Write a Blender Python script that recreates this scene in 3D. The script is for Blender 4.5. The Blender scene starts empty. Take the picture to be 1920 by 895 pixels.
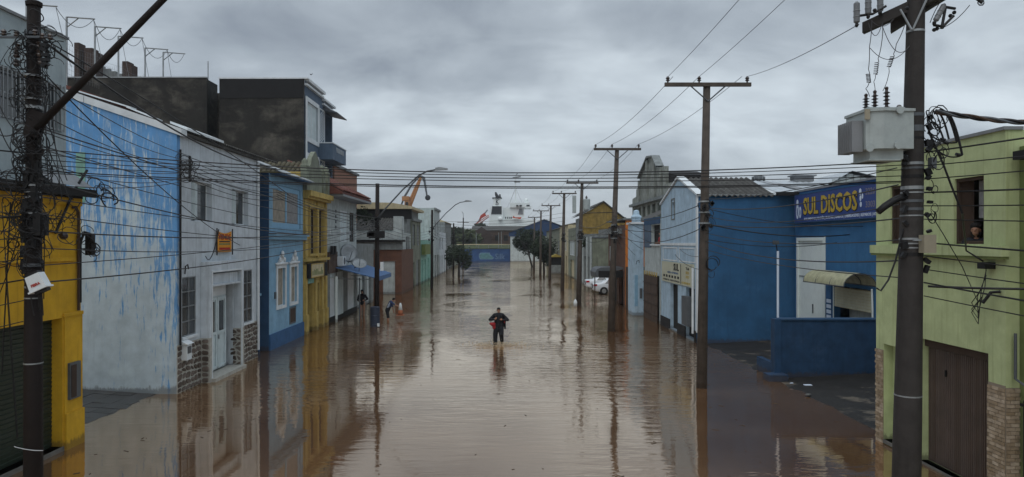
import bpy, math, random
import numpy as np
from mathutils import Vector, noise as mnoise
random.seed(7)
S = bpy.context.scene
COL = S.collection
R = math.radians
# ------------------------------------------------------------------ camera
F, H, CX, CY = 1300.0, 4.7, 945.0, 455.0       # focal length in photo pixels, eye height, vanishing point of the street
cam = bpy.data.objects.new('camera', bpy.data.cameras.new('camera'))
COL.objects.link(cam)
cam.location = (0, 0, H)
cam.rotation_euler = (R(90), 0, 0)
cam.data.sensor_width = 36
cam.data.lens = 36 * F / 1920
cam.data.shift_x = 15 / 1920
cam.data.shift_y = 7.5 / 1920
cam.data.clip_end = 6000
S.camera = cam
S.view_settings.view_transform = 'Standard'
S.view_settings.look = 'None'
S.view_settings.exposure = 0.22
S.view_settings.gamma = 1
S.cycles.max_bounces = 8
# ------------------------------------------------------------------ world
W = bpy.data.worlds.new('World'); S.world = W; W.use_nodes = True
SUN_EL, SUN_AZ = R(58), R(200)                  # azimuth clockwise from +Y
def build_world():
    nt = W.node_tree; N = nt.nodes; L = nt.links; N.clear()
    out = N.new('ShaderNodeOutputWorld'); bg = N.new('ShaderNodeBackground'); bg.inputs[1].default_value = 0.1
    sky = N.new('ShaderNodeTexSky'); sky.sky_type = 'NISHITA'; sky.sun_disc = False
    sky.sun_elevation = SUN_EL; sky.sun_rotation = SUN_AZ
    tc = N.new('ShaderNodeTexCoord'); sp = N.new('ShaderNodeSeparateXYZ'); L.new(tc.outputs['Generated'], sp.inputs[0])
    az = N.new('ShaderNodeMath'); az.operation = 'ABSOLUTE'; L.new(sp.outputs[2], az.inputs[0])
    ad = N.new('ShaderNodeMath'); ad.operation = 'ADD'; L.new(az.outputs[0], ad.inputs[0]); ad.inputs[1].default_value = 0.42
    dx = N.new('ShaderNodeMath'); dx.operation = 'DIVIDE'; L.new(sp.outputs[0], dx.inputs[0]); L.new(ad.outputs[0], dx.inputs[1])
    dy = N.new('ShaderNodeMath'); dy.operation = 'DIVIDE'; L.new(sp.outputs[1], dy.inputs[0]); L.new(ad.outputs[0], dy.inputs[1])
    cb = N.new('ShaderNodeCombineXYZ'); L.new(dx.outputs[0], cb.inputs[0]); L.new(dy.outputs[0], cb.inputs[1])
    def noi(scale, det, off, dist=0.0):
        mp = N.new('ShaderNodeMapping'); L.new(cb.outputs[0], mp.inputs[0]); mp.inputs['Location'].default_value = off
        mp.inputs['Scale'].default_value = (0.8, 1.25, 1)
        n = N.new('ShaderNodeTexNoise'); n.inputs['Scale'].default_value = scale; n.inputs['Detail'].default_value = det
        n.inputs['Roughness'].default_value = 0.52; n.inputs['Distortion'].default_value = dist
        L.new(mp.outputs[0], n.inputs['Vector']); return n.outputs[0]
    a = noi(1.5, 8, (3.1, 1.7, 0), 0.3); b = noi(4.6, 9, (7.7, 2.9, 0), 0.5)
    m = N.new('ShaderNodeMath'); m.operation = 'MULTIPLY_ADD'; L.new(b, m.inputs[0]); m.inputs[1].default_value = 0.42; L.new(a, m.inputs[2])
    cr = N.new('ShaderNodeValToRGB'); L.new(m.outputs[0], cr.inputs[0])
    e = cr.color_ramp.elements
    e[0].position = 0.54; e[0].color = (0.225, 0.260, 0.305, 1)
    e[1].position = 0.92; e[1].color = (0.620, 0.690, 0.740, 1)
    k = e.new(0.71); k.color = (0.365, 0.412, 0.460, 1)
    # towards the horizon the deck thins out and evens
    hz = N.new('ShaderNodeMapRange'); L.new(az.outputs[0], hz.inputs[0]); hz.inputs[1].default_value = 0.0; hz.inputs[2].default_value = 0.13
    hz.inputs[3].default_value = 0.7; hz.inputs[4].default_value = 0.0
    mx = N.new('ShaderNodeMix'); mx.data_type = 'RGBA'; L.new(hz.outputs[0], mx.inputs[0]); L.new(cr.outputs[0], mx.inputs[6])
    mx.inputs[7].default_value = (0.450, 0.500, 0.545, 1)
    # overcast deck brightens smoothly towards the zenith
    zr = N.new('ShaderNodeMapRange'); L.new(az.outputs[0], zr.inputs[0]); zr.inputs[1].default_value = 0.30; zr.inputs[2].default_value = 1.0
    zr.inputs[3].default_value = 10.0; zr.inputs[4].default_value = 21.0
    sc = N.new('ShaderNodeVectorMath'); sc.operation = 'SCALE'; L.new(mx.outputs[2], sc.inputs[0]); L.new(zr.outputs[0], sc.inputs['Scale'])
    fin = N.new('ShaderNodeMix'); fin.data_type = 'RGBA'; fin.inputs[0].default_value = 0.93
    L.new(sky.outputs[0], fin.inputs[6]); L.new(sc.outputs[0], fin.inputs[7])
    L.new(fin.outputs[2], bg.inputs[0]); L.new(bg.outputs[0], out.inputs[0])
build_world()
sun = bpy.data.objects.new('sun', bpy.data.lights.new('sun', 'SUN')); COL.objects.link(sun)
sun.data.energy = 1.0; sun.data.angle = R(50); sun.data.color = (1, 0.97, 0.93)
sd = Vector((math.sin(SUN_AZ) * math.cos(SUN_EL), math.cos(SUN_AZ) * math.cos(SUN_EL), math.sin(SUN_EL)))
sun.rotation_euler = sd.to_track_quat('Z', 'Y').to_euler()

# ------------------------------------------------------------------ materials
MATS = {}
def mat(name, col, rough=0.85, var=0.18, scale=2.5, streak=0.0, streak_col=(0.03, 0.03, 0.028), col2=None, thr=0.55, soft=0.05,
        s2=(1, 1, 1), sc2=1.5, bump=0.15, bscale=30, metal=0.0, rnd=0.0, spec=0.3, zmix=None, xmix=None, sthr=(0.5, 0.75), emit=None, sscale=1.0):
    if name in MATS: return MATS[name]
    m = bpy.data.materials.new(name); m.use_nodes = True; nt = m.node_tree; N = nt.nodes; L = nt.links
    p = N['Principled BSDF']
    p.inputs['Roughness'].default_value = rough; p.inputs['Metallic'].default_value = metal
    p.inputs['Specular IOR Level'].default_value = spec
    g = N.new('ShaderNodeNewGeometry'); pos = g.outputs['Position']
    def nz(scale, vec_scale=(1, 1, 1), det=6, rg=0.6, off=(0, 0, 0), dist=0.0):
        mp = N.new('ShaderNodeMapping'); mp.inputs['Scale'].default_value = vec_scale; mp.inputs['Location'].default_value = off
        L.new(pos, mp.inputs[0]); n = N.new('ShaderNodeTexNoise'); n.inputs['Scale'].default_value = scale
        n.inputs['Detail'].default_value = det; n.inputs['Roughness'].default_value = rg; n.inputs['Distortion'].default_value = dist
        L.new(mp.outputs[0], n.inputs['Vector']); return n.outputs[0]
    def rng(src, a, b, c=0.0, d=1.0):
        r = N.new('ShaderNodeMapRange'); L.new(src, r.inputs[0]); r.inputs[1].default_value = a; r.inputs[2].default_value = b
        r.inputs[3].default_value = c; r.inputs[4].default_value = d; return r.outputs[0]
    def mix(f, a, b):
        x = N.new('ShaderNodeMix'); x.data_type = 'RGBA'
        if isinstance(f, float): x.inputs[0].default_value = f
        else: L.new(f, x.inputs[0])
        for i, v in ((6, a), (7, b)):
            if isinstance(v, tuple): x.inputs[i].default_value = (*v[:3], 1)
            else: L.new(v, x.inputs[i])
        return x.outputs[2]
    cc = tuple(col)
    if col2:
        msk = nz(sc2, s2, 9, 0.68, (5.3, 1.1, 2.2), 0.3)
        if zmix:                                 # (z0, z1, weight): the second paint survives more at one height
            sep = N.new('ShaderNodeSeparateXYZ'); L.new(pos, sep.inputs[0])
            zz = rng(sep.outputs[2], zmix[0], zmix[1], -zmix[2], zmix[2])
            ad = N.new('ShaderNodeMath'); ad.operation = 'ADD'; L.new(msk, ad.inputs[0]); L.new(zz, ad.inputs[1]); msk = ad.outputs[0]
        if xmix:
            sx_ = N.new('ShaderNodeSeparateXYZ'); L.new(pos, sx_.inputs[0]); ax_ = N.new('ShaderNodeMath'); ax_.operation = 'ADD'; L.new(msk, ax_.inputs[0])
            L.new(rng(sx_.outputs[0], xmix[0], xmix[1], 0, xmix[2]), ax_.inputs[1]); msk = ax_.outputs[0]
        cc = mix(rng(msk, thr - soft, thr + soft), cc, tuple(col2))
    f = rng(nz(scale), 0.3, 0.7)
    lo = mix(1.0, cc, cc); 
    mul = N.new('ShaderNodeMix'); mul.data_type = 'RGBA'; mul.blend_type = 'MULTIPLY'; mul.inputs[0].default_value = 1.0
    L.new(lo, mul.inputs[6])
    v = mix(f, (1 - var,) * 3, (1 + var * 0.5,) * 3); L.new(v, mul.inputs[7]); cc = mul.outputs[2]
    if streak:
        s = rng(nz(1.6 * sscale, (2.2, 2.2, 0.22), 7, 0.7, (1.3, 4, 0)), sthr[0], sthr[1], 0, streak)
        cc = mix(s, cc, tuple(streak_col))
        s3 = rng(nz(1.0, (9, 9, 0.55), 5, 0.6, (7, 2, 1)), 0.56, 0.72, 0, min(.75, streak * 1.3))      # narrow rain drips
        cc = mix(s3, cc, tuple(0.45 * c + 0.35 * k for c, k in zip(streak_col, col)))
        s4 = rng(nz(0.8, (1, 1, 1), 9, 0.75, (2, 9, 4)), 0.56, 0.66, 0, 0.30)                            # faded, patched areas
        cc = mix(s4, cc, tuple(min(0.75, c * 1.25 + 0.03) for c in col))
        sq = N.new('ShaderNodeSeparateXYZ'); L.new(pos, sq.inputs[0])                                    # mud line left by the flood
        ml = N.new('ShaderNodeMath'); ml.operation = 'MULTIPLY_ADD'; L.new(nz(7, (1, 1, 0.4), 8, 0.8), ml.inputs[0]); ml.inputs[1].default_value = -0.62; L.new(sq.outputs[2], ml.inputs[2])
        cc = mix(rng(ml.outputs[0], -0.16, -0.08, 0.72, 0.0), cc, tuple(0.22 * c + k for c, k in zip(col, (0.035, 0.024, 0.016))))
    if rnd:
        oi = N.new('ShaderNodeObjectInfo'); h = N.new('ShaderNodeHueSaturation'); L.new(cc, h.inputs['Color'])
        L.new(rng(oi.outputs['Random'], 0, 1, 1 - rnd, 1 + rnd), h.inputs['Value'])
        L.new(rng(oi.outputs['Random'], 0, 1, 1.1, 0.8), h.inputs['Saturation']); cc = h.outputs[0]
    L.new(cc, p.inputs['Base Color'])
    if bump:
        b = N.new('ShaderNodeBump'); b.inputs['Strength'].default_value = bump; b.inputs['Distance'].default_value = 0.02
        L.new(nz(bscale, det=4), b.inputs['Height']); L.new(b.outputs[0], p.inputs['Normal'])
    if emit: p.inputs['Emission Color'].default_value = (*emit, 1); p.inputs['Emission Strength'].default_value = 1
    MATS[name] = m; return m

M = dict(
    white=mat('old white plaster', (0.52, 0.57, 0.61), streak=0.5, sthr=(0.5, 0.85), streak_col=(0.2, 0.22, 0.22)),
    gable=mat('peeling blue paint over pale plaster', (0.47, 0.56, 0.62), streak=0.25, col2=(0.12, 0.30, 0.57), thr=0.525, soft=0.045,
              s2=(3.4, 1, 0.40), sc2=3.2, zmix=(1.6, 8.2, 0.13), xmix=(-11.0, -10.45, 0.09), sthr=(0.5, 0.7), streak_col=(0.36, 0.44, 0.50), bump=0.3),
    upper=mat('pale blue grey plaster', (0.34, 0.40, 0.42), streak=0.3, streak_col=(0.12, 0.14, 0.14)),
    yellow=mat('chrome yellow paint', (0.57, 0.33, 0.018), streak=0.4, sthr=(0.5, 0.9), streak_col=(0.16, 0.09, 0.01), bump=0.2),
    ochre=mat('weathered ochre paint', (0.45, 0.33, 0.10), streak=0.5, streak_col=(0.10, 0.075, 0.035), var=0.25),
    ltblue=mat('light blue paint', (0.20, 0.36, 0.50), streak=0.25, streak_col=(0.10, 0.18, 0.25), sthr=(0.5, 0.85)),
    trimblue=mat('bright light blue trim', (0.22, 0.40, 0.56), var=0.1),
    dkblue=mat('dark blue paint', (0.03, 0.075, 0.15), streak=0.2),
    plinth=mat('blue plinth paint', (0.035, 0.10, 0.22), var=0.25),
    blue=mat('deep blue paint', (0.024, 0.092, 0.195), var=0.25, scale=1.0, streak=0.5, sthr=(0.5, 0.95), streak_col=(0.02, 0.07, 0.16)),
    blue2=mat('shop blue paint', (0.032, 0.125, 0.27), var=0.2, scale=1.2, streak=0.45, sthr=(0.5, 0.95), streak_col=(0.02, 0.08, 0.2)),
    lowblue=mat('low wall blue paint', (0.014, 0.045, 0.10), var=0.3, streak=0.4, streak_col=(0.008, 0.02, 0.045)),
    green=mat('pale lime green paint', (0.43, 0.49, 0.26), streak=0.6, sthr=(0.5, 0.85), streak_col=(0.27, 0.29, 0.13), var=0.18),
    dgreen=mat('mossy green plaster', (0.16, 0.20, 0.07), streak=0.4),
    concrete=mat('black mouldy render', (0.018, 0.017, 0.015), var=0.6, scale=0.5, col2=(0.13, 0.12, 0.10), thr=0.62, soft=0.16, sc2=0.5, s2=(0.8, 1, 1.3), bump=0.3, streak=0.5, sscale=.35),
    greyblue=mat('slate blue render', (0.085, 0.125, 0.18), streak=0.2),
    terracotta=mat('terracotta render', (0.28, 0.14, 0.095), var=0.15),
    trimwhite=mat('white painted trim', (0.62, 0.66, 0.68), var=0.15, bump=0.05),
    woodwhite=mat('white painted door', (0.52, 0.60, 0.62), var=0.15, streak=0.3, streak_col=(0.25, 0.28, 0.28)),
    cleanwhite=mat('clean white door paint', (0.66, 0.72, 0.70), var=0.08, streak=0.1, streak_col=(0.4, 0.42, 0.4)),  # cleaner, paler white for doors, posts and pipes
    glass=mat('window glass', (0.035, 0.042, 0.048), rough=0.08, spec=0.6, var=0.3, bump=0),
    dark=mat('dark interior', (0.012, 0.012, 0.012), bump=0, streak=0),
    curtain=mat('tan curtain', (0.30, 0.27, 0.22), var=0.3, scale=4, bump=0),
    curtainw=mat('grey curtain', (0.24, 0.24, 0.24), var=0.3, scale=6, bump=0),
    brown=mat('brown wooden door', (0.055, 0.035, 0.025), streak=0.2),
    bronze=mat('brown metal door', (0.075, 0.05, 0.038), rough=0.6, var=0.2, spec=0.4, rnd=0.12),
    shutter=mat('dark green roller shutter', (0.018, 0.030, 0.018), rough=0.5, var=0.25, spec=0.4, rnd=0.18),
    stone=mat('brown fieldstone', (0.125, 0.098, 0.08), var=0.4, scale=7, rnd=0.45, bump=0.5),
    mortar=mat('pale mortar', (0.40, 0.39, 0.35), var=0.3, scale=8),
    brick=mat('tan cladding brick', (0.34, 0.26, 0.175), var=0.3, scale=9, rnd=0.3, bump=0.4),
    brickm=mat('cladding joint', (0.24, 0.20, 0.15)),
    corr=mat('old fibre cement roofing', (0.06, 0.058, 0.054), var=0.4, col2=(0.11, 0.11, 0.10), sc2=3, thr=0.6),
    corrl=mat('light fibre cement roofing', (0.34, 0.37, 0.39), var=0.3, streak=0.3),
    metalroof=mat('galvanised roof sheet', (0.42, 0.46, 0.49), rough=0.5, var=0.15, metal=0.2, bump=0.05),
    tile=mat('red clay tile', (0.12, 0.042, 0.030), var=0.3, rnd=0.35, scale=6),
    tileold=mat('mossy clay tile', (0.085, 0.075, 0.045), var=0.35, rnd=0.35, scale=6),
    pole=mat('weathered pole wood', (0.080, 0.066, 0.055), var=0.35, scale=3, streak=0.5, streak_col=(0.015, 0.012, 0.01), bump=0.4, bscale=18),
    poleblack=mat('tarred pole wood', (0.013, 0.009, 0.008), var=0.3, scale=5, bump=0.4, rough=0.8),
    concpole=mat('grey concrete pole', (0.036, 0.032, 0.030), var=0.3, scale=4, streak=0.6, streak_col=(0.02, 0.018, 0.017), bump=0.4, rough=0.75),
    steel=mat('galvanised steel', (0.30, 0.32, 0.33), rough=0.5, metal=0.5, var=0.25, bump=0),
    dsteel=mat('dull dark steel', (0.10, 0.11, 0.12), rough=0.55, metal=0.3, var=0.2, bump=0),
    black=mat('black cable', (0.008, 0.008, 0.009), rough=0.5, bump=0, var=0.1),
    wire=mat('bare wire', (0.06, 0.06, 0.065), rough=0.5, metal=0.3, bump=0, var=0.1),
    porcelain=mat('brown porcelain', (0.03, 0.018, 0.014), rough=0.3, bump=0, spec=0.6),
    gporc=mat('grey porcelain', (0.16, 0.17, 0.18), rough=0.4, bump=0),
    trafo=mat('pale grey green enamel', (0.34, 0.38, 0.375), rough=0.5, var=0.15, scale=6, streak=0.3, streak_col=(0.15, 0.15, 0.13), bump=0.05),
    beige=mat('beige plastic', (0.30, 0.27, 0.2), rough=0.5, bump=0),
    awning=mat('blue awning canvas', (0.07, 0.14, 0.28), var=0.15),
    poly=mat('yellowed polycarbonate', (0.36, 0.35, 0.22), rough=0.4, var=0.3, scale=5, bump=0),
    kraft=mat('red brown render', (0.13, 0.062, 0.040), var=0.3, streak=0.3),
    grey=mat('stained grey render', (0.20, 0.22, 0.22), var=0.3, streak=0.6, streak_col=(0.05, 0.055, 0.05)),
    pale=mat('pale render', (0.42, 0.47, 0.47), var=0.25, streak=0.5, streak_col=(0.12, 0.13, 0.12)),
    cream=mat('cream render', (0.48, 0.42, 0.27), var=0.25, streak=0.4, streak_col=(0.14, 0.12, 0.08)),
    mint=mat('mint green render', (0.22, 0.42, 0.36), var=0.25, streak=0.4),
    moss=mat('mossy grey render', (0.19, 0.21, 0.16), var=0.4, streak=0.6, scale=1.2),
    deco=mat('mouldy white render', (0.30, 0.32, 0.29), var=0.4, scale=1.5, streak=0.8, streak_col=(0.05, 0.055, 0.045), sthr=(0.42, 0.7)),
    orange=mat('orange paint', (0.50, 0.16, 0.025), var=0.15, streak=0.2),
    whiteb=mat('white painted blockwork', (0.38, 0.51, 0.62), var=0.2, streak=0.5, streak_col=(0.16, 0.20, 0.24)),
    lead=mat('roof flashing', (0.20, 0.21, 0.22), rough=0.6, var=0.2),
    banner=mat('orange banner cloth', (0.62, 0.26, 0.02), var=0.15, bump=0),
    red=mat('red paint', (0.36, 0.025, 0.015), var=0.1, bump=0),
    signblue=mat('sign blue vinyl', (0.028, 0.055, 0.20), var=0.12, bump=0, rough=0.6),
    signyel=mat('sign letter gold', (0.45, 0.32, 0.04), var=0.3, scale=3, bump=0, rough=0.6),
    signblk=mat('sign black', (0.01, 0.01, 0.012), bump=0, var=0),
    signwht=mat('sign white', (0.55, 0.62, 0.72), bump=0, var=0.05),
    signcrm=mat('cream signboard', (0.47, 0.47, 0.36), bump=0, var=0.12, streak=0.2, streak_col=(0.25, 0.25, 0.2)),
    signdim=mat('faded sign print', (0.17, 0.16, 0.20), bump=0, var=0.05),
    shipw=mat('ship white paint', (0.72, 0.77, 0.76), bump=0, var=0.06), shipk=mat('ship black paint', (0.02, 0.022, 0.026), bump=0),
    craneo=mat('haze muted crane orange', (0.38, 0.17, 0.055), bump=0, var=0.15), boatr=mat('lifeboat orange', (0.55, 0.10, 0.05), bump=0),  # distance haze is mixed into the muted crane orange
    grass=mat('bank grass', (0.05, 0.065, 0.022), var=0.5, scale=1.0, bump=0.4, bscale=6),
    leaf=mat('dark tree leaves', (0.018, 0.030, 0.012), var=0.5, scale=1.2, bump=0, rnd=0.2), bark=mat('tree bark', (0.03, 0.025, 0.02)),
    leaf2=mat('olive leaves', (0.055, 0.07, 0.03), var=0.5, scale=0.5, bump=0), 
    mural=mat('blue mural paint', (0.025, 0.065, 0.17), var=0.3, scale=0.8, bump=0), murals=mat('faded teal mural paint', (0.08, 0.18, 0.20), var=0.3, bump=0),
    skin=mat('skin', (0.32, 0.17, 0.11), var=0.05, bump=0, rough=0.6), hair=mat('black hair', (0.01, 0.008, 0.007), bump=0),
    cblack=mat('black clothing', (0.011, 0.012, 0.016), var=0.25, scale=9, bump=0.3), cred=mat('red cloth', (0.30, 0.02, 0.025), bump=0.1, var=0.25),
    cnavy=mat('navy cloth', (0.03, 0.05, 0.13), bump=0.1), shoe=mat('black rubber', (0.015, 0.014, 0.013), bump=0),
    carw=mat('white car paint', (0.62, 0.66, 0.70), rough=0.2, spec=0.6, var=0.04, bump=0), tyre=mat('tyre rubber', (0.012, 0.012, 0.012), bump=0),
    taill=mat('red tail lamp lens', (0.40, 0.01, 0.02), rough=0.2, bump=0, var=0.05),
    bin=mat('dark blue plastic', (0.025, 0.035, 0.06), rough=0.5, bump=0), coneo=mat('cone orange', (0.32, 0.11, 0.05), bump=0),
    wet=mat('wet asphalt', (0.022, 0.020, 0.018), rough=0.6, var=0.35, scale=1.5, col2=(0.13, 0.11, 0.085), thr=0.585, soft=0.03, sc2=0.55, bump=0.5, bscale=14, spec=0.25),
    slab=mat('wet paving slab', (0.050, 0.046, 0.044), rough=0.35, var=0.3, rnd=0.3, scale=4, spec=0.5, bump=0.3),
    kerb=mat('concrete kerb', (0.13, 0.125, 0.115), var=0.35, scale=5), earth=mat('river bed mud', (0.08, 0.055, 0.04)),
    splash=mat('muddy splash', (0.48, 0.38, 0.25), rough=0.2, bump=0, spec=0.6),
    ochre2=mat('dirty ochre gable paint', (0.25, 0.17, 0.045), streak=0.6, streak_col=(0.07, 0.055, 0.03), var=0.35),
    mud=mat('wet mud', (0.06,0.045,0.035), rough=.4), scum=mat('floating scum', (0.05,0.036,0.024), bump=0),
    rust=mat('rusty brown sheet', (0.075, 0.048, 0.034), var=0.4, scale=2, streak=0.4), brickred=mat('old red brick', (0.055, 0.038, 0.032), var=0.35, scale=5),
    net=mat('grey net cord', (0.16, 0.17, 0.18), bump=0), blackroof=mat('tar black', (0.012, 0.012, 0.013)),
    bluegable=mat('blue roof sheet', (0.018, 0.045, 0.11), var=0.15), yelo=mat('yellow box plastic', (0.28, 0.22, 0.05), bump=0),
    red2=mat('crane red paint', (0.42, 0.07, 0.05), bump=0), mural2=mat('mural outline paint', (0.12, 0.19, 0.28), bump=0),
    shirt=mat('washed blue stripe', (0.16, 0.24, 0.34), bump=0), )

# ------------------------------------------------------------------ mesh builder
class MB:
    def __init__(s): s.v = []; s.f = []
    def add(s, vs, fs):
        o = len(s.v); s.v += [tuple(p) for p in vs]; s.f += [tuple(i + o for i in f) for f in fs]; return s
    def quad(s, a, b, c, d): return s.add([a, b, c, d], [(0, 1, 2, 3)])
    def box(s, x0, x1, y0, y1, z0, z1):
        v = [(x, y, z) for z in (z0, z1) for y in (y0, y1) for x in (x0, x1)]
        return s.add(v, [(0, 2, 3, 1), (4, 5, 7, 6), (0, 1, 5, 4), (2, 6, 7, 3), (0, 4, 6, 2), (1, 3, 7, 5)])
    def prism(s, poly, axis, a, b):
        n = len(poly)
        def P(t, q): return {'x': (t, q[0], q[1]), 'y': (q[0], t, q[1]), 'z': (q[0], q[1], t)}[axis]
        return s.add([P(a, q) for q in poly] + [P(b, q) for q in poly],
                     [tuple(range(n)), tuple(range(2 * n - 1, n - 1, -1))] + [(i, (i + 1) % n, n + (i + 1) % n, n + i) for i in range(n)])
    def tube(s, pts, r, n=6, cap=True):
        pts = [Vector(p) for p in pts]; m = len(pts)
        rr = r if isinstance(r, (list, tuple)) else [r] * m
        vs = []; up = None
        for i, p in enumerate(pts):
            d = (pts[min(i + 1, m - 1)] - pts[max(i - 1, 0)])
            d = d.normalized() if d.length > 1e-9 else Vector((0, 0, 1))
            if up is None: up = Vector((0, 0, 1)) if abs(d.z) < 0.9 else Vector((1, 0, 0))
            a = d.cross(up); a = a.normalized() if a.length > 1e-6 else d.orthogonal().normalized()
            b = a.cross(d).normalized(); up = b
            for k in range(n):
                t = 2 * math.pi * k / n; vs.append(p + (a * math.cos(t) + b * math.sin(t)) * rr[i])
        fs = [(i * n + k, i * n + (k + 1) % n, (i + 1) * n + (k + 1) % n, (i + 1) * n + k) for i in range(m - 1) for k in range(n)]
        if cap: fs += [tuple(range(n - 1, -1, -1)), tuple(range((m - 1) * n, m * n))]
        return s.add(vs, fs)
    def lathe(s, c, prof, n=12, axis=(0, 0, 1)):
        ax = Vector(axis).normalized(); a = ax.orthogonal().normalized(); b = ax.cross(a); c = Vector(c); vs = []
        for h, r in prof:
            for k in range(n):
                t = 2 * math.pi * k / n; vs.append(c + ax * h + (a * math.cos(t) + b * math.sin(t)) * max(r, 1e-4))
        m = len(prof)
        fs = [(i * n + k, i * n + (k + 1) % n, (i + 1) * n + (k + 1) % n, (i + 1) * n + k) for i in range(m - 1) for k in range(n)]
        fs += [tuple(range(n - 1, -1, -1)), tuple(range((m - 1) * n, m * n))]
        return s.add(vs, fs)
    def ball(s, c, rx, ry=None, rz=None, n=10, m=7):
        ry = ry or rx; rz = rz or rx
        vs = []; 
        for i in range(m + 1):
            t = math.pi * i / m
            for k in range(n):
                u = 2 * math.pi * k / n
                vs.append((c[0] + rx * math.sin(t) * math.cos(u), c[1] + ry * math.sin(t) * math.sin(u), c[2] - rz * math.cos(t)))
        return s.add(vs, [(i * n + k, i * n + (k + 1) % n, (i + 1) * n + (k + 1) % n, (i + 1) * n + k) for i in range(m) for k in range(n)])
    def obox(s, c, hx, hy, hz, rz=0, ry=0, rx=0):          # box turned about its centre
        from mathutils import Euler
        e = Euler((rx, ry, rz)).to_matrix()
        v = [Vector(c) + e @ Vector((x, y, z)) for z in (-hz, hz) for y in (-hy, hy) for x in (-hx, hx)]
        return s.add(v, [(0, 2, 3, 1), (4, 5, 7, 6), (0, 1, 5, 4), (2, 6, 7, 3), (0, 4, 6, 2), (1, 3, 7, 5)])
    def mesh(s, name, base=(0, 0, 0), smooth=False):
        me = bpy.data.meshes.new(name)
        me.from_pydata([(p[0] - base[0], p[1] - base[1], p[2] - base[2]) for p in s.v], [], s.f)
        if smooth: me.polygons.foreach_set('use_smooth', [True] * len(me.polygons))
        me.update(); return me

def link(name, me, m):
    o = bpy.data.objects.new(name, me); COL.objects.link(o)
    if m is not None:
        me.materials.clear(); me.materials.append(M[m] if isinstance(m, str) else m)
    return o
class T:
    def __init__(s, name, label, cat, base, group=None):
        s.o = bpy.data.objects.new(name, None); COL.objects.link(s.o); s.o.location = base; s.base = base
        s.o.empty_display_size = 0.2
        s.o['label'] = label; s.o['category'] = cat
        if group: s.o['group'] = group
    def part(s, name, mb, m, parent=None, label=None, kind=None, smooth=False):
        o = link(name, mb.mesh(name, s.base, smooth), m); o.parent = parent or s.o
        if label: o['label'] = label
        if kind: o['kind'] = kind
        return o
    def inst(s, name, me, loc, parent=None, scale=(1, 1, 1), rot=(0, 0, 0)):
        o = bpy.data.objects.new(name, me); COL.objects.link(o); o.parent = parent or s.o
        o.location = (loc[0] - s.base[0], loc[1] - s.base[1], loc[2] - s.base[2]); o.scale = scale; o.rotation_euler = rot
        return o
def solo(name, mb, m, label, cat, base=None, group=None, smooth=False):
    base = base or mb.v[0]
    o = link(name, mb.mesh(name, base, smooth), m); o.location = base; o['label'] = label; o['category'] = cat
    if group: o['group'] = group
    return o
def struct(name, mb, m, kind='structure', smooth=False):
    o = link(name, mb.mesh(name, (0, 0, 0), smooth), m); o['kind'] = kind; return o
def copy_tree(o, parent=None):
    c = o.copy(); COL.objects.link(c); c.parent = parent
    for ch in list(o.children): copy_tree(ch, c)
    return c
# points of the place measured from the photograph
def Yx(px, X): return F * X / (px - CX)            # distance along a street-parallel plane
def Xy(px, Y): return (px - CX) * Y / F            # lateral position on a plane across the street
def Zy(py, Y): return H - (py - CY) * Y / F

def P3(ax, p, u, z): return (p, u, z) if ax == 'x' else (u, p, z)
def facade(mb, ax, p, d, u0, u1, z0, z1, holes=(), rv=0.25, sides=None, back=True, top=True):
    us = sorted({u0, u1, *[h[0] for h in holes], *[h[1] for h in holes]}); zs = sorted({z0, z1, *[h[2] for h in holes], *[h[3] for h in holes]})
    us = [u for u in us if u0 <= u <= u1]; zs = [z for z in zs if z0 <= z <= z1]
    for i in range(len(us) - 1):
        for j in range(len(zs) - 1):
            uc = (us[i] + us[i + 1]) / 2; zc = (zs[j] + zs[j + 1]) / 2
            if any(h[0] < uc < h[1] and h[2] < zc < h[3] for h in holes): continue
            mb.quad(P3(ax, p, us[i], zs[j]), P3(ax, p, us[i + 1], zs[j]), P3(ax, p, us[i + 1], zs[j + 1]), P3(ax, p, us[i], zs[j + 1]))
    q = p - d * rv
    for a, b, c, e in [h[:4] for h in holes]:
        for (s, t), (w, y) in (((a, c), (b, c)), ((b, c), (b, e)), ((b, e), (a, e)), ((a, e), (a, c))):
            mb.quad(P3(ax, p, s, t), P3(ax, p, w, y), P3(ax, q, w, y), P3(ax, q, s, t))
    if sides:                                            # depth of the body behind this face
        k = p - d * sides
        mb.quad(P3(ax, p, u0, z0), P3(ax, k, u0, z0), P3(ax, k, u0, z1), P3(ax, p, u0, z1))
        mb.quad(P3(ax, p, u1, z0), P3(ax, k, u1, z0), P3(ax, k, u1, z1), P3(ax, p, u1, z1))
        if top: mb.quad(P3(ax, p, u0, z1), P3(ax, p, u1, z1), P3(ax, k, u1, z1), P3(ax, k, u0, z1))
        if back: mb.quad(P3(ax, k, u0, z0), P3(ax, k, u1, z0), P3(ax, k, u1, z1), P3(ax, k, u0, z1))
    return mb
def slab(ax, p, d, u0, u1, z0, z1, th, back=0.002):       # a board standing proud of a wall
    a, b = p + d * th, p - d * back; lo, hi = min(a, b), max(a, b); mb = MB()
    return mb.box(lo, hi, u0, u1, z0, z1) if ax == 'x' else mb.box(u0, u1, lo, hi, z0, z1)
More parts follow.
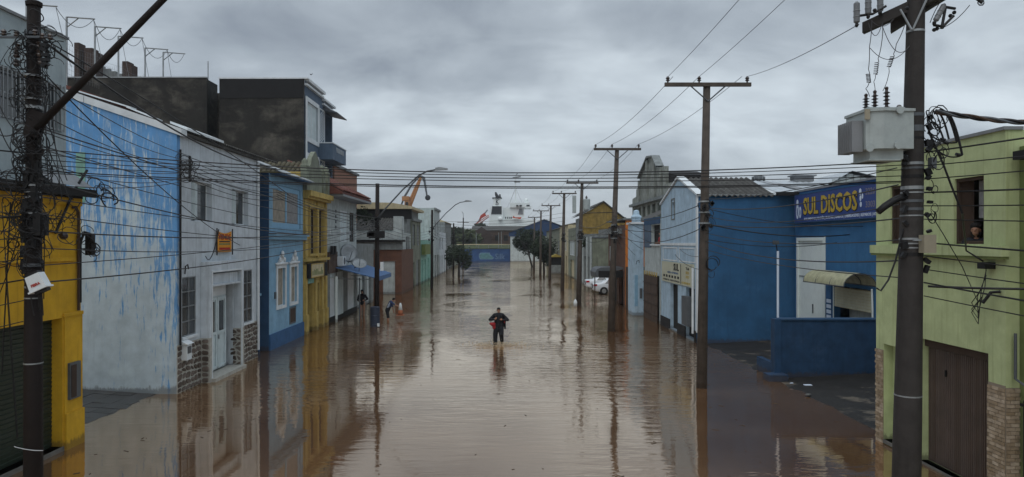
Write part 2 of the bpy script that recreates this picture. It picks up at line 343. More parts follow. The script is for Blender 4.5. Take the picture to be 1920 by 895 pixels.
def frame_mb(ax, p, d, u0, u1, z0, z1, w, th, nu=1, nz=1, bw=None):
    mb = MB(); a, b = p + d * th, p; lo, hi = min(a, b), max(a, b); bw = bw or w
    def bx(a0, a1, c0, c1): 
        mb.box(lo, hi, a0, a1, c0, c1) if ax == 'x' else mb.box(a0, a1, lo, hi, c0, c1)
    bx(u0, u0 + w, z0, z1); bx(u1 - w, u1, z0, z1); bx(u0 + w, u1 - w, z0, z0 + w); bx(u0 + w, u1 - w, z1 - w, z1)
    for i in range(1, nu):
        u = u0 + (u1 - u0) * i / nu; bx(u - bw / 2, u + bw / 2, z0 + w, z1 - w)
    for j in range(1, nz):
        z = z0 + (z1 - z0) * j / nz
        for i in range(nu):
            ua = u0 + (u1 - u0) * i / nu + (bw / 2 if i else w); ub = u0 + (u1 - u0) * (i + 1) / nu - (bw / 2 if i < nu - 1 else w)
            bx(ua, ub, z - bw / 2, z + bw / 2)
    return mb
def window(t, ax, p, d, u0, u1, z0, z1, depth=0.15, nu=2, nz=1, fm='trimwhite', gm='glass', w=0.06, name='window', label=None, sill=None):
    q = p - d * depth
    f = t.part(name, frame_mb(ax, q, d, u0 + .004, u1 - .004, z0 + .004, z1 - .004, w, 0.05, nu, nz, w * 0.8), fm, label=label)
    for i in range(nu):
        for j in range(nz):
            a = u0 + (u1 - u0) * i / nu; b = u0 + (u1 - u0) * (i + 1) / nu; c = z0 + (z1 - z0) * j / nz; e = z0 + (z1 - z0) * (j + 1) / nz
            g = gm[(i + j) % len(gm)] if isinstance(gm, list) else gm
            t.part('pane', slab(ax, q + d * 0.012, d, a + .03, b - .03, c + .03, e - .03, 0.008, 0.006), g, parent=f)
    if sill: t.part('sill', slab(ax, p, d, u0 - .06, u1 + .06, z0 - .07, z0 - 0.003, 0.08), sill, parent=f)
    return f
def text_mb(txt, size, ext=0.004, wide=1.0, bold=0.0):
    c = bpy.data.curves.new('lettering', 'FONT'); c.body = txt; c.size = size; c.extrude = ext; c.offset = bold; c.resolution_u = 2
    o = bpy.data.objects.new('lettering', c); COL.objects.link(o)
    dg = bpy.context.evaluated_depsgraph_get(); me = bpy.data.meshes.new_from_object(o.evaluated_get(dg))
    vs = [tuple(v.co) for v in me.vertices]; fs = [tuple(f.vertices) for f in me.polygons]
    bpy.data.objects.remove(o); bpy.data.curves.remove(c); bpy.data.meshes.remove(me)
    return vs, fs
def lettering(t, txt, ax, p, d, ustart, uend, z0, z1, m, ext=0.006, bold=0.0, parent=None, name='lettering', shear=0.0):
    """letters laid on a face, stretched to run from ustart to uend and z0 to z1"""
    vs, fs = text_mb(txt, 1, 0.5, bold=bold)
    xs = [v[0] for v in vs]; ys = [v[1] for v in vs]; x0, x1, y0, y1 = min(xs), max(xs), min(ys), max(ys)
    out = []
    for x, y, z in vs:
        u = ustart + (uend - ustart) * (x - x0) / (x1 - x0); zz = z0 + (z1 - z0) * (y - y0) / (y1 - y0)
        out.append(P3(ax, p + d * ext * (1 + (1 if z > 0 else -1)) / 2, u, zz))
    mb = MB(); mb.add(out, fs); return t.part(name, mb, m, parent=parent)
def corrugated(mb, x0, x1, y0, y1, zf, along='y', pitch=0.18, amp=0.025, nx=2, per=6, th=0.02):
    """sheet whose waves march along one axis; zf(x,y) gives the height"""
    a0, a1 = (y0, y1) if along == 'y' else (x0, x1)
    n = max(2, int((a1 - a0) / pitch * per)); b0, b1 = (x0, x1) if along == 'y' else (y0, y1)
    for off in (0, -th):
        vs = []
        for i in range(n + 1):
            a = a0 + (a1 - a0) * i / n; w = amp * math.sin(2 * math.pi * (a - a0) / pitch)
            for j in range(nx + 1):
                b = b0 + (b1 - b0) * j / nx; x, y = (b, a) if along == 'y' else (a, b)
                vs.append((x, y, zf(x, y) + w + off))
        mb.add(vs, [(i * (nx + 1) + j, i * (nx + 1) + j + 1, (i + 1) * (nx + 1) + j + 1, (i + 1) * (nx + 1) + j) for i in range(n) for j in range(nx)])
    return mb
def cable(p0, p1, sag, r=0.012, n=16, mb=None, wob=0.0, nn=5):
    p0, p1 = Vector(p0), Vector(p1); pts = []
    for i in range(n + 1):
        t = i / n; p = p0.lerp(p1, t); p.z -= sag * 4 * t * (1 - t)
        if wob: p += Vector((random.uniform(-wob, wob), random.uniform(-wob, wob), random.uniform(-wob, wob)))
        pts.append(p)
    mb = mb or MB(); return mb.tube(pts, r, nn)
# ================================================================== SETTING: water, ground, banks
def water_mat():
    m = bpy.data.materials.new('muddy flood water'); m.use_nodes = True; nt = m.node_tree; N = nt.nodes; L = nt.links
    p = N['Principled BSDF']; out = N['Material Output']
    g = N.new('ShaderNodeNewGeometry')
    def noi(scale, vs, det, rg=0.5, off=(0, 0, 0), dist=0.0):
        mp = N.new('ShaderNodeMapping'); mp.inputs['Scale'].default_value = vs; mp.inputs['Location'].default_value = off; L.new(g.outputs['Position'], mp.inputs[0])
        n = N.new('ShaderNodeTexNoise'); n.inputs['Scale'].default_value = scale; n.inputs['Detail'].default_value = det; n.inputs['Roughness'].default_value = rg
        n.inputs['Distortion'].default_value = dist; L.new(mp.outputs[0], n.inputs['Vector']); return n.outputs[0]
    def math_(op, a, b=None, c=None):
        x = N.new('ShaderNodeMath'); x.operation = op
        for i, v in enumerate((a, b, c)):
            if v is None: continue
            if isinstance(v, (int, float)): x.inputs[i].default_value = v
            else: L.new(v, x.inputs[i])
        return x.outputs[0]
    def rng(src, a, b, c=0.0, d=1.0):
        r = N.new('ShaderNodeMapRange'); L.new(src, r.inputs[0]); r.inputs[1].default_value = a; r.inputs[2].default_value = b
        r.inputs[3].default_value = c; r.inputs[4].default_value = d; return r.outputs[0]
    swell = noi(1.0, (0.75, 2.7, 1), 2, 0.45, (3, 1, 0), 0.3)
    rip = noi(1.0, (2.6, 8.5, 1), 3, 0.5, (9, 4, 0), 0.4)
    patch = rng(noi(1.0, (0.17, 0.09, 1), 3, 0.5, (2.2, 5.1, 0)), 0.40, 0.62, 0.16, 1.2)
    sp = N.new('ShaderNodeSeparateXYZ'); L.new(g.outputs['Position'], sp.inputs[0])
    near = rng(sp.outputs[1], 17, 34, 0.14, 1.0)
    amp = math_('MULTIPLY', patch, near)
    # rings spreading from the wading man
    dxx = math_('ADD', sp.outputs[0], 0.22); dyy = math_('SUBTRACT', sp.outputs[1], 31.6)
    rr = math_('SQRT', math_('ADD', math_('MULTIPLY', dxx, dxx), math_('MULTIPLY', dyy, dyy)))
    ring = math_('MULTIPLY', math_('SINE', math_('MULTIPLY', rr, 11.0)), rng(rr, 0.2, 4.5, 0.6, 0.0))
    h = math_('ADD', math_('MULTIPLY', amp, math_('ADD', math_('MULTIPLY', swell, 1.0), math_('MULTIPLY', rip, 0.42))), math_('MULTIPLY', ring, 0.10))
    b = N.new('ShaderNodeBump'); b.inputs['Strength'].default_value = 1.0; b.inputs['Distance'].default_value = 0.06; L.new(h, b.inputs['Height'])
    p.inputs['Base Color'].default_value = (0.090, 0.054, 0.036, 1); p.inputs['Roughness'].default_value = 0.6; p.inputs['Specular IOR Level'].default_value = 0
    silt = N.new('ShaderNodeMix'); silt.data_type = 'RGBA'; L.new(rng(noi(1.0, (0.25, 0.4, 1), 5), 0.35, 0.7), silt.inputs[0])
    silt.inputs[6].default_value = (0.112, 0.058, 0.029, 1); silt.inputs[7].default_value = (0.165, 0.095, 0.052, 1); L.new(silt.outputs[2], p.inputs['Base Color'])
    gl = N.new('ShaderNodeBsdfGlossy'); gl.inputs['Roughness'].default_value = 0.03; gl.inputs['Color'].default_value = (1.0, 0.875, 0.73, 1); L.new(b.outputs[0], gl.inputs['Normal'])
    fr = N.new('ShaderNodeLayerWeight'); fr.inputs['Blend'].default_value = 0.5; L.new(b.outputs[0], fr.inputs['Normal'])
    fac = rng(math_('POWER', fr.outputs['Facing'], 2.6), 0, 1, 0.14, 1.0)
    mx = N.new('ShaderNodeMixShader'); L.new(fac, mx.inputs[0]); L.new(p.outputs[0], mx.inputs[1]); L.new(gl.outputs[0], mx.inputs[2]); L.new(mx.outputs[0], out.inputs['Surface'])
    return m
M['water'] = water_mat()
mb = MB(); mb.quad((-90, -30, 0), (90, -30, 0), (90, 174.6, 0), (-90, 174.6, 0)); struct('flood_water', mb, 'water')
mb = MB(); mb.quad((-1500, -300, -0.7), (1500, -300, -0.7), (1500, 3000, -0.7), (-1500, 3000, -0.7)); struct('ground', mb, 'earth')
mb = MB(); mb.quad((-1200, 2996, -0.5), (1200, 2996, -0.5), (1200, 300, -0.5), (-1200, 300, -0.5)); struct('river', mb, 'water')
# port bank behind the street's end
mb = MB(); mb.box(-120, 120, 174.6, 175.4, -0.7, 0.22); mb.box(-120, 120, 175.41, 240, -0.7, 3.2)
struct('embankment', mb, 'kerb')
mb = MB()
vs = []; nx, ny = 120, 6
for j in range(ny + 1):
    for i in range(nx + 1):
        x = -60 + 100 * i / nx; y = 175.9 + 22 * j / ny
        vs.append((x, y, 3.21 + 0.8 * min(1, j / 2) + 0.25 * mnoise.noise(Vector((x * .5, y * .5, 0)))))
mb.add(vs, [(j * (nx + 1) + i, j * (nx + 1) + i + 1, (j + 1) * (nx + 1) + i + 1, (j + 1) * (nx + 1) + i) for j in range(ny) for i in range(nx)])
struct('grass_bank', mb, 'grass', 'stuff')
# left lot between the yellow garage and the peeling gable
def slope_sheet(name, x0, z0, x1, z1, y0, y1, m):
    mb = MB(); nx, ny = 24, 24; vs = []
    for j in range(ny + 1):
        for i in range(nx + 1):
            x = x0 + (x1 - x0) * i / nx; y = y0 + (y1 - y0) * j / ny
            vs.append((x, y, z0 + (z1 - z0) * i / nx + 0.018 * mnoise.noise(Vector((x * 1.3, y * 1.3, 3)))))
    mb.add(vs, [(j * (nx + 1) + i, j * (nx + 1) + i + 1, (j + 1) * (nx + 1) + i + 1, (j + 1) * (nx + 1) + i) for j in range(ny) for i in range(nx)])
    return struct(name, mb, m)
yard = slope_sheet('yard_pavement', -10.0, -0.09, -15.5, 0.26, 16.3, 21.6, 'kerb')
slab_me = {}
k = 0
for i in range(9):
    for j in range(10):
        x = -10.25 - 0.56 * (i + .5); y = 16.45 + 0.515 * (j + .5); z = -0.09 + (-10 - x) / 5.5 * 0.35 + 0.022
        mb = MB(); q = random.uniform
        mb.obox((0, 0, 0), .272, .25, .02, rz=q(-.01, .01), rx=q(-.015, .015), ry=q(-.015, .015) + 0.064)
        o = link('paving_slab', mb.mesh('paving_slab'), 'slab'); o.parent = yard; o.location = (x, y, z + q(-.006, .006)); k += 1
# right forecourt, wet and rising away from the street
slope_sheet('forecourt', 8.75, -0.03, 14.0, 0.24, 16.55, 32.25, 'wet')
mb = MB(); mb.box(-10.35, -9.93, 8.5, 16.3, -0.6, 0.10); struct('doorstep_kerb', mb, 'kerb')

# ================================================================== 1  YELLOW GARAGE with pale upper storey
t = T('garage_building', 'chrome yellow garage front with dark green roller shutter under a pale barred upper storey', 'building', (-10.2, 12.5, 0))
XL = -9.95
door_hi, dY0, dY1 = 3.0, 10.6, 15.62
mb = MB(); facade(mb, 'x', XL, 1, 8.5, 16.3, -0.6, 5.72, [(dY0, dY1, 0.1, door_hi)], rv=0.28, sides=6)
t.part('wall', mb, 'yellow')
mb = MB()
mb.box(XL, XL + .07, 8.5, 16.0, 4.28, 4.36); mb.box(XL, XL + .05, 8.5, 16.28, 5.55, 5.72)
mb.box(XL, XL + .05, 15.62, 16.33, 3.02, 3.10)
t.part('moulding', mb, 'yellow')
for a, b in ((10.2, 13.9), (14.25, 15.0), (15.1, 15.55)):
    t.part('panel', slab('x', XL, 1, a, b, 4.92, 5.2, .035), 'yellow')
    t.part('panel', slab('x', XL, 1, a - .2, b - .1, 4.62, 4.78, .035), 'yellow')
t.part('plinth', slab('x', XL, 1, 15.66, 16.34, -0.6, 0.82, .07), 'yellow')
t.part('pilaster', slab('x', XL, 1, 15.66, 16.32, 0.82, 3.02, .03), 'yellow')
mb = MB(); mb.box(XL - .35, XL - .27, dY0, dY1, 0.1, door_hi); sh = t.part('roller_shutter', mb, 'shutter')
me = MB().obox((0, 0, 0), .018, (dY1 - dY0) / 2 - .02, .046, ry=.25).mesh('slat'); me.materials.append(M['shutter'])
for i in range(29): t.inst('slat', me, (XL - .245, (dY0 + dY1) / 2, 0.15 + .0995 * i), sh)
mb = MB(); mb.box(XL + .03, XL + .09, 15.76, 16.16, 1.12, 1.95); g = t.part('meter_box', mb, 'dsteel', label='dark recessed meter box with a torn cover')
t.part('cover', slab('x', XL + .092, 1, 15.8, 15.98, 1.16, 1.9, .012), 'brown', parent=g)
t.part('downpipe', MB().tube([(XL + .06, 16.12, 5.4), (XL + .06, 16.12, 3.12)], .03, 8).tube([(XL + .06, 16.12, 5.4), (XL + .06, 16.02, 5.52), (XL + .06, 15.9, 5.5)], .03, 6), 'brown')
mb = MB(); mb.box(-10.2, -9.6, 8.5, 16.35, 5.86, 5.93); mb.box(-9.66, -9.6, 8.5, 16.35, 5.75, 5.86); mb.box(-10.2, -9.9, 8.5, 16.3, 5.72, 5.86)
t.part('canopy', mb, 'blackroof')
mb = MB(); mb.quad((-9.75, 15.0, 6.0), (-9.7, 16.45, 5.97), (-10.14, 16.45, 6.28), (-10.14, 15.0, 6.28)); t.part('flashing', mb, 'lead')
UX = -10.18; wy0, wy1, wz0, wz1 = 11.2, 15.95, 7.22, 8.3
mb = MB(); facade(mb, 'x', UX, 1, 8.5, 16.12, 5.93, 9.42, [(wy0, wy1, wz0, wz1)], rv=0.2, sides=6)
t.part('upper_wall', mb, 'upper')
t.part('coping', MB().box(UX - .2, UX + .05, 8.5, 16.16, 9.42, 9.48), 'lead')
window(t, 'x', UX, 1, wy0, wy1, wz0, wz1, .17, 8, 1, 'steel', 'glass', .04, label='long strip window behind white security bars')
gr = t.part('security_grille', MB().box(UX + .03, UX + .055, wy0 - .05, wy1 + .03, wz1 - .06, wz1 - .03).box(UX + .03, UX + .055, wy0 - .05, wy1 + .03, wz0 + .03, wz0 + .06).box(UX + .03, UX + .05, wy0 - .05, wy1 + .03, 7.74, 7.765), 'steel')
me = MB().box(-.009, .009, -.011, .011, 0, wz1 - wz0 - .02).mesh('bar'); me.materials.append(M['steel'])
n = 40
for i in range(n): t.inst('bar', me, (UX + .066, wy0 + (wy1 - wy0) * i / (n - 1), wz0 + .01), gr)

# ================================================================== 2  WHITE HOUSE with peeling blue gable
XW = -10.15; gy = 21.5
t = T('corner_house', 'white two storey house with peeling blue gable wall and fieldstone base', 'house', (-10.2, 25, 0))
zt = lambda x: 8.08 + 0.34 * (XW - x)
mb = MB(); mb.prism([(XW, -0.6), (XW, 8.08), (-17, zt(-17)), (-17, -0.6)], 'y', gy, gy + .22); t.part('gable_wall', mb, 'gable')
mb = MB(); a = (-9.98, gy - .05); 
for x0, x1 in ((-9.99, -13.0), (-13.02, -17)):
    mb.add([(x0, gy - .04, zt(x0) - .02), (x1, gy - .04, zt(x1) - .02), (x1, gy - .04, zt(x1) + .2), (x0, gy - .04, zt(x0) + .2),
            (x0, gy + .35, zt(x0) - .02), (x1, gy + .35, zt(x1) - .02), (x1, gy + .35, zt(x1) + .2), (x0, gy + .35, zt(x0) + .2)],
           [(0, 1, 2, 3), (3, 2, 6, 7), (4, 5, 6, 7), (0, 3, 7, 4), (0, 1, 5, 4), (1, 2, 6, 5)])
t.part('bargeboard', mb, 'trimwhite')
mb = MB()
for i in range(7): mb.obox((-11.9 - .35 * i, gy + .55, zt(-11.9 - .35 * i) + .29), .17, .22, .05, ry=.33)
t.part('exposed_batten', mb, 'tile', label='row of red tiles bared where the flashing has lifted')
mb = MB(); mb.obox((-12.55, gy + .3, zt(-12.55) + .30), .95, .16, .02, ry=.30); mb.obox((-11.3, gy + .3, zt(-11.3) + .27), .5, .2, .02, ry=.38); t.part('loose_flashing', mb, 'trimwhite')
t.part('patch', MB().box(Xy(143, gy), Xy(160, gy), gy - .02, gy - .001, 5.95, 7.5), 'mint', label='narrow strip of green paint left on the blue gable')
winA = (22.5, 24.1, 5.40, 6.72); winB = (25.85, 27.5, 5.36, 6.70); winC = (21.85, 22.85, 1.70, 3.60); winD = (26.95, 27.95, 1.55, 3.62); porch = (23.7, 25.95, 0.1, 3.2)
mb = MB(); facade(mb, 'x', XW, 1, gy + .22, 28.54, -0.6, 8.12, [winA, winB, winC, winD, porch], rv=.35, sides=6.5)
t.part('wall', mb, 'white')
def casement(w, col, open_=True):
    f = window(t, 'x', XW, 1, *w, .22, 2, 1, 'trimwhite', 'glass', .06)
    q = XW - .16
    t.part('curtain', slab('x', XW - .3, 1, w[0] + .1, w[1] - .1, w[2] + .05, w[3] - .05, .01), 'curtainw', parent=f)
    if open_:                                     # leaves folded into the reveal
        t.part('shutter_leaf', MB().obox((q + .1, w[0] + .12, (w[2] + w[3]) / 2), .13, .02, (w[3] - w[2]) / 2 - .06, rz=.35), 'woodwhite', parent=f)
        t.part('shutter_leaf', MB().obox((q + .07, w[0] + .52, (w[2] + w[3]) / 2), .02, .16, (w[3] - w[2]) / 2 - .06, rz=.2), 'woodwhite', parent=f)
    return f
casement(winA, 1); casement(winB, 1)
for w in (winC, winD):
    f = window(t, 'x', XW, 1, *w, .06, 2, 4, 'steel', 'glass', .035)
    t.part('sill', slab('x', XW, 1, w[0] - .05, w[1] + .05, w[2] - .08, w[2] - .003, .06), 'trimwhite', parent=f)
# projecting porch surround
px0, px1, pX = 23.2, 26.25, -9.85
mb = MB(); facade(mb, 'x', pX, 1, px0, px1, -0.6, 4.05, [(23.42, 26.0, 0.1, 3.68)], rv=.298, sides=.298, back=False)
t.part('porch_surround', mb, 'white')
t.part('porch_architrave', frame_mb('x', pX + .002, 1, 23.36, 26.06, -.2, 3.74, .06, .02), 'trimwhite')
dX = -10.33
d = t.part('door', slab('x', dX, 1, 24.0, 25.62, .16, 3.2, .04), 'woodwhite')
for a, b in ((24.05, 24.8), (24.84, 25.58)):
    lf = t.part('door_leaf', frame_mb('x', dX + .045, 1, a, b, .2, 2.75, .1, .03, 1, 2), 'woodwhite', parent=d)
    t.part('glass_panel', slab('x', dX + .045, 1, a + .2, b - .2, 1.5, 2.6, .02), 'glass', parent=d)
t.part('transom', slab('x', dX + .045, 1, 24.02, 25.6, 2.8, 3.16, .015), 'trimwhite', parent=d)
t.part('door_handle', MB().box(dX + .07, dX + .12, 24.86, 24.89, 1.25, 1.4), 'steel', parent=d)
mb = MB(); mb.box(dX - .1, pX - .02, 23.44, 25.98, 3.2, 3.26); mb.box(-10.2, -9.97, 23.5, 25.95, 3.26, 3.62); t.part('lintel', mb, 'white')
t.part('doorstep', MB().box(dX, pX + .16, 23.3, 26.1, -.4, .12), 'mortar')
# fieldstone base: every stone its own piece
def stones(face, u0, u1, z0, z1, cw=.27, ch=.19):
    ax, p, dd = face; nu = max(1, round((u1 - u0) / cw)); nz = round((z1 - z0) / ch)
    g = {}
    for j in range(nz + 1):
        for i in range(nu + 1):
            ju = 0 if i in (0, nu) else random.uniform(-.075, .075); jz = 0 if j in (0, nz) else random.uniform(-.05, .05)
            g[i, j] = (u0 + (u1 - u0) * i / nu + ju + (0.09 if (j % 2 and 0 < i < nu) else 0), z0 + (z1 - z0) * j / nz + jz)
    for j in range(nz):
        for i in range(nu):
            c = [g[i, j], g[i + 1, j], g[i + 1, j + 1], g[i, j + 1]]; m = (sum(q[0] for q in c) / 4, sum(q[1] for q in c) / 4)
            def sh(q, k): 
                L_ = math.hypot(q[0] - m[0], q[1] - m[1]); f = max(.3, 1 - k / L_); return (m[0] + (q[0] - m[0]) * f, m[1] + (q[1] - m[1]) * f)
            r = []
            for a_ in range(4):                      # knock the corners off
                q, nx_ = sh(c[a_], .042), sh(c[(a_ + 1) % 4], .042); r += [(q[0] * .8 + nx_[0] * .2, q[1] * .8 + nx_[1] * .2), (q[0] * .2 + nx_[0] * .8, q[1] * .2 + nx_[1] * .8)]
            mb = MB(); h = random.uniform(.02, .045)
            vs = [P3(ax, p, *q) for q in r] + [P3(ax, p + dd * h, m[0] + (q[0] - m[0]) * .86, m[1] + (q[1] - m[1]) * .86) for q in r]
            n = len(r); mb.add(vs, [tuple(range(n, 2 * n))] + [(i_, (i_ + 1) % n, n + (i_ + 1) % n, n + i_) for i_ in range(n)])
            t.part('stone', mb, 'stone', parent=base)
t.part('stone_base', MB().box(XW, XW + .012, px1, 28.54, -.6, 1.5), 'mortar'); t.part('stone_base', MB().box(-10.3, pX - .005, 25.985, 25.998, -.3, 1.5), 'mortar'); mb = MB(); mb.box(XW, XW + .012, gy, px0, -.6, 1.5); mb.box(XW + .012, pX + .01, px0 - .012, px0, -.6, 1.5)
mb.box(pX, pX + .012, px0, 23.35, -.6, 1.5); mb.box(pX, pX + .012, 26.07, px1, -.6, 1.5)
base = t.part('stone_base', mb, 'mortar')
stones(('x', XW + .012, 1), gy, px0 - .02, 0, 1.48); stones(('x', XW + .012, 1), px1, 28.52, 0, 1.48)
stones(('y', px0 - .012, -1), XW + .02, pX, 0, 1.48, .26); stones(('y', 25.985, -1), -10.28, pX, 0.12, 1.48, .24, .17)
# roof, gutter, conduits, meter
rz = lambda x, y: 8.2 + 0.34 * (-9.95 - x)
mb = MB(); corrugated(mb, -15.5, -9.93, gy + .36, 30.45, rz, pitch=.2, amp=.028, nx=3); t.part('roof', mb, 'corr', smooth=False)
t.part('eave_flashing', MB().add([(-9.94, gy + .3, 8.22), (-9.94, 24.6, 8.22), (-10.5, 24.6, 8.45), (-10.5, gy + .3, 8.45), (-9.94, gy + .3, 8.30), (-9.94, 24.6, 8.30), (-10.5, 24.6, 8.52), (-10.5, gy + .3, 8.52)], [(0, 1, 2, 3), (4, 5, 6, 7), (0, 1, 5, 4), (1, 2, 6, 5), (0, 3, 7, 4)]), 'trimwhite')
t.part('soffit', MB().box(-10.6, -10.0, gy + .3, 28.54, 8.06, 8.12), 'corr')
t.part('conduit', MB().tube([(XW + .06, 21.62, 7.6), (XW + .06, 21.62, 1.5)], .035, 8).tube([(XW + .07, 21.9, 3.7), (XW + .07, 21.95, 3.95), (XW + .07, 22.1, 4.0), (XW + .07, 22.15, 3.85)], .02, 6), 'black')
t.part('downpipe', MB().tube([(XW + .07, 28.45, 8.0), (XW + .07, 28.45, .3)], .055, 8), 'trimwhite')
m_ = t.part('water_meter_box', MB().box(XW + .02, XW + .2, 21.75, 22.1, 1.0, 1.5), 'trimwhite'); t.part('meter_window', MB().box(XW + .2, XW + .212, 21.8, 22.05, 1.2, 1.42), 'dsteel', parent=m_)
t.part('sloped_hood', MB().prism([(XW + .02, 1.5), (XW + .26, 1.5), (XW + .02, 1.62)], 'y', 21.7, 22.15), 'trimwhite', parent=m_)
# orange banner hung on the white wall
b_ = T('banner', 'small orange cloth banner on two dark rods, hung on the white house wall', 'banner', (XW + .08, 25.0, 4.3))
n = 10; mb = MB(); vs = []
for i in range(n + 1):
    u = 24.35 + 1.25 * i / n; dz = .09 * (1 - (2 * i / n - 1) ** 2); vs += [(XW + .09, u, 4.36), (XW + .09, u, 5.12 - dz), (XW + .075, u, 4.36), (XW + .075, u, 5.12 - dz)]
mb.add(vs, [(4 * i, 4 * i + 4, 4 * i + 5, 4 * i + 1) for i in range(n)] + [(4 * i + 2, 4 * i + 6, 4 * i + 7, 4 * i + 3) for i in range(n)]); b_.part('cloth', mb, 'banner')
for u in (24.28, 25.66): b_.part('rod', MB().tube([(XW + .1, u, 4.25), (XW + .1, u, 5.2)], .022, 6), 'black')
lettering(b_, 'VENDE', 'x', XW + .092, 1, 24.42, 25.5, 4.80, 5.0, 'red', bold=.02)
for z, h_, m_ in ((4.71, .045, 'brown'), (4.62, .05, 'dgreen'), (4.44, .08, 'red')): b_.part('printed_line', slab('x', XW + .092, 1, 24.5, 25.45, z, z + h_, .003), m_)

# ================================================================== 3  LIGHT BLUE HOUSE
t = T('blue_house', 'narrow light blue house with two stucco crowned windows and a dark side passage', 'house', (-10.3, 31, 0))
XB = -10.2; W1 = (31.15, 32.25, 1.80, 3.55); W2 = (33.1, 34.1, 1.80, 3.55); WU = (30.5, 34.75, 5.38, 7.3)
mb = MB(); facade(mb, 'x', XB, 1, 30.12, 35.17, -.6, 7.75, [W1, W2, WU], rv=.2, sides=6)
t.part('wall', mb, 'ltblue')
t.part('side_wall', MB().box(-12.5, XB - .002, 30.06, 30.12, -.6, 7.74), 'dkblue')
t.part('passage_wall', MB().box(-11.35, -11.2, 28.56, 30.06, -.6, 7.6), 'dkblue')
g_ = t.part('gate', MB().box(-11.2, -10.55, 29.95, 30.0, 0, 2.4), 'plinth'); t.part('gate_rail', MB().box(-11.2, -10.5, 29.9, 30.02, 2.4, 2.5), 'trimblue', parent=g_)
t.part('plinth', slab('x', XB, 1, 30.08, 35.17, -.6, .68, .07), 'plinth')
for k, w in enumerate((W1, W2)):
    f = window(t, 'x', XB, 1, *w, .12, 1, 1, 'trimwhite', 'curtain', .03)
    o = t.part('stucco_surround', frame_mb('x', XB + .002, 1, w[0] - .14, w[1] + .14, w[2] - .12, w[3] + .12, .14, .05), 'trimwhite')
    c = (w[0] + w[1]) / 2; mb = MB(); mb.box(XB + .002, XB + .1, w[0] - .25, w[1] + .25, w[3] + .13, w[3] + .24)
    mb.prism([(c - .5, w[3] + .24), (c + .5, w[3] + .24), (c + .28, w[3] + .42), (c + .16, w[3] + .58), (c - .16, w[3] + .58), (c - .28, w[3] + .42)], 'x', XB + .002, XB + .07)
    mb.ball((XB + .08, c, w[3] + .62), .07, .15, .16); mb.ball((XB + .07, c - .3, w[3] + .36), .06, .12, .12); mb.ball((XB + .07, c + .3, w[3] + .36), .06, .12, .12)
    t.part('stucco_crown', mb, 'trimwhite', parent=o, smooth=True)
v = t.part('vent_grille', frame_mb('x', XB + .002, 1, 32.95, 33.9, .8, 1.6, .07, .03), 'dsteel'); t.part('louvre', slab('x', XB, 1, 33.02, 33.83, .87, 1.53, .015), 'brown', parent=v)
window(t, 'x', XB, 1, *WU, .1, 2, 1, 'trimblue', ['curtain', 'curtainw'], .22, label='wide two pane upper window with tan curtains')
mb = MB(); mb.box(XB, XB + .34, 30.05, 35.15, 5.0, 5.07); mb.box(XB, XB + .22, 30.08, 35.14, 4.84, 5.0); t.part('cornice', mb, 'trimblue')
t.part('cornice_top', MB().box(XB, XB + .36, 30.03, 35.16, 5.071, 5.11), 'dsteel')
mb = MB(); corrugated(mb, -14, -9.7, 30.5, 35.5, lambda x, y: 7.78 + .38 * (-9.7 - x), pitch=.2, amp=.03, nx=3); t.part('roof', mb, 'corrl')
t.part('soffit', MB().box(XB, -9.72, 30.2, 35.16, 7.68, 7.74), 'dkblue')
t.part('satellite_cable_box', MB().box(XB + .01, XB + .06, 30.75, 30.9, 2.2, 2.5), 'dsteel')

# ================================================================== 4  OCHRE TOWNHOUSE with pediment
t = T('ochre_townhouse', 'ochre townhouse with mouldy stepped pediment, pilasters and a green painted sign', 'house', (-10.3, 37.5, 0))
XO = -10.2; y0, y1 = 35.2, 39.8
OU = [(36.3, 37.6, 4.1, 6.5), (37.95, 39.2, 4.1, 6.5)]; OD = [(35.75, 37.0, .0, 2.55), (37.6, 38.3, .0, 2.5)]
mb = MB(); facade(mb, 'x', XO, 1, y0, y1, -.6, 8.3, OU + OD, rv=.3, sides=6)
t.part('wall', mb, 'ochre')
for w in OU: window(t, 'x', XO, 1, *w, .2, 2, 3, 'brown', 'glass', .06); t.part('window_surround', frame_mb('x', XO + .002, 1, w[0] - .12, w[1] + .12, w[2] - .12, w[3] + .15, .12, .07), 'ochre')
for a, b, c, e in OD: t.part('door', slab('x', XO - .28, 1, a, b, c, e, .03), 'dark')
for u in (y0 + .22, 37.25, 38.6, 39.4): 
    p_ = t.part('pilaster', slab('x', XO, 1, u - .17, u + .17, -.6, 3.55, .13), 'ochre'); t.part('pilaster_base', slab('x', XO, 1, u - .22, u + .22, -.6, 1.0, .19), 'ochre', parent=p_)
for u in (y0 + .2, 37.77, 39.5): t.part('upper_pilaster', slab('x', XO, 1, u - .12, u + .12, 3.9, 6.9, .1), 'ochre')
t.part('string_course', MB().box(XO, XO + .22, y0 - .02, y1, 3.72, 3.86), 'ochre'); mb = MB(); mb.box(XO, XO + .28, y0 - .02, y1, 6.95, 7.08); mb.box(XO, XO + .42, y0 - .04, y1 + .02, 7.08, 7.36); t.part('cornice', mb, 'ochre')
mb = MB(); c = 37.0
mb.prism([(c - 1.35, 7.36), (c + 1.35, 7.36), (c + 1.3, 8.6), (c + .9, 8.75), (c + .75, 9.1), (c + .25, 9.45), (c, 9.55), (c - .25, 9.45), (c - .75, 9.1), (c - .9, 8.75), (c - 1.3, 8.6)], 'x', XO - .1, XO + .14)
t.part('pediment', mb, 'moss', label='black streaked stepped pediment')
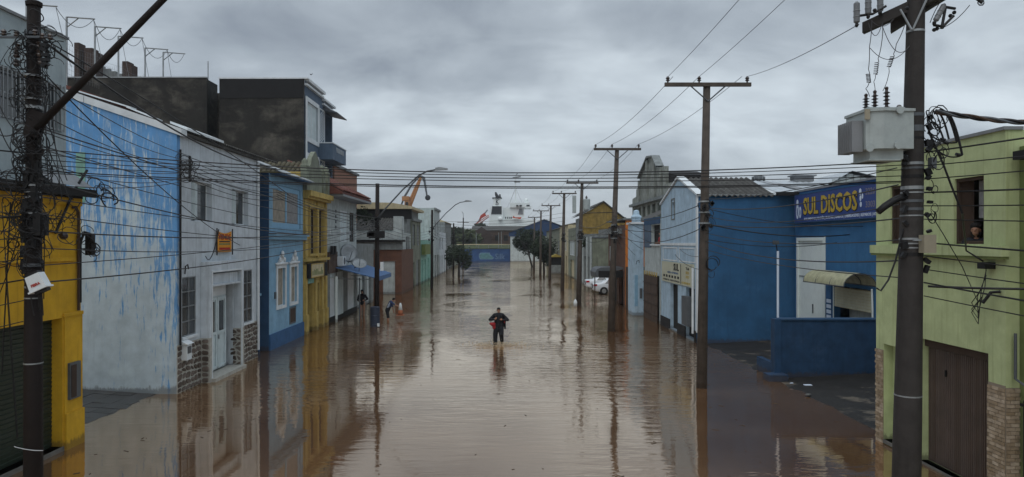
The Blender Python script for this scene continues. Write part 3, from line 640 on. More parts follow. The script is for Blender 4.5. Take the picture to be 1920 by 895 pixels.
for u in (35.35, 38.65, 39.6):
    q = t.part('parapet_pier', MB().box(XO - .12, XO + .2, u - .2, u + .2, 7.36, 8.55), 'moss'); t.part('finial', MB().lathe((XO + .04, u, 8.55), [(0, .2), (.1, .22), (.16, .12), (.3, .17), (.45, .05)], 8), 'moss', parent=q, smooth=True)
sg = t.part('sign', MB().box(XO + .14, XO + .3, 35.35, 38.9, 2.85, 3.62), 'signblk', label='green and yellow painted signboard above the door')
t.part('sign_face', slab('x', XO + .302, 1, 35.7, 38.0, 2.92, 3.55, .01), 'cream', parent=sg); t.part('sign_border', frame_mb('x', XO + .3, 1, 35.62, 38.1, 2.87, 3.6, .05, .02), 'ochre', parent=sg)
mb = MB(); random.seed(3)
for i in range(9): mb.box(XO + .313, XO + .316, 35.8 + .24 * i, 35.95 + .24 * i, 3.0, 3.0 + random.uniform(.15, .42))
t.part('sign_print', mb, 'dgreen', parent=sg)
t.part('small_sign', slab('x', XO, 1, 35.7, 37.05, 2.56, 2.82, .05), 'mint', label='small mint board over the dark doorway')
rf = t.part('roof', MB().quad((-14.5, 35.3, 8.05), (-10.45, 35.3, 8.05), (-11.2, 37.0, 8.95), (-14.5, 37.0, 8.95)), 'tileold')
def tile_me(w, l, m):
    mb = MB(); n = 5; vs = []
    for i in range(n + 1):
        a = math.pi * i / n; vs += [(-w / 2 * math.cos(a), -l / 2, w * .35 * math.sin(a)), (-w / 2 * .85 * math.cos(a), l / 2, w * .3 * math.sin(a))]
    mb.add(vs, [(2 * i, 2 * i + 2, 2 * i + 3, 2 * i + 1) for i in range(n)]); me = mb.mesh('roof_tile'); me.materials.append(M[m]); return me
tm = tile_me(.24, .5, 'tileold')
for j in range(4):
    for i in range(15): t.inst('roof_tile', tm, (-14.2 + .25 * i + random.uniform(-.01, .01), 35.5 + .42 * j, 8.17 + .224 * j), rf, rot=(.486, 0, 0))

# ================================================================== 5  WHITE HOUSE, red tiled roof
t = T('tiled_house', 'grey white house with red clay tile roof, wide eave and white lower doors', 'house', (-10.3, 44, 0))
y0, y1 = 39.85, 47.9; X5 = -10.2
A = [(43.2, 45.0, 4.75, 6.7), (45.8, 47.3, 4.75, 6.7)]; B = [(40.6, 42.0, .3, 2.6), (45.2, 47.4, .3, 2.7)]
mb = MB(); facade(mb, 'x', X5, 1, y0, y1, -.6, 7.5, A + B, rv=.25, sides=6); t.part('wall', mb, 'pale')
window(t, 'x', X5, 1, *A[0], .05, 2, 1, 'trimwhite', 'woodwhite', .07, label='upper window with closed white shutters'); window(t, 'x', X5, 1, *A[1], .15, 2, 1, 'brown', 'glass', .07)
for a, b, c, e in B: t.part('door', slab('x', X5 - .1, 1, a + .05, b - .05, c, e, .03), 'trimwhite')
t.part('door', slab('x', X5, 1, 42.3, 43.8, .25, 2.5, .05), 'woodwhite', label='white half glazed metal door'); t.part('post', MB().box(X5 + .3, X5 + .4, 40.7, 40.85, -.2, 2.7), 'cleanwhite')
t.part('plinth', slab('x', X5, 1, y0, y1, -.6, .3, .04), 'dark')
for u0_, u1_ in ((39.9, 40.55), (42.05, 42.28), (43.85, 45.15), (47.45, 47.88)): t.part('lower_render', slab('x', X5, 1, u0_, u1_, .3, 2.9, .02), 'grey')
t.part('lintel_band', slab('x', X5, 1, 39.9, 47.88, 2.9, 3.05, .05), 'moss')
t.part('fence_panel', MB().box(X5 + .02, X5 + .1, 39.95, 42.1, 2.9, 4.15), 'rust', label='dark rusty sheet screen above the side gate')
for u in (40.3, 40.9): t.part('air_vent', MB().box(X5 + .1, X5 + .25, u, u + .3, 4.0, 4.5), 'dark')
for j in range(4): t.part('wall_ornament', MB().box(X5, X5 + .04, 41.9, 42.1, 5.55 + .32 * j, 5.72 + .32 * j), 'dsteel')
rf = t.part('roof', MB().add([(-9.25, y0 - .1, 7.62), (-9.25, y1 + .4, 7.62), (-12.4, y1 - 1.6, 9.3), (-12.4, y0 - .1, 9.3), (-9.25, y0 - .1, 7.5), (-9.25, y1 + .4, 7.5), (-12.4, y1 + .4, 7.5), (-12.4, y0 - .1, 7.5)], [(0, 1, 2, 3), (0, 1, 5, 4), (4, 5, 6, 7), (1, 2, 6), (1, 6, 5), (0, 3, 7, 4)]), 'tile')
tm = tile_me(.3, .5, 'tile')
sl = math.atan2(1.68, 3.15)
for j in range(8):
    for i in range(27 - (j // 2)): 
        t.inst('roof_tile', tm, (-9.45 - .40 * j, y0 + .1 + .3 * i, 7.76 + .214 * j + random.uniform(0, .02)), rf, rot=(0, sl, 0) if False else (sl, 0, R(90)))
t.part('eave_soffit', MB().box(X5, -9.22, y0, y1 + .35, 7.36, 7.49), 'lead')
for u in (40.2, 42.8, 45.4): t.part('cable_bracket', MB().box(X5, X5 + .12, u, u + .12, 5.2, 5.45), 'trimwhite')
aw = T('awning', 'blue canvas awning over the flooded pavement below satellite dishes', 'awning', (-10, 45, 3))
mb = MB(); q = [(-10.15, 41.6, 3.22), (-10.15, 49.5, 3.22), (-8.0, 49.2, 2.55), (-7.62, 41.0, 2.62)]
mb.add(q + [(x, y, z - .05) for x, y, z in q], [(0, 1, 2, 3), (4, 5, 6, 7), (0, 1, 5, 4), (1, 2, 6, 5), (2, 3, 7, 6), (3, 0, 4, 7)]); aw.part('canvas', mb, 'awning')
aw.part('valance', MB().add([(-8.0, 49.2, 2.5), (-7.62, 41.0, 2.57), (-7.62, 41.0, 2.35), (-8.0, 49.2, 2.28)], [(0, 1, 2, 3)]), 'awning')
for a, b in ((42, 41.5), (46, 45.5), (49, 48.8)): aw.part('strut', MB().tube([(-10.15, a, 2.5), (-7.9, b, 2.5)], .025, 5), 'steel')
aw.part('post', MB().tube([(-8.6, 41.3, -.3), (-8.6, 41.3, 2.6)], .04, 6), 'dsteel')
def dish(c, r, aim, label):
    s = T('satellite_dish', label, 'satellite dish', c); a = Vector(aim).normalized()
    s.part('reflector', MB().lathe(Vector(c), [(0, .02), (.02 * r, .35 * r), (.09 * r, .7 * r), (.2 * r, r), (.21 * r, r * 1.02), (.1 * r, .7 * r), (-.03, .02)], 18, a), 'steel', smooth=True)
    s.part('feed_arm', MB().tube([Vector(c) + Vector((0, 0, -r)), Vector(c) + a * r * .9], .02, 5), 'dsteel'); s.part('mount', MB().tube([c, (c[0] - .3, c[1] + .1, c[2] - .5 * r)], .03, 6), 'dsteel')
dish((-9.8, 43.6, 4.0), .6, (.8, -.9, .35), 'upright mesh satellite dish on the tiled house wall'); dish((-9.0, 43.0, 3.35), .48, (.3, -.6, .9), 'upturned satellite dish lying on the blue awning')
aw2 = T('air_conditioner', 'white air conditioner box between the dishes above the blue awning', 'air conditioner', (-9.9, 42.3, 3.4))
aw2.part('casing', MB().box(-10.15, -9.75, 42.0, 42.8, 3.3, 3.85), 'trimwhite'); aw2.part('fan_grille', MB().lathe((-9.75, 42.4, 3.57), [(0, .22), (.012, .22)], 12, (1, 0, 0)), 'dsteel')

# 5b small pale house beyond
def row_house(name, label, X, d, y0, y1, h, wall, ups=(), downs=(), roof=None, side=8, base=-.6, gm='glass', dm='brown', corn=None, fm='trimwhite'):
    t = T(name, label, 'house', (X - d * 1, (y0 + y1) / 2, 0))
    mb = MB(); facade(mb, 'x', X, d, y0, y1, base, h, list(ups) + list(downs), rv=.25, sides=side); t.part('wall', mb, wall)
    for w in ups: window(t, 'x', X, d, *w, .15, 2, 1, fm, gm, .07)
    for w in downs: t.part('door', slab('x', X - d * .22, d, w[0], w[1], w[2], w[3], .04), dm)
    if corn: t.part('cornice', slab('x', X, d, y0, y1, h - .25, h + .04, .18), corn)
    if roof:
        q = X + d * .3
        t.part('roof', MB().prism([(q, h + .02), (X - d * side, h + .02), (X - d * side / 2, h + roof[0])], 'y', y0, y1), roof[1])
    return t
t = row_house('low_shop', 'low grey shopfront beside the tiled house, behind the awning end', -10.35, 1, 48.3, 55, 4.6, 'grey', (), [(49, 51.5, 0, 2.6), (52.3, 54, 0, 2.7)], side=4, dm='pale')
# 6 cross-facing red brown shop at the lot's far side
t = T('brown_workshop', 'red brown workshop wall with dark fascia and sloping corrugated roof', 'building', (-11, 63, 0))
yy = 63.0; xa, xb = -9.3, -15.5
mb = MB(); facade(mb, 'y', yy, -1, xb, xa, -.6, 4.05, [(-11.0, -9.9, 0, 3.0)], rv=.25, sides=8); t.part('wall', mb, 'kraft')
t.part('door', slab('y', yy + .2, -1, -11.0, -9.9, 0, 3.0, .03), 'kraft')
t.part('fascia', MB().box(xb, xa + .1, yy - .12, yy, 4.05, 4.75), 'grey'); t.part('gutter', MB().box(xb, xa + .3, yy - .4, yy + .3, 4.75, 4.95), 'blackroof')
t.part('upper_wall', MB().box(xb, xa, yy + .5, yy + .7, 4.95, 5.85), 'pale')
mb = MB(); corrugated(mb, xb, xa - .9, yy + .4, yy + 4.5, lambda x, y: 5.85 + (y - yy - .4) * .30, along='x', pitch=.26, amp=.05, nx=2); t.part('roof', mb, 'corr')
t.part('chimney_block', MB().box(-10.1, -9.3, yy + .3, yy + 1.5, 4.95, 7.1), 'pale')
t = T('flat_roof_building', 'pale flat roofed building with two round ventilators on its roof', 'building', (-12, 74, 0))
mb = MB(); facade(mb, 'y', 68.5, -1, -18.5, -9.6, -.6, 8.0, [], rv=.2, sides=9); t.part('wall', mb, 'grey')
t.part('roof_slab', MB().prism([(-18.8, 8.0), (-9.0, 8.0), (-9.0, 8.25), (-11, 8.6), (-16, 8.7), (-18.8, 8.3)], 'y', 67.9, 78), 'cream')
t.part('eave_shadow_board', MB().box(-18.4, -9.1, 68.2, 68.48, 7.0, 7.98), 'blackroof')  # black board stands in for the shade under the roof slab
for x in (-16.4, -15.5): 
    q = t.part('roof_ventilator', MB().lathe((x, 69, 8.55), [(0, .22), (.35, .22), (.4, .42), (.6, .45), (.8, .3), (.85, .05)], 12), 'steel', smooth=True)
t = row_house('narrow_shop', 'narrow grey white shop with a tall dark doorway past the brown workshop', -9.55, 1, 63.1, 71, 5.6, 'pale', [(67.5, 70.3, 3.8, 5.3)], [(64, 65.5, 0, 3.4), (67.6, 69.5, 0, 2.6)], side=5)
t = row_house('two_storey_shop', 'two storey grey house with a dark open upper window', -9.5, 1, 71.2, 79, 7.2, 'moss', [(72, 74, 4.4, 6.6), (75.6, 78, 4.4, 6.6)], [(72, 73.5, 0, 2.6), (75, 78, 0, 2.8)], side=6, gm='dark', corn='grey')
t = row_house('mint_house', 'mint green single storey house with pale doors beside the third lamp pole', -9.5, 1, 79.2, 92, 5.0, 'mint', (), [(80, 81.2, 0, 2.7), (83, 84.3, 0, 2.7), (86.5, 88, 0, 2.8), (89.5, 91, 0, 2.6)], side=8, dm='cleanwhite')
t.part('signboard', MB().box(-9.45, -9.0, 79.4, 85, 3.3, 4.5), 'dgreen', label='dark olive signboard over the mint doors')
t = row_house('tall_grey_building', 'tall grey rendered building standing blade like above the mint house', -9.3, 1, 92.2, 100, 9.3, 'pale', [(93, 95, 5.5, 7.5), (96.5, 98.5, 5.5, 7.5)], [(93, 95, 0, 3), (96.5, 98.5, 0, 3)], side=2.6, corn='grey')
t = row_house('white_striped_house', 'white house with three tall pale doors near the small street tree', -9.4, 1, 100.2, 112, 6.2, 'white', [(101, 103, 3.6, 5.4), (105, 107, 3.6, 5.4)], [(101, 102.4, 0, 2.8), (104.5, 106, 0, 2.8), (108.5, 110, 0, 2.8)], side=8, dm='grey')
t = row_house('tan_roofed_building', 'building with tan roof and dark side beyond the white house', -9.6, 1, 112.2, 126, 8.0, 'grey', [(114, 117, 4.5, 6.5)], [(114, 118, 0, 3.4)], roof=(1.8, 'cream'), side=9)
t = row_house('last_low_house', 'last low grey house on the left before the port wall', -9.8, 1, 126.3, 150, 4.2, 'moss', (), [(128, 130, 0, 2.6), (135, 137, 0, 2.6)], side=10)
# dark building with slate blue front, set back
XG = -14.0
t = T('mouldy_apartment_block', 'tall block with black mouldy blank side wall and slate blue balcony front', 'building', (-17, 50, 0))
ga, gb = 48.5, 56.6
fr = [(49.2, 52.0, 12.2, 14.75), (49.2, 52.0, 8.2, 10.8)]; bal = [(54.3, 56.3, 12.3, 14.8), (54.3, 56.3, 8.2, 10.9)]
mb = MB(); facade(mb, 'x', XG, 1, ga + .2, 53.3, -.6, 16.15, fr, rv=.2); facade(mb, 'x', XG - .005, 1, 53.3, gb, -.6, 15.7, bal, rv=1.0, sides=6, back=False); t.part('street_front', mb, 'greyblue')
t.part('side_wall', MB().box(-19.9, XG - .01, ga, ga + .2, -.6, 16.15), 'concrete')
t.part('recessed_wall', MB().box(-21.3, -19.9, ga + 3, ga + 3.2, -.6, 15.8), 'concrete', label='darkest recessed strip of the side wall with a small louvre')
lv = t.part('louvre_window', MB().box(-21.1, -20.2, ga + 2.93, ga + 2.99, 11.2, 13.4), 'dsteel')
for i in range(8): t.part('louvre_slat', MB().obox((-20.65, ga + 2.9, 11.4 + .26 * i), .42, .02, .07, rx=.5), 'dsteel', parent=lv)
t.part('side_wall_far', MB().box(-33, -21.3, ga + 1.2, ga + 1.4, -.6, 16.5), 'concrete'); t.part('return_wall', MB().box(-21.3, -21.28, ga + 1.4, ga + 3, -.6, 16.4), 'concrete'); t.part('return_wall', MB().box(-19.92, -19.9, ga + .2, ga + 3, -.6, 16.1), 'concrete')
t.part('roof_slab', MB().box(-19.9, XG - .02, ga + .2, gb, 15.5, 15.75), 'lead'); t.part('roof_slab', MB().box(-33, -21.31, ga + 1.4, 70, 15.4, 15.6), 'lead')
mb = MB(); mb.box(-19.95, XG + .3, ga - .05, ga + .3, 16.15, 16.24); mb.box(XG, XG + .3, ga + .3, 53.3, 16.05, 16.24); mb.box(XG, XG + .2, ga + .2, 53.3, 15.75, 15.9); mb.box(XG, XG + .28, 53.32, gb, 15.6, 15.76); mb.box(XG, XG + .18, 53.32, gb, 15.3, 15.42)
t.part('cornice', mb, 'trimwhite')
t.part('coping', MB().box(-33, -21.3, ga + 1.15, ga + 1.5, 16.5, 16.58), 'steel')
t.part('stain_band', MB().box(-19.9, XG - .01, ga - .03, ga - .001, 16.15 - 1.35, 16.14), 'blackroof', label='darker parapet band along the blank wall top')
for w in fr: window(t, 'x', XG, 1, *w, .1, 2, 1, 'trimwhite', 'woodwhite', .1); t.part('window_surround', frame_mb('x', XG + .002, 1, w[0] - .3, w[1] + .3, w[2] - .3, w[3] + .3, .3, .07), 'trimwhite')
for z in (12.2, 8.3):
    q = t.part('lattice_shutter', frame_mb('x', XG + .002, 1, 52.5, 54.0, z, z + 2.7, .07, .05), 'trimwhite')
    for i in range(11): t.part('lattice_slat', MB().obox((XG + .03, 53.25, z + .3 + .22 * i), .012, .7, .03, rx=.5), 'trimwhite', parent=q)
for w in bal: t.part('balcony_door', slab('x', XG - .95, 1, w[0] + .1, w[1] - .1, w[2], w[3], .03), 'dsteel')
q = t.part('balcony', MB().box(XG, XG + 1.05, 52.4, gb + .2, 11.0, 11.15).box(XG + .93, XG + 1.05, 52.4, gb + .2, 11.15, 12.2).box(XG, XG + .93, 52.4, 52.52, 11.15, 12.2).box(XG, XG + .93, gb + .08, gb + .2, 11.15, 12.2), 'greyblue')
t.part('balcony_coping', MB().box(XG, XG + 1.1, 52.36, gb + .24, 12.2, 12.27), 'trimwhite', parent=q)
for i in range(9): t.part('diagonal_slat', MB().obox((XG + 1.07, 53.6 + .28 * i, 11.85), .01, .03, .2, rx=.5), 'trimwhite', parent=q)
t.part('balcony_canopy', MB().prism([(XG, 14.95), (XG + 1.1, 14.7), (XG + 1.1, 14.78), (XG, 15.2)], 'y', 53.6, gb + .3), 'dsteel')
t.part('downpipe', MB().tube([(XG + .08, ga + .35, 15.0), (XG + .08, ga + .35, 8)], .07, 7), 'trimwhite')
t.part('roof_antenna', MB().tube([(-22.2, 52, 15.6), (-22.2, 52, 18.3)], .04, 5), 'steel')
t = row_house('terracotta_house', 'terracotta walled house with sloping roof edge behind the tiled house', -14.0, 1, 57.2, 66, 11.0, 'terracotta', [(60, 61.5, 7.5, 9.5)], (), side=8)
t.part('roof_edge', MB().box(-14.2, -13.8, 57.0, 66.2, 11.0, 11.2), 'dsteel')
# rooftop ball court: gallows frames with netting, and ruined brick stacks
for i, (px_, tz) in enumerate(((50, 20.6), (125, 20.2), (178, 20.3), (222, 20.4), (272, 20.5), (306, 20.8))):
    X = -31.0 if i else -31.2; Y = Yx(px_, X); tz = Zy((8, 32, 50, 68, 90, 98)[i], Y); 
    f = T('net_frame', ['first', 'second', 'third', 'fourth', 'fifth', 'last'][i] + ' gallows shaped net frame from the left above the black wall', 'net frame', (X, Y, 15.6), 'net frames on the roof')
    L_ = 2.0
    f.part('post', MB().box(X - .05, X + .05, Y - .05, Y + .05, 15.6, tz), 'steel'); f.part('arm', MB().tube([(X, Y, tz), (X + L_, Y, tz - .15)], .055, 4), 'steel'); f.part('brace', MB().tube([(X, Y, tz - .75), (X + .85, Y, tz - .08)], .045, 4), 'steel')
nt_ = T('court_netting', 'thin sagging grey netting strung between the roof frames', 'netting', (-30, 54, 16))
for i in range(5):
    a = [Yx(p_, -31) for p_ in (50, 125, 178, 222, 272, 306)]; za = [Zy(p_, y) for p_, y in zip((8, 32, 50, 68, 90, 98), a)]
    nt_.part('edge_cord', cable((-29.1, a[i], za[i] - .2), (-29.1, a[i + 1], za[i + 1] - .2), .9 + .2 * (i % 2), .022, 10), 'net')
    nt_.part('tie_cord', cable((-29.1, a[i], za[i] - .2), (-28.6, a[i] + .8, 16.3), .15, .018, 8), 'net')
mb = MB()
for i in range(5):
    for j in range(14):
        y = a[i] + (a[i + 1] - a[i]) * j / 14; zt_ = 18.3 - .6 * math.sin(math.pi * j / 14); mb.tube([(-29.0, y, 15.7), (-29.05, y + .15, zt_)], .008, 3)
    for k in range(7): mb.tube(cable((-29.0, a[i], 16 + .33 * k), (-29.0, a[i + 1], 16 + .33 * k), .15, .008, 5, nn=3).v[:3] and [(-29.0, a[i], 16 + .33 * k), (-29.0, (a[i] + a[i + 1]) / 2, 15.85 + .33 * k), (-29.0, a[i + 1], 16 + .33 * k)], .008, 3)
nt_.part('mesh_cords', mb, 'net', kind='stuff')
for i, (p0, p1, pt, hh) in enumerate(((139, 148, 80, 0), (158, 173, 90, 0), (173, 181, 97, 0), (229, 240, 115, 0), (240, 247, 121, 0))):
    Y = 62; solo('brick_stack', MB().box(Xy(p0, Y), Xy(p1, Y), Y, Y + 1, 15.0, Zy(pt, Y)), 'brickred', ['thin brick stub at the left edge of the black roofline', 'broad square brick stack on the black roofline', 'lower brick stack stuck to the broad one', 'brick stack near the middle of the roof netting', 'shorter brick stack joined to the middle one'][i], 'chimney', (Xy(p0, Y), Y, 15))
mb = MB()
for i in range(9): mb.box(Xy(140 + 11 * i, 63), Xy(151 + 11 * i, 63) - .01, 63, 63.3, 15, Zy(106 + 4.6 * i, 63))
solo('stepped_parapet', mb, 'grey', 'grey stepped parapet wall behind the roof netting', 'wall', (-36, 63, 15))

# damp haze over the river end of the street
mb = MB(); mb.box(-1600, 1600, -400, 3100, -1.8, 41); hz_ = bpy.data.materials.new('river haze'); hz_.use_nodes = True
for n_ in list(hz_.node_tree.nodes):
    if n_.type == 'BSDF_PRINCIPLED': hz_.node_tree.nodes.remove(n_)
pv = hz_.node_tree.nodes.new('ShaderNodeVolumePrincipled'); pv.inputs['Color'].default_value = (0.86, 0.90, 0.94, 1); pv.inputs['Density'].default_value = 0.0003
hz_.node_tree.links.new(pv.outputs[0], hz_.node_tree.nodes['Material Output'].inputs['Volume'])
struct('haze', mb, hz_, 'stuff')

# leaves, straw and scum drifting on the flood
rs2 = random.Random(77); mb = MB()
for k in range(260):
    y = 13 + 60 * rs2.random() ** 1.6; side = rs2.choice((-1, 1)); x = side * rs2.uniform(3, 9.2) if rs2.random() < .75 else rs2.uniform(-4, 4)
    cx2 = x + rs2.gauss(0, .2); s_ = rs2.uniform(.008, .03); a2 = rs2.uniform(0, 3.14)
    mb.obox((cx2, y, .004), s_ * rs2.uniform(1, 4), s_ * .5, .003, rz=a2)
struct('floating_scum', mb, 'scum', 'stuff')
# ================================================================== RIGHT SIDE
XR = 8.9
# ---- lime green house
t = T('green_house', 'lime green house with brick clad base and wide brown ribbed garage door', 'house', (9.3, 14.4, 0))
y0, y1 = 12.3, 16.58
G1 = (15.05, 15.97, 4.67, 5.98); G2 = (12.86, 13.7, 4.67, 5.95); GD = (12.74, 14.86, .05, 2.66); GN = (15.45, 16.25, .1, 2.33)
mb = MB(); facade(mb, 'x', XR, -1, y0, y1, -.6, 6.7, [G1, G2, GD, GN], rv=.22, sides=6); t.part('wall', mb, 'green')
t.part('coping', MB().box(XR - .05, XR + .3, y0 - .03, y1 + .02, 6.7, 6.76), 'lead')
t.part('cornice', MB().box(XR - .14, XR, y0 - .1, y1 + .03, 4.45, 4.64), 'green'); t.part('cornice_drip', MB().box(XR - .12, XR, y0 - .08, y1 + .02, 4.40, 4.45), 'dgreen')
t.part('niche_back', MB().box(XR + .21, XR + .23, GN[0], GN[1], GN[2], GN[3]), 'green'); t.part('niche_sill', MB().box(XR - .03, XR + .2, GN[0] + .01, GN[1] - .01, .02, .1), 'kerb')
def old_window(w):
    f = t.part('window', frame_mb('x', XR + .1, -1, w[0] + .004, w[1] - .004, w[2] + .004, w[3] - .004, .06, .06), 'brown')
    m = (w[3] - w[2]) / 2 - .05; zc = (w[2] + w[3]) / 2
    q = t.part('shutter_leaf', MB().obox((XR + .2, w[1] - .09, zc), .015, .11, m, rz=.9), 'brown', parent=f); t.part('shutter_leaf', MB().obox((XR + .2, w[0] + .09, zc), .015, .11, m, rz=-.9), 'brown', parent=f)
    c = (w[0] + w[1]) / 2
    t.part('curtain', MB().box(XR + .28, XR + .29, c - .16, c + .12, w[2] + .5, w[3] - .06), 'curtainw', parent=f)
    t.part('casement', frame_mb('x', XR + .26, -1, w[0] + .07, w[0] + .33, w[2] + .06, w[3] - .06, .03, .03), 'dsteel', parent=f)
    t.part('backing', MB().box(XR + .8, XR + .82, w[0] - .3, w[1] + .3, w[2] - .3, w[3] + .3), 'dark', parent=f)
old_window(G1); old_window(G2)
gd = t.part('garage_door', MB().box(XR + .2, XR + .26, GD[0], GD[1], GD[2], GD[3]), 'bronze')
me = MB().prism([(-.022, 0), (.022, 0), (.014, -.02), (-.014, -.02)], 'z', 0, GD[3] - GD[2] - .22).mesh('rib'); me.materials.append(M['bronze'])
nr = 34
for i in range(nr): t.inst('rib', me, (XR + .2, GD[0] + .06 + (GD[1] - GD[0] - .12) * i / (nr - 1), GD[2] + .03), gd, rot=(0, 0, R(-90)))
t.part('door_head', MB().box(XR + .12, XR + .2, GD[0], GD[1], GD[3] - .17, GD[3] - .003), 'brown', parent=gd); t.part('lock_handle', MB().box(XR + .14, XR + .17, 14.2, 14.23, 1.95, 2.08), 'black', parent=gd)
def bricks(ax, p, d, u0, u1, z0, z1, bw=.155, bh=.068, gap=.009):
    j = 0; z = z0
    back = t.part('cladding', slab(ax, p, d, u0, u1, z0, z1, .012), 'brickm')
    while z + bh <= z1 + .01:
        u = u0 - (bw / 2 if j % 2 else 0)
        while u < u1 - .01:
            a, b = max(u0, u), min(u1, u + bw - gap)
            if b - a > .03: t.part('brick', slab(ax, p + d * .012, d, a, b, z, min(z1, z + bh - gap), random.uniform(.008, .022)), 'brick', parent=back)
            u += bw
        z += bh; j += 1
bricks('x', XR, -1, GN[1] + .003, y1, 0.0, 2.18); bricks('x', XR, -1, y0, GD[0] - .003, 0.0, 2.15); bricks('y', y0, -1, XR - .0, XR + .25, 0.0, 2.12)
t.part('door_sill', MB().box(XR - .02, XR + .18, GD[0] + .01, GD[1] - .01, -.3, .05), 'kerb')
t.part('wire_bracket', MB().box(XR - .2, XR, 12.55, 12.75, 4.22, 4.34), 'black'); t.part('cable_entry', MB().tube([(XR - .2, 12.6, 3.6), (XR - .12, 12.5, 3.8), (XR - .02, 12.4, 3.82)], .03, 6), 'black')
t.part('stain', MB().ball((XR + .205, 15.9, .55), .004, .09, .13), 'dgreen', label='dark mould blotch in the niche')
# next house at the frame edge
t = T('edge_house', 'green house wall with barred gate cut off by the right edge', 'house', (9.6, 10, 0))
mb = MB(); facade(mb, 'x', 9.14, -1, 7.0, y0 - .01, -.6, 6.4, [(9.8, 12.05, 2.35, 4.5), (9.8, 12.05, 0, 2.0)], rv=.2, sides=5); t.part('wall', mb, 'dgreen')
window(t, 'x', 9.14, -1, 9.8, 12.05, 2.35, 4.5, .1, 2, 2, 'green', 'glass', .1); t.part('canopy', MB().box(8.95, 9.6, 7, 12.2, 6.15, 6.3), 'blackroof')
gt = t.part('gate', MB().box(9.0, 9.03, 9.8, 12.1, 1.85, 1.9).box(9.0, 9.03, 9.8, 12.1, .1, .15), 'black')
for i in range(20): t.part('gate_bar', MB().tube([(9.05, 9.85 + .117 * i, 0), (9.05, 9.85 + .117 * i, 1.95)], .012, 4), 'black', parent=gt)
t.part('pipe', MB().tube([(9.0, 12.2, 3.1), (9.0, 12.2, 2.3), (9.0, 11.9, 2.2)], .025, 6), 'dsteel')

# ---- sign shop behind the forecourt
XS = 13.5
t = T('sign_shop', 'blue shop front set back behind a forecourt, tall white door and painted sign', 'shop', (14, 28, 0))
D1 = (29.2, 31.95, .15, 4.92); D2 = (25.45, 28.35, .15, 2.95)
mb = MB(); facade(mb, 'x', XS, -1, 20.0, 32.15, -.6, 7.0, [D1, D2], rv=.25, sides=7); t.part('wall', mb, 'blue2')
dd = t.part('tall_door', slab('x', XS + .1, -1, D1[0] + .01, D1[1] - .01, D1[2], D1[3], .03), 'cleanwhite'); t.part('door_frame', frame_mb('x', XS + .06, -1, D1[0], D1[1], D1[2], D1[3], .14, .09), 'cleanwhite', parent=dd)
t.part('track', slab('x', XS + .06, -1, D1[0] + .15, D1[1] - .15, 3.15, 3.2, .02), 'steel', parent=dd); t.part('door_handle', slab('x', XS + .06, -1, 30.4, 30.46, 1.6, 2.0, .03), 'dsteel', parent=dd)
t.part('door_track', slab('x', XS, -1, 29.1, 29.2, .15, 4.95, .03), 'cleanwhite', parent=dd)
t.part('wall_box', MB().box(XS + .7, XS + .72, 25.3, 28.5, 0, 2.95), 'pale'); t.part('side_post', MB().box(XS - .02, XS + .1, 28.36, 28.42, .15, 2.95), 'cleanwhite')
rs = t.part('roller_shutter', MB().prism([(25.46, 2.1), (28.34, 2.1), (28.34, 2.9), (25.46, 2.9)], 'x', XS + .02, XS + .04), 'cream', label='half raised cream roller shutter')
for i in range(7): t.part('slat', MB().box(XS - .0, XS + .018, 25.47, 28.33, 2.12 + .11 * i, 2.215 + .11 * i), 'signcrm', parent=rs)
t.part('downpipe', MB().tube([(XS - .05, 25.35, 3.0), (XS - .05, 25.3, 2.2), (XS - .05, 25.3, .2)], .035, 6), 'cleanwhite')
t.part('roof_edge', MB().box(XS - .05, 20.4, 20, 32.2, 7.0, 7.08), 'lead')
bd = t.part('notice_board', slab('x', XS, -1, 28.55, 29.05, 1.1, 3.3, .02), 'plinth')
for i in range(4): 
    zz = 2.2 - .22 * i; q = t.part('notice_strip', slab('x', XS - .02, -1, 28.58, 28.98, zz, zz + .15, .004), 'signwht', parent=bd)
sg = T('shop_sign', 'long blue sign reading SUL DISCOS in gold letters', 'sign', (13.4, 28.3, 5.6))
sx = 13.3; sa, sb = 24.15, 31.75
sg.part('board', MB().box(sx, XS - .01, sa, sb, 5.58, 6.86), 'signblue'); sg.part('frame', frame_mb('x', sx + .001, -1, sa, sb, 5.58, 6.86, .03, .012), 'dkblue')
lettering(sg, 'SUL DISCOS', 'x', sx, -1, 30.78 + .05, 26.1 - .05, 5.88, 6.66, 'signblk', .008, bold=.06); lettering(sg, 'SUL DISCOS', 'x', sx - .009, -1, 30.78, 26.1, 5.92, 6.68, 'signyel', .006, bold=.025)
lettering(sg, 'ROLAMENTOS | PLATÔS | BUCHAS | GARFOS | EMBREAGENS | REPAROS | AT', 'x', sx, -1, 30.7, 24.75, 5.64, 5.82, 'signwht', .006, bold=.01)
lettering(sg, '3226', 'x', sx, -1, 25.5, 24.85, 6.45, 6.7, 'signdim', .006, bold=.02); lettering(sg, '3303', 'x', sx, -1, 25.5, 24.85, 5.98, 6.22, 'signdim', .006, bold=.02)
mb = MB()
for c, w, h_, zc in ((31.42, .14, .34, 6.1), (31.42, .1, .14, 6.5), (31.13, .11, .26, 6.05), (25.88, .08, .12, 6.6), (25.86, .06, .11, 6.35), (25.72, .05, .1, 6.42), (25.84, .07, .1, 6.12)):
    mb.prism([(c + w * math.cos(k * .5236), zc + h_ * math.sin(k * .5236)) for k in range(12)], 'x', sx - .008, sx)
sg.part('emblem', mb, 'signwht'); 
mb = MB()
for c, w, h_, zc in ((31.42, .05, .2, 6.08), (31.13, .05, .14, 6.05)): mb.prism([(c + w * math.cos(k * .5236), zc + h_ * math.sin(k * .5236)) for k in range(12)], 'x', sx - .012, sx - .008)
sg.part('emblem_centre', mb, 'signblue')
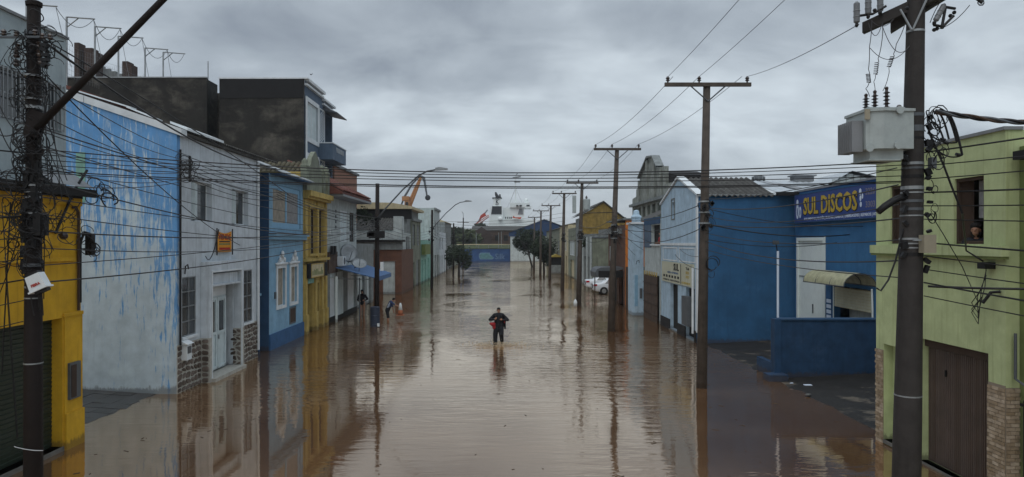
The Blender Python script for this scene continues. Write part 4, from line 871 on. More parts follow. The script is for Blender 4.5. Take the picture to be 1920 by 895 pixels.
a_ = T('door_canopy', 'yellowed arched polycarbonate canopy on a steel frame over the shop entrance', 'canopy', (12.9, 26.8, 3.1))
def arch(k): tt = math.pi * k / 10; return (12.9 - .6 * math.cos(tt), 3.12 + .46 * math.sin(tt))
pts = [arch(k) for k in range(11)]; mb = MB(); vs = [(x, y, z + o_) for o_ in (0, .012) for y in (25.1, 28.5) for x, z in pts]
mb.add(vs, [(22 * s_ + i, 22 * s_ + i + 1, 22 * s_ + 12 + i, 22 * s_ + 11 + i) for s_ in (0, 1) for i in range(10)]); a_.part('sheet', mb, 'poly', smooth=True)
for y in (25.12, 26.2, 27.4, 28.48): a_.part('rib', MB().tube([(x, y, z - .015) for x, z in pts], .02, 5), 'dsteel')
for x, z in (pts[0], pts[5], pts[10]): a_.part('rail', MB().tube([(x, 25.1, z - .02), (x, 28.5, z - .02)], .022, 5), 'dsteel')
lw = T('forecourt_wall', 'low dark blue rendered wall closing off the shop forecourt', 'wall', (11.5, 24, 0))
lw.part('wall', MB().box(9.55, 13.48, 23.95, 24.15, -.6, 2.02), 'lowblue'); lw.part('coping', MB().box(9.5, 13.49, 23.9, 24.2, 2.02, 2.08), 'dkblue')
lw.part('end_pier', MB().box(9.32, 9.548, 23.88, 24.22, -.6, 2.06), 'lowblue'); lw.part('step', MB().box(8.95, 9.6, 23.4, 23.94, -.6, .22), 'lowblue'); lw.part('wall_return', MB().box(9.33, 9.52, 24.23, 25.6, -.6, .5), 'lowblue')
fl = T('flood_light', 'small flood light on a white conduit above the low blue wall', 'light', (9.6, 24.3, 2.08))
fl.part('conduit', MB().tube([(9.6, 24.3, 2.05), (9.6, 24.3, 4.4)], .04, 7), 'signwht'); fl.part('lamp', MB().obox((9.53, 24.3, 4.7), .1, .05, .07, rz=.3), 'dsteel'); fl.part('bracket', MB().tube([(9.6, 24.3, 4.3), (9.52, 24.3, 4.72)], .02, 5), 'black')
# ---- SUL white gabled shop with the big blue flank
t = T('gabled_shop', 'white gabled workshop front with cream signboard and deep blue side wall', 'shop', (11, 36, 0))
XG2 = 9.0; y0, y1 = 32.2, 39.7
O1 = (35.9, 37.5, .1, 2.5); O2 = (32.7, 34.3, .1, 2.5); O3 = (36.6, 37.15, 6.0, 6.95)
mb = MB(); facade(mb, 'x', XG2, -1, y0 + .2, y1, -.6, 6.85, [O1, O2, O3], rv=.25, sides=9, top=False)
mb.prism([(y0 + .2, 6.852), (y1, 6.852), (35.8, 7.98)], 'x', XG2, XG2 + .25); t.part('front_wall', mb, 'whiteb')
t.part('side_wall', MB().box(XG2, XS + .3, y0, y0 + .2, -.6, 6.88), 'blue'); t.part('wall_cap', MB().box(XG2 - .01, XS + .3, y0 - .03, y0 + .2, 6.88, 6.93), 'steel')
t.part('corner_strip', MB().box(XG2 - .03, XG2 + .02, y0 - .02, y0 + .25, .5, 6.88), 'trimwhite')
for a, b in ((35.82, 6.0), ):
    pass
mb = MB()
for (ya, za), (yb, zb) in (((y0 - .1, 6.85), (35.8, 8.02)), ((35.8, 8.02), (y1 + .1, 6.85))): mb.add([(XG2 - .08, ya, za), (XG2 - .08, yb, zb), (XG2 - .08, yb, zb + .1), (XG2 - .08, ya, za + .1), (XG2 + .3, ya, za), (XG2 + .3, yb, zb), (XG2 + .3, yb, zb + .1), (XG2 + .3, ya, za + .1)], [(0, 1, 2, 3), (3, 2, 6, 7), (4, 5, 6, 7), (0, 1, 5, 4)])
t.part('verge', mb, 'trimwhite')
for s_, nm in ((1, 'near'), (-1, 'far')):
    ya, yb = (y0 - .15, 35.8) if s_ > 0 else (35.8, y1 + .15)
    mb = MB(); corrugated(mb, XG2 + .32, 12.55, ya, yb, lambda x, y: 8.04 - abs(y - 35.8) * .315, along='x', pitch=.26, amp=.045, nx=2); t.part('roof', mb, 'corr')
mb = MB(); corrugated(mb, 12.58, 24, y0 - .3, 36.5, lambda x, y: 7.02 + (y - y0 + .3) * .20, along='x', pitch=.3, amp=.02, nx=1); t.part('annexe_roof', mb, 'metalroof', label='pale galvanised roof sheet behind the sign')
t.part('skylight', MB().add([(13.9, y0 - .2, 7.1), (14.5, y0 - .2, 7.1), (13.9, 36.4, 7.92), (13.3, 36.4, 7.92)], [(0, 1, 2, 3)]), 'lead')
t.part('annexe_gutter', MB().box(12.5, 24, y0 - .5, y0 - .32, 6.85, 7.02), 'blackroof'); t.part('annexe_wall', MB().box(13.82, 24, y0 - .2, y0, 0, 6.98), 'blue')
mb = MB(); mb.box(XG2, XG2 + .03, 36.35, 37.4, 6.0, 6.01)
t.part('ledge', slab('x', XG2, -1, y0 + .22, y1, 4.55, 4.68, .04), 'trimwhite')
for a, b in ((32.6, 35.6), (36.0, 39.2)): t.part('raised_panel', frame_mb('x', XG2 - .001, -1, a, b, 3.72, 4.45, .06, .02), 'trimwhite')
t.part('slot_frame', frame_mb('x', XG2 - .001, -1, 36.5, 37.25, 5.9, 7.05, .07, .03), 'grey'); t.part('slot_pane', slab('x', XG2 + .2, -1, 36.6, 37.15, 6.0, 6.95, .02), 'dark')
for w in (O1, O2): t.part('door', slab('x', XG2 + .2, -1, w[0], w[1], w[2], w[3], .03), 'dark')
t.part('doorstep', slab('x', XG2, -1, 35.85, 37.55, -.3, .06, .08), 'kerb')
t.part('plinth', slab('x', XG2, -1, 34.3, 35.87, -.6, .55, .05), 'blackroof'); t.part('plinth', slab('x', XG2, -1, 37.52, y1, -.6, .55, .05), 'blackroof'); t.part('plinth', slab('x', XG2, -1, y0 + .2, 32.7, -.6, .55, .05), 'blackroof')
t.part('wall_cabinet', MB().box(XG2 - .3, XG2 - .001, 32.9, 34.0, .7, 2.1), 'dsteel', label='grey steel cabinet beside the second doorway'); t.part('downpipe', MB().tube([(XG2 - .08, 32.75, 3.5), (XG2 - .08, 32.75, .4)], .06, 7), 'trimwhite')
s2 = T('garage_sign', 'cream wall signboard with SUL in black letters above the doorways', 'sign', (8.95, 36, 2.6))
s2.part('board', slab('x', XG2 - .003, -1, 32.75, 39.3, 2.56, 3.66, .06), 'signcrm'); bx_ = XG2 - .064
lettering(s2, 'SUL', 'x', bx_, -1, 36.55, 35.45, 3.22, 3.6, 'signblk', .006, bold=.04); lettering(s2, 'SERVIÇO AUTORIZADO', 'x', bx_, -1, 37.9, 35.55, 3.03, 3.15, 'plinth', .006, bold=.02)
mb = MB()
for i in range(6): mb.box(bx_ - .006, bx_, 35.4 + .62 * i, 35.75 + .62 * i, 2.82, 2.95)
s2.part('maker_marks', mb, 'signblk'); lettering(s2, 'CONSERTOS - VENDA DE PEÇAS', 'x', bx_, -1, 38.9, 35.3, 2.62, 2.73, 'signblk', .006, bold=.02); lettering(s2, 'ACESSORIOS', 'x', bx_, -1, 34.9, 33.3, 2.64, 2.75, 'signyel', .006, bold=.02)
for z, b in ((3.35, 'Tel'), (3.15, '3225'), (2.95, '3221')): lettering(s2, b, 'x', bx_, -1, 34.1, 33.5, z, z + .13, 'signyel' if z < 3.3 else 'signblk', .006, bold=.03)
s2.part('divider', slab('x', bx_, -1, 35.0, 35.08, 2.6, 3.6, .01), 'signblk')
for i, (px_, Y) in enumerate(((1422, 37), (1503, 37.5))):
    X = Xy(px_, Y); v = T('roof_ventilator', ['round turbine ventilator at the end of the dark corrugated roof', 'round turbine ventilator on the pale metal roof'][i], 'ventilator', (X, Y, 7.5), 'turbine roof ventilators')
    v.part('neck', MB().lathe((X, Y, 7.4), [(0, .2), (.45, .2)], 12), 'steel', smooth=True); hd = v.part('turbine', MB().lathe((X, Y, 7.85), [(0, .2), (.08, .3), (.22, .34), (.36, .3), (.44, .12), (.45, 0)], 14), 'dsteel', smooth=True)
    for k in range(10): v.part('vane', MB().obox((X + .325 * math.cos(k * .628), Y + .325 * math.sin(k * .628), 8.06), .03, .008, .14, rz=k * .628 + .6), 'steel', parent=hd)
bv = T('box_ventilator', 'small boxy louvred ventilator on the roof ridge behind the sign', 'ventilator', (15.2, 36, 7.8)); bv.part('box', MB().box(15.1, 16.1, 36, 36.6, 7.6, 8.15), 'lead'); bv.part('lid', MB().box(15.0, 16.2, 35.9, 36.7, 8.15, 8.22), 'lead')
t = T('rear_gable', 'grey boarded rear gable with bright sheet roof rising behind the blue sign', 'building', (15, 32, 0))
ax_, gy_ = 14.65, 29.3
mb = MB(); mb.prism([(13.75, 7.09), (ax_, 7.62), (16.6, 7.09)], 'y', gy_, gy_ + 2.8); t.part('gable', mb, 'grey')
t.part('roof', MB().add([(13.6, gy_ - .15, 7.12), (ax_, gy_ - .15, 7.72), (ax_, gy_ + 2.8, 7.72), (13.6, gy_ + 2.8, 7.12), (17.2, gy_ - .15, 7.12), (17.2, gy_ + 2.8, 7.12)], [(0, 1, 2, 3), (1, 4, 5, 2)]), 'metalroof')
for i in range(9): t.part('weatherboard', MB().box(13.85 + .3 * i + .01, 14.13 + .3 * i, gy_ - .03, gy_ - .002, 7.1, 7.12 + max(.03, .5 - abs(13.99 + .3 * i - ax_) * .36)), 'pale')

# ---- balcony building
t = row_house('balcony_house', 'stained pale house with dark blue parapet and open upper balcony window', 9.0, -1, 39.9, 44.4, 6.15, 'pale', (), [(40.0, 42.3, 4.6, 5.75), (40.2, 43.9, -.3, 2.75)], side=6, dm='dark')
t.part('parapet', slab('x', 9.0, -1, 39.9, 44.4, 5.0 + .8, 6.2, .04), 'dkblue'); t.part('balcony_rail', slab('x', 9.0, -1, 39.95, 42.35, 4.52, 4.6, .1), 'trimwhite'); t.part('blue_panel', slab('x', 9.0, -1, 42.35, 44.4, 4.4, 5.8, .03), 'greyblue')
g_ = t.part('gate', slab('x', 8.9, -1, 40.2, 43.9, -.3, 2.7, .04), 'rust', label='tall brown sheet metal gate'); 
for i in range(4): t.part('gate_rail', slab('x', 8.85, -1, 40.2, 43.9, .4 + .6 * i, .46 + .6 * i, .03), 'brown', parent=g_)
for i in range(8): t.part('spike', MB().box(8.85, 8.9, 40.3 + .5 * i, 40.36 + .5 * i, 2.7, 2.95), 'ochre', parent=g_)
# ---- white block pier
t = T('white_brick_pier', 'tall white painted brick pier with stone coping beside the brown gate', 'pier', (8.6, 45.2, 0))
pz = 5.9; t.part('core', MB().box(8.30, 9.0, 44.7, 46.4, -.6, pz), 'whiteb')
for j in range(28):
    for i in range(3 if j % 2 else 4):
        a = 8.30 + (.175 * i if j % 2 == 0 else [0, .0875, .35][i] if i < 2 else .4375); b = a + .16
        a = 8.31 + .175 * i + (.0875 if j % 2 else 0); b = min(8.99, a + .163)
        t.part('block', MB().box(a, b, 44.685, 44.699, .02 + .208 * j, .02 + .208 * j + .193), 'whiteb')
t.part('coping', MB().box(8.2, 9.25, 44.55, 46.5, pz, pz + .12), 'trimwhite'); t.part('cap', MB().lathe((8.62, 45.2, pz + .12), [(0, .3), (.25, .3), (.3, .36), (.36, .36), (.5, .22), (.75, .18), (.8, .05)], 10), 'whiteb', smooth=False)
t.part('lamp_bracket', MB().tube([(8.5, 44.6, 3.3), (8.5, 44.4, 3.5), (8.65, 44.4, 3.55), (8.7, 44.6, 3.4)], .02, 5), 'black'); t.part('wall_box', MB().box(8.74, 8.9, 44.62, 44.68, 1.1, 1.75), 'dsteel')
t.part('blue_recess', MB().box(8.42, 8.62, 44.66, 44.684, .6, 2.6), 'ltblue')
# ---- orange and brown fronts, awning
t = T('orange_building', 'orange end wall adjoining a brown front behind the dark awning', 'building', (9.3, 52, 0))
t.part('end_wall', MB().box(8.78, 15, 50, 50.2, -.6, 6.35), 'orange')
mb = MB(); facade(mb, 'x', 8.78, -1, 50.2, 58.3, -.6, 6.0, [(51.0, 53, 0, 2.3), (54, 56.5, 0, 2.3)], rv=.3, sides=6); t.part('front_wall', mb, 'kraft')
t.part('awning_shade_panel', MB().box(8.78, 12, 49.94, 49.999, -.6, 2.95), 'rust')  # dark panel added for the brown posts and the shade under the awning
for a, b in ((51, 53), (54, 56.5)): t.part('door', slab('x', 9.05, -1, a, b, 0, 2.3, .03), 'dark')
window(t, 'x', 8.78, -1, 55.4, 57.2, 3.2, 4.4, 0, 1, 1, 'trimwhite', 'pale', .1, label='pale framed notice window'); t.part('cap', MB().box(8.6, 15, 49.9, 58.4, 6.35, 6.45), 'grey'); t.part('upper_canopy', MB().box(7.9, 9.3, 51.5, 58, 5.35, 5.75), 'grey')
aw = T('dark_awning', 'dark barrel shaped awning reaching over the flooded pavement by the white car', 'awning', (8, 52, 2.2))
prof = [(6.75, 2.12), (6.72, 2.5), (6.85, 2.75), (7.15, 2.86), (9.4, 2.88), (9.4, 2.8), (7.2, 2.5), (6.9, 2.12)]
aw.part('canvas', MB().prism(prof, 'y', 51.0, 54.0), 'dsteel'); aw.part('valance', MB().box(6.95, 9.4, 50.96, 51.0, 2.12, 2.62), 'blackroof')
for x, y in ((7.05, 53.8), (8.0, 51.2), (8.35, 51.1)): aw.part('post', MB().tube([(x, y, -.4), (x, y, 2.5)], .045, 6), 'rust')
# ---- lot with cars, mossy wall, ochre gable behind
t = row_house('corner_shop', 'narrow grey shop with pale blue pilasters next to the parked cars', 9.0, -1, 71.2, 79, 5.6, 'grey', (), [(72.3, 74, 0, 3.2), (75.6, 77.6, 0, 3.2)], side=9, dm='dark')
for u in (71.5, 74.8, 78.5): t.part('pilaster', slab('x', 9.0, -1, u - .3, u + .3, -.6, 5.3, .12), 'pale')
t.part('wall', MB().box(9.05, 14.5, 70.95, 71.18, -.6, 5.15), 'moss', label='tall mossy blank side wall facing the car lot'); t.part('wall_cap', MB().box(9.0, 14.5, 70.9, 71.2, 5.15, 5.25), 'dsteel'); t.part('roof_patch', MB().prism([(10.2, 5.26), (11.6, 5.26), (11.2, 5.75)], 'y', 72, 74), 'metalroof')
t = T('ochre_gable_house', 'weathered ochre gable wall with dark verge above the mossy wall', 'building', (11.5, 79.3, 0))
t.part('gable_wall', MB().prism([(8.95, -.6), (14.1, -.6), (14.1, 7.05), (11.35, 9.25), (8.95, 7.9)], 'y', 79.1, 79.4), 'ochre2')
mb = MB()
for (xa_, za), (xb_, zb) in (((8.7, 7.78), (11.35, 9.3)), ((11.35, 9.3), (14.3, 6.95))): mb.add([(xa_, 78.9, za), (xb_, 78.9, zb), (xb_, 78.9, zb + .16), (xa_, 78.9, za + .16), (xa_, 90, za), (xb_, 90, zb), (xb_, 90, zb + .16), (xa_, 90, za + .16)], [(0, 1, 2, 3), (3, 2, 6, 7), (0, 1, 5, 4)])
t.part('roof', mb, 'corr'); mb = MB(); facade(mb, 'x', 9.0, -1, 79.45, 87, -.6, 7.6, [(80.5, 82, 0, 3), (83.5, 85.5, 0, 3)], sides=5); t.part('street_wall', mb, 'grey')
for a, b in ((80.5, 82), (83.5, 85.5)): t.part('door', slab('x', 9.2, -1, a, b, 0, 3, .03), 'brown')
t.part('string_course', MB().box(9.0, 14.0, 79.05, 79.1, 6.3, 6.4), 'ochre2')
t = row_house('glazed_shop', 'grey green shop with a large upper window beyond the ochre gable', 9.0, -1, 87.2, 97, 6.6, 'moss', [(88.5, 95.5, 3.0, 5.0)], [(89, 94, 0, 2.4)], side=8, dm='cream', gm='pale')
t = row_house('cream_house', 'cream walled house partly hidden by the fourth concrete pole', 9.0, -1, 97.2, 112, 7.2, 'cream', [(100, 103, 3.5, 5.2), (106, 109, 3.5, 5.2)], [(99, 101.4, 0, 2.8), (105, 108, 0, 2.8)], roof=(1.3, 'tileold'), side=12)
t = row_house('long_warehouse', 'long low olive brown warehouse behind the right hand street trees', 9.2, -1, 112.3, 150, 7.0, 'moss', [(116, 119, 3.5, 5), (124, 127, 3.5, 5)], [(118, 122, 0, 3.2), (132, 136, 0, 3.2)], roof=(2.2, 'corr'), side=14, gm='dark')
k_ = T('street_kiosk', 'small yellow roofed kiosk on the pavement behind the street trees', 'kiosk', (9.2, 116, 0)); k_.part('roof', MB().prism([(6.9, 2.5), (8.9, 2.5), (7.9, 2.95)], 'y', 104, 107), 'yelo'); k_.part('body', MB().box(7.1, 8.7, 104.3, 106.7, -.5, 1.3), 'grey'); k_.part('counter', MB().box(7.1, 8.7, 104.5, 106.5, 1.3, 2.5), 'dark')
# ---- deco parapet, set back
t = T('deco_parapet_building', 'tall mouldy white stepped gable parapet with a row of narrow windows', 'building', (14, 62, 0))
XD = 13.0; da, db = 54.3, 70.2
outl = [(da, 8.6), (da, 9.4), (56.2, 9.4), (56.2, 10.9), (58.3, 11.0), (60.0, 12.1), (62.3, 12.3), (66.4, 10.8), (66.4, 10.0), (68.2, 9.9), (68.2, 9.2), (db, 9.1), (db, 8.4)]
mb = MB(); mb.prism(outl, 'x', XD, XD + .35); t.part('parapet', mb, 'deco')
wins = [(55.3 + 2.1 * i, 56.6 + 2.1 * i, 6.55, 8.05) for i in range(7)]
mb = MB(); facade(mb, 'x', XD, -1, da, db, -.6, 8.38, wins, rv=.3, sides=6); t.part('wall', mb, 'deco')
for w in wins: t.part('window', slab('x', XD + .25, -1, *w[:2], *w[2:], .03), 'moss')
mb = MB(); mb.box(XD - .35, XD, da - .1, db + .1, 8.25, 8.5); t.part('cornice', mb, 'grey')
for u, z in ((57.2, 10.8), (59.6, 11.8), (62.6, 12.1), (66.2, 10.6), (54.6, 9.3)): t.part('pilaster', slab('x', XD, -1, u - .3, u + .3, 8.5, z, .18), 'deco')
mb = MB()
for (ua, za), (ub, zb) in (((66.4, 10.8), (62.3, 12.3)), ((62.3, 12.3), (60.0, 12.1)), ((60.0, 12.1), (58.3, 11.0))): mb.add([(XD - .25, ua, za), (XD - .25, ub, zb), (XD - .25, ub, zb + .16), (XD - .25, ua, za + .16), (XD + .45, ua, za), (XD + .45, ub, zb), (XD + .45, ub, zb + .16), (XD + .45, ua, za + .16)], [(0, 1, 2, 3), (3, 2, 6, 7), (4, 5, 6, 7), (0, 1, 5, 4)])
t.part('parapet_coping', mb, 'grey')
t.part('side_roof', MB().prism([(54.2, 8.0), (57.5, 8.0), (57.5, 10.6), (54.2, 10.0)], 'x', XD + .36, XD + 3), 'blackroof')
t.part('shed_roof', MB().quad((9.3, 47, 6.1), (9.3, 53, 6.1), (13.0, 53, 7.6), (13.0, 47, 7.6)), 'corr'); 

# ================================================================== END OF THE STREET
t = T('port_wall', 'long blue painted port wall with faded teal lettering under a grass bank', 'wall', (-4, 175, 0))
t.part('wall', MB().box(-45, 1.55, 174.3, 174.59, -.7, 3.1), 'mural'); t.part('coping', MB().box(-45, 1.55, 174.2, 174.6, 3.1, 3.2), 'grass')
q = T('wall_painting', 'faded teal graffiti lozenge with pale outline on the blue wall', 'painting', (-3, 174.28, 1)); 
def lz(x0, x1, z0, z1): return [(x0, (z0 + z1) / 2 - .3), (x0 + .3, z0), (x1, z0), (x1 + .4, z0 + .4), (x1 - .5, z1 - .5), (x1 - .7, z1), (x0 + .4, z1), (x0, z1 - .4)]
q.part('outline', MB().prism(lz(-6.3, -2.9, .45, 2.15), 'y', 174.28, 174.295), 'mural2'); q.part('fill', MB().prism(lz(-6.1, -3.05, .6, 2.0), 'y', 174.27, 174.28), 'murals')
mb = MB()
lettering(q, 'Silk', 'y', 174.28, -1, -2.2, .2, .5, 1.9, 'mural2', .01)
t = T('blue_gabled_warehouse', 'pale gabled warehouse end with deep blue gable behind the trees', 'building', (10, 172, 0))
t.part('wall', MB().box(1.6, 19, 171.5, 172, -.7, 6.2), 'pale'); t.part('gable', MB().prism([(1.2, 6.2), (19.4, 6.2), (18.6, 6.9), (9.9, 10.4), (1.2, 7.1)], 'y', 171.3, 171.9), 'bluegable')
t.part('roof', MB().add([(1.0, 171, 7.1), (9.9, 171, 10.5), (9.9, 176, 10.5), (1.0, 176, 7.1), (19.5, 171, 7.0), (19.5, 176, 7.0)], [(0, 1, 2, 3), (1, 4, 5, 2)]), 'bluegable'); t.part('side_wall', MB().box(1.6, 1.8, 172, 174.2, -.7, 6.2), 'pale')
t = T('brick_depot', 'long dark brick depot with a gabled end behind the grass bank', 'building', (-3, 199, 3.2))
t.part('wall', MB().box(-9, 13, 199, 199.4, 3, 8.2), 'rust'); t.part('roof', MB().quad((-9.4, 198.7, 8.2), (13.2, 198.7, 8.2), (13.2, 206, 9.6), (-9.4, 206, 9.6)), 'corr'); t.part('gable', MB().prism([(-9.6, 3), (-3.4, 3), (-3.4, 7.0), (-6.4, 9.2), (-9.6, 7.0)], 'y', 197.6, 198.6), 'brickred')
for i in range(6): t.part('window', MB().box(-2.6 + 2.5 * i, -1.4 + 2.5 * i, 198.93, 198.99, 5.2, 6.8), 'dark')
for i, (px_, p1) in enumerate(((893, 432), (935, 432), (940, 430))):
    X = Xy(px_, 180); solo('bank_post', MB().tube([(X, 180, 3.5), (X, 180, Zy(p1, 180) - .6)], .09, 5), 'grey', ['thin white post on the bank by the brick gable', 'grey post on the bank left of the white pair', 'bright white post on the bank, rightmost'][i], 'post', (X, 180, 3.5))
gr_ = T('guard_rail', 'pale guard rail along the top of the grass bank', 'railing', (-4, 176, 3.6)); gr_.part('rail', MB().box(-12, 1.5, 176.1, 176.2, 4.1, 4.3), 'cream')
for i in range(6): gr_.part('post', MB().box(-11.5 + 2.5 * i, -11.35 + 2.5 * i, 176.1, 176.2, 3.3, 4.1), 'grey')
# ship
def ship():
    Y = 300; s = T('cargo_ship', 'white cargo ship superstructure with funnel marked K and black panel beyond the port', 'ship', (Xy(950, Y), Y, 0))
    X = lambda p: Xy(p, Y); Z = lambda p: Zy(p, Y)
    s.part('hull', MB().prism([(X(860), -1), (X(1080), -1), (X(1085), Z(437)), (X(855), Z(437))], 'y', Y - 2, Y + 20), 'shipk')
    d = s.part('lower_decks', MB().box(X(940), X(1004), Y, Y + 16, Z(437), Z(412)).box(X(905), X(940), Y + 1, Y + 16, Z(437), Z(424)), 'shipw')
    s.part('funnel_casing', MB().prism([(X(916), Z(424)), (X(942), Z(424)), (X(942), Z(387)), (X(920), Z(387))], 'y', Y - .5, Y + 8), 'shipw')
    s.part('funnel_panel', MB().prism([(X(921), Z(402)), (X(940.5), Z(402)), (X(940.5), Z(387)), (X(923), Z(387))], 'y', Y - .7, Y - .5), 'shipk')
    fu = s.part('funnel', MB().box(X(925), X(939), Y, Y + 6, Z(387), Z(372)), 'shipw'); s.part('funnel_top', MB().box(X(923), X(941), Y - .3, Y + 6.3, Z(372), Z(370.5)), 'shipk', parent=fu)
    s.part('exhaust', MB().tube([(X(934), Y + 2, Z(371)), (X(931), Y + 2, Z(366)), (X(929), Y + 2, Z(360))], [.9, .7, .35], 7), 'shipk', parent=fu); s.part('exhaust', MB().tube([(X(938), Y + 2, Z(371)), (X(937), Y + 2, Z(364))], .4, 6), 'shipk', parent=fu)
    lettering(s, 'K', 'y', Y - .02, -1, X(930), X(935), Z(382), Z(375), 'shipk', .1, bold=.03, parent=fu)
    s.part('letter_ring', MB().tube([(X(929.5) + .0, Y - .1, Z(374.5)), (X(932), Y - .1, Z(373)), (X(936), Y - .1, Z(373.8))], .12, 4).tube([(X(929), Y - .1, Z(383.5)), (X(932), Y - .1, Z(384.5)), (X(935), Y - .1, Z(383.2))], .12, 4), 'shipk', parent=fu)
    s.part('accommodation', MB().box(X(943), X(983), Y + 2, Y + 14, Z(412), Z(389)), 'shipw'); br = s.part('bridge', MB().box(X(956), X(993), Y + 1, Y + 12, Z(389), Z(380)).box(X(985), X(996), Y, Y + 10, Z(391), Z(386)), 'shipw')
    s.part('recess', MB().prism([(X(971), Z(402)), (X(981.5), Z(402)), (X(979.5), Z(391)), (X(974), Z(391))], 'y', Y + 1.8, Y + 1.99), 'lead')
    for a, b in ((968, 972), (974, 978.5), (987, 993)): s.part('bridge_window', MB().box(X(a), X(b), Y - .15, Y + .99, Z(387), Z(384.5)), 'shipk', parent=br)
    for i in range(6): s.part('deck_opening', MB().box(X(944 + 4.3 * i) if i < 3 else X(951 + 4.6 * i), X(947 + 4.3 * i) if i < 3 else X(954.4 + 4.6 * i), Y - .2, Y - .01, Z(434), Z(427)), 'shipk')
    s.part('deck_band', MB().box(X(905), X(1005), Y - .5, Y + 16, Z(425), Z(424)), 'shipw'); s.part('rail', MB().box(X(955), X(984), Y + 1.5, Y + 1.7, Z(377), Z(376.6)), 'shipw')
    for i in range(8): s.part('rail_stanchion', MB().box(X(955.5 + 4 * i), X(956 + 4 * i), Y + 1.5, Y + 1.7, Z(380), Z(377)), 'shipw')
    lb = s.part('lifeboat', MB().prism([(X(961), Z(409)), (X(976), Z(411)), (X(978), Z(407.5)), (X(966), Z(408)), (X(962), Z(405))], 'y', Y - 1.5, Y + .5), 'boatr')
    for a in (947, 951, 955, 958): s.part('winch', MB().box(X(a), X(a + 2), Y - .8, Y + .5, Z(410.5), Z(407)), 'shipk')
    s.part('deck_drum', MB().ball((X(938), Y - 1, Z(411)), 1.0, 1, 1), 'shipw'); s.part('radome', MB().ball((X(987), Y + 4, Z(375)), .9), 'shipw', smooth=True); s.part('radar_house', MB().lathe((X(988.5), Y + 4, Z(386)), [(0, 1.2), (1.2, 1.5), (1.5, .9), (2.2, .7)], 10), 'shipw')
    ma = s.part('mast', MB().tube([(X(967), Y + 4, Z(378)), (X(967), Y + 4, Z(328))], [.35, .15], 5), 'shipw')
    s.part('radar_bar', MB().obox((X(969), Y + 4, Z(331)), 1.8, .3, .3, ry=-.15), 'lead', parent=ma); s.part('radar_bar', MB().obox((X(970), Y + 4, Z(340)), 1.3, .3, .25), 'lead', parent=ma); s.part('aerial', MB().tube([(X(967), Y + 4, Z(329)), (X(971), Y + 4, Z(323))], .18, 4), 'lead', parent=ma)
    for a, b in ((951, 389), (957, 378), (979, 378)): s.part('stay', MB().tube([(X(a), Y + 4, Z(b)), (X(967), Y + 4, Z(352))], .05, 3), 'lead', parent=ma)
ship()
def crane(name, Y, tops, label, m1, m2):
    s = T(name, label, 'crane', (tops[0][0], Y, 0)); return s
Y = 250; X = lambda p: Xy(p, Y); Z = lambda p: Zy(p, Y)
c = T('harbour_crane', 'tall orange harbour crane with a luffing double jib above the left roofs', 'crane', (X(765), Y, 3))
c.part('tower', MB().prism([(X(757), 3), (X(775), 3), (X(769), Z(378)), (X(760), Z(378))], 'y', Y - 2, Y + 2), 'craneo'); c.part('machinery_house', MB().box(X(755), X(768), Y - 2, Y + 2, Z(377), Z(369)), 'craneo'); c.part('cab', MB().box(X(762), X(767), Y - 2.6, Y - 2.05, Z(392), Z(380)), 'dark')
c.part('jib', MB().tube([(X(768), Y, Z(390)), (X(783), Y, Z(352)), (X(791), Y, Z(330))], [.55, .45, .3], 6), 'craneo'); c.part('jib', MB().tube([(X(762), Y, Z(392)), (X(779), Y, Z(352)), (X(790), Y, Z(329))], [.55, .45, .3], 6), 'craneo'); c.part('back_stay', MB().tube([(X(757), Y, Z(372)), (X(773), Y, Z(345)), (X(789), Y, Z(329))], [.45, .35, .3], 5), 'dsteel')
c.part('fly_jib', MB().tube([(X(787), Y, Z(330)), (X(795), Y, Z(333)), (X(801), Y, Z(370))], [.5, .45, .3], 5), 'dsteel'); c.part('counter_jib', MB().tube([(X(791), Y, Z(331)), (X(797), Y, Z(345)), (X(801), Y, Z(368))], .25, 4), 'dsteel'); c.part('hook_block', MB().ball((X(802), Y, Z(371)), 1.0), 'shipk')
c.part('cab_frame', MB().tube([(X(750), Y, Z(392)), (X(757), Y, Z(372))], .3, 4), 'dsteel'); c.part('slew_platform', MB().box(X(754), X(776), Y - 2.5, Y + 2.5, Z(394), Z(392)), 'craneo')
Y = 230
c = T('ship_loader', 'red and white inclined loader boom beside the ship', 'loader', (X(902), Y, 3))
c.part('boom', MB().prism([(X(891), Z(420)), (X(893), Z(424)), (X(917), Z(407)), (X(916), Z(403))], 'y', Y, Y + 2), 'red2'); c.part('boom_stripe', MB().prism([(X(892), Z(421.2)), (X(893), Z(422.6)), (X(916.6), Z(406)), (X(916), Z(404.6))], 'y', Y - .1, Y - .01), 'shipw'); c.part('upper_boom', MB().prism([(X(892), Z(419)), (X(895), Z(420)), (X(915), Z(394)), (X(913), Z(393))], 'y', Y + 1, Y + 1.5), 'lead')
c.part('machine_house', MB().prism([(X(898), Z(412)), (X(912), Z(404)), (X(908), Z(399)), (X(901), Z(404))], 'y', Y + .2, Y + 2), 'red2'); c.part('leg', MB().tube([(X(893), Y + 1, Z(421)), (X(889), Y + 1, 3)], .5, 5), 'red2'); c.part('leg', MB().tube([(X(903), Y + 1, Z(414)), (X(905), Y + 1, 3)], .4, 5), 'lead')
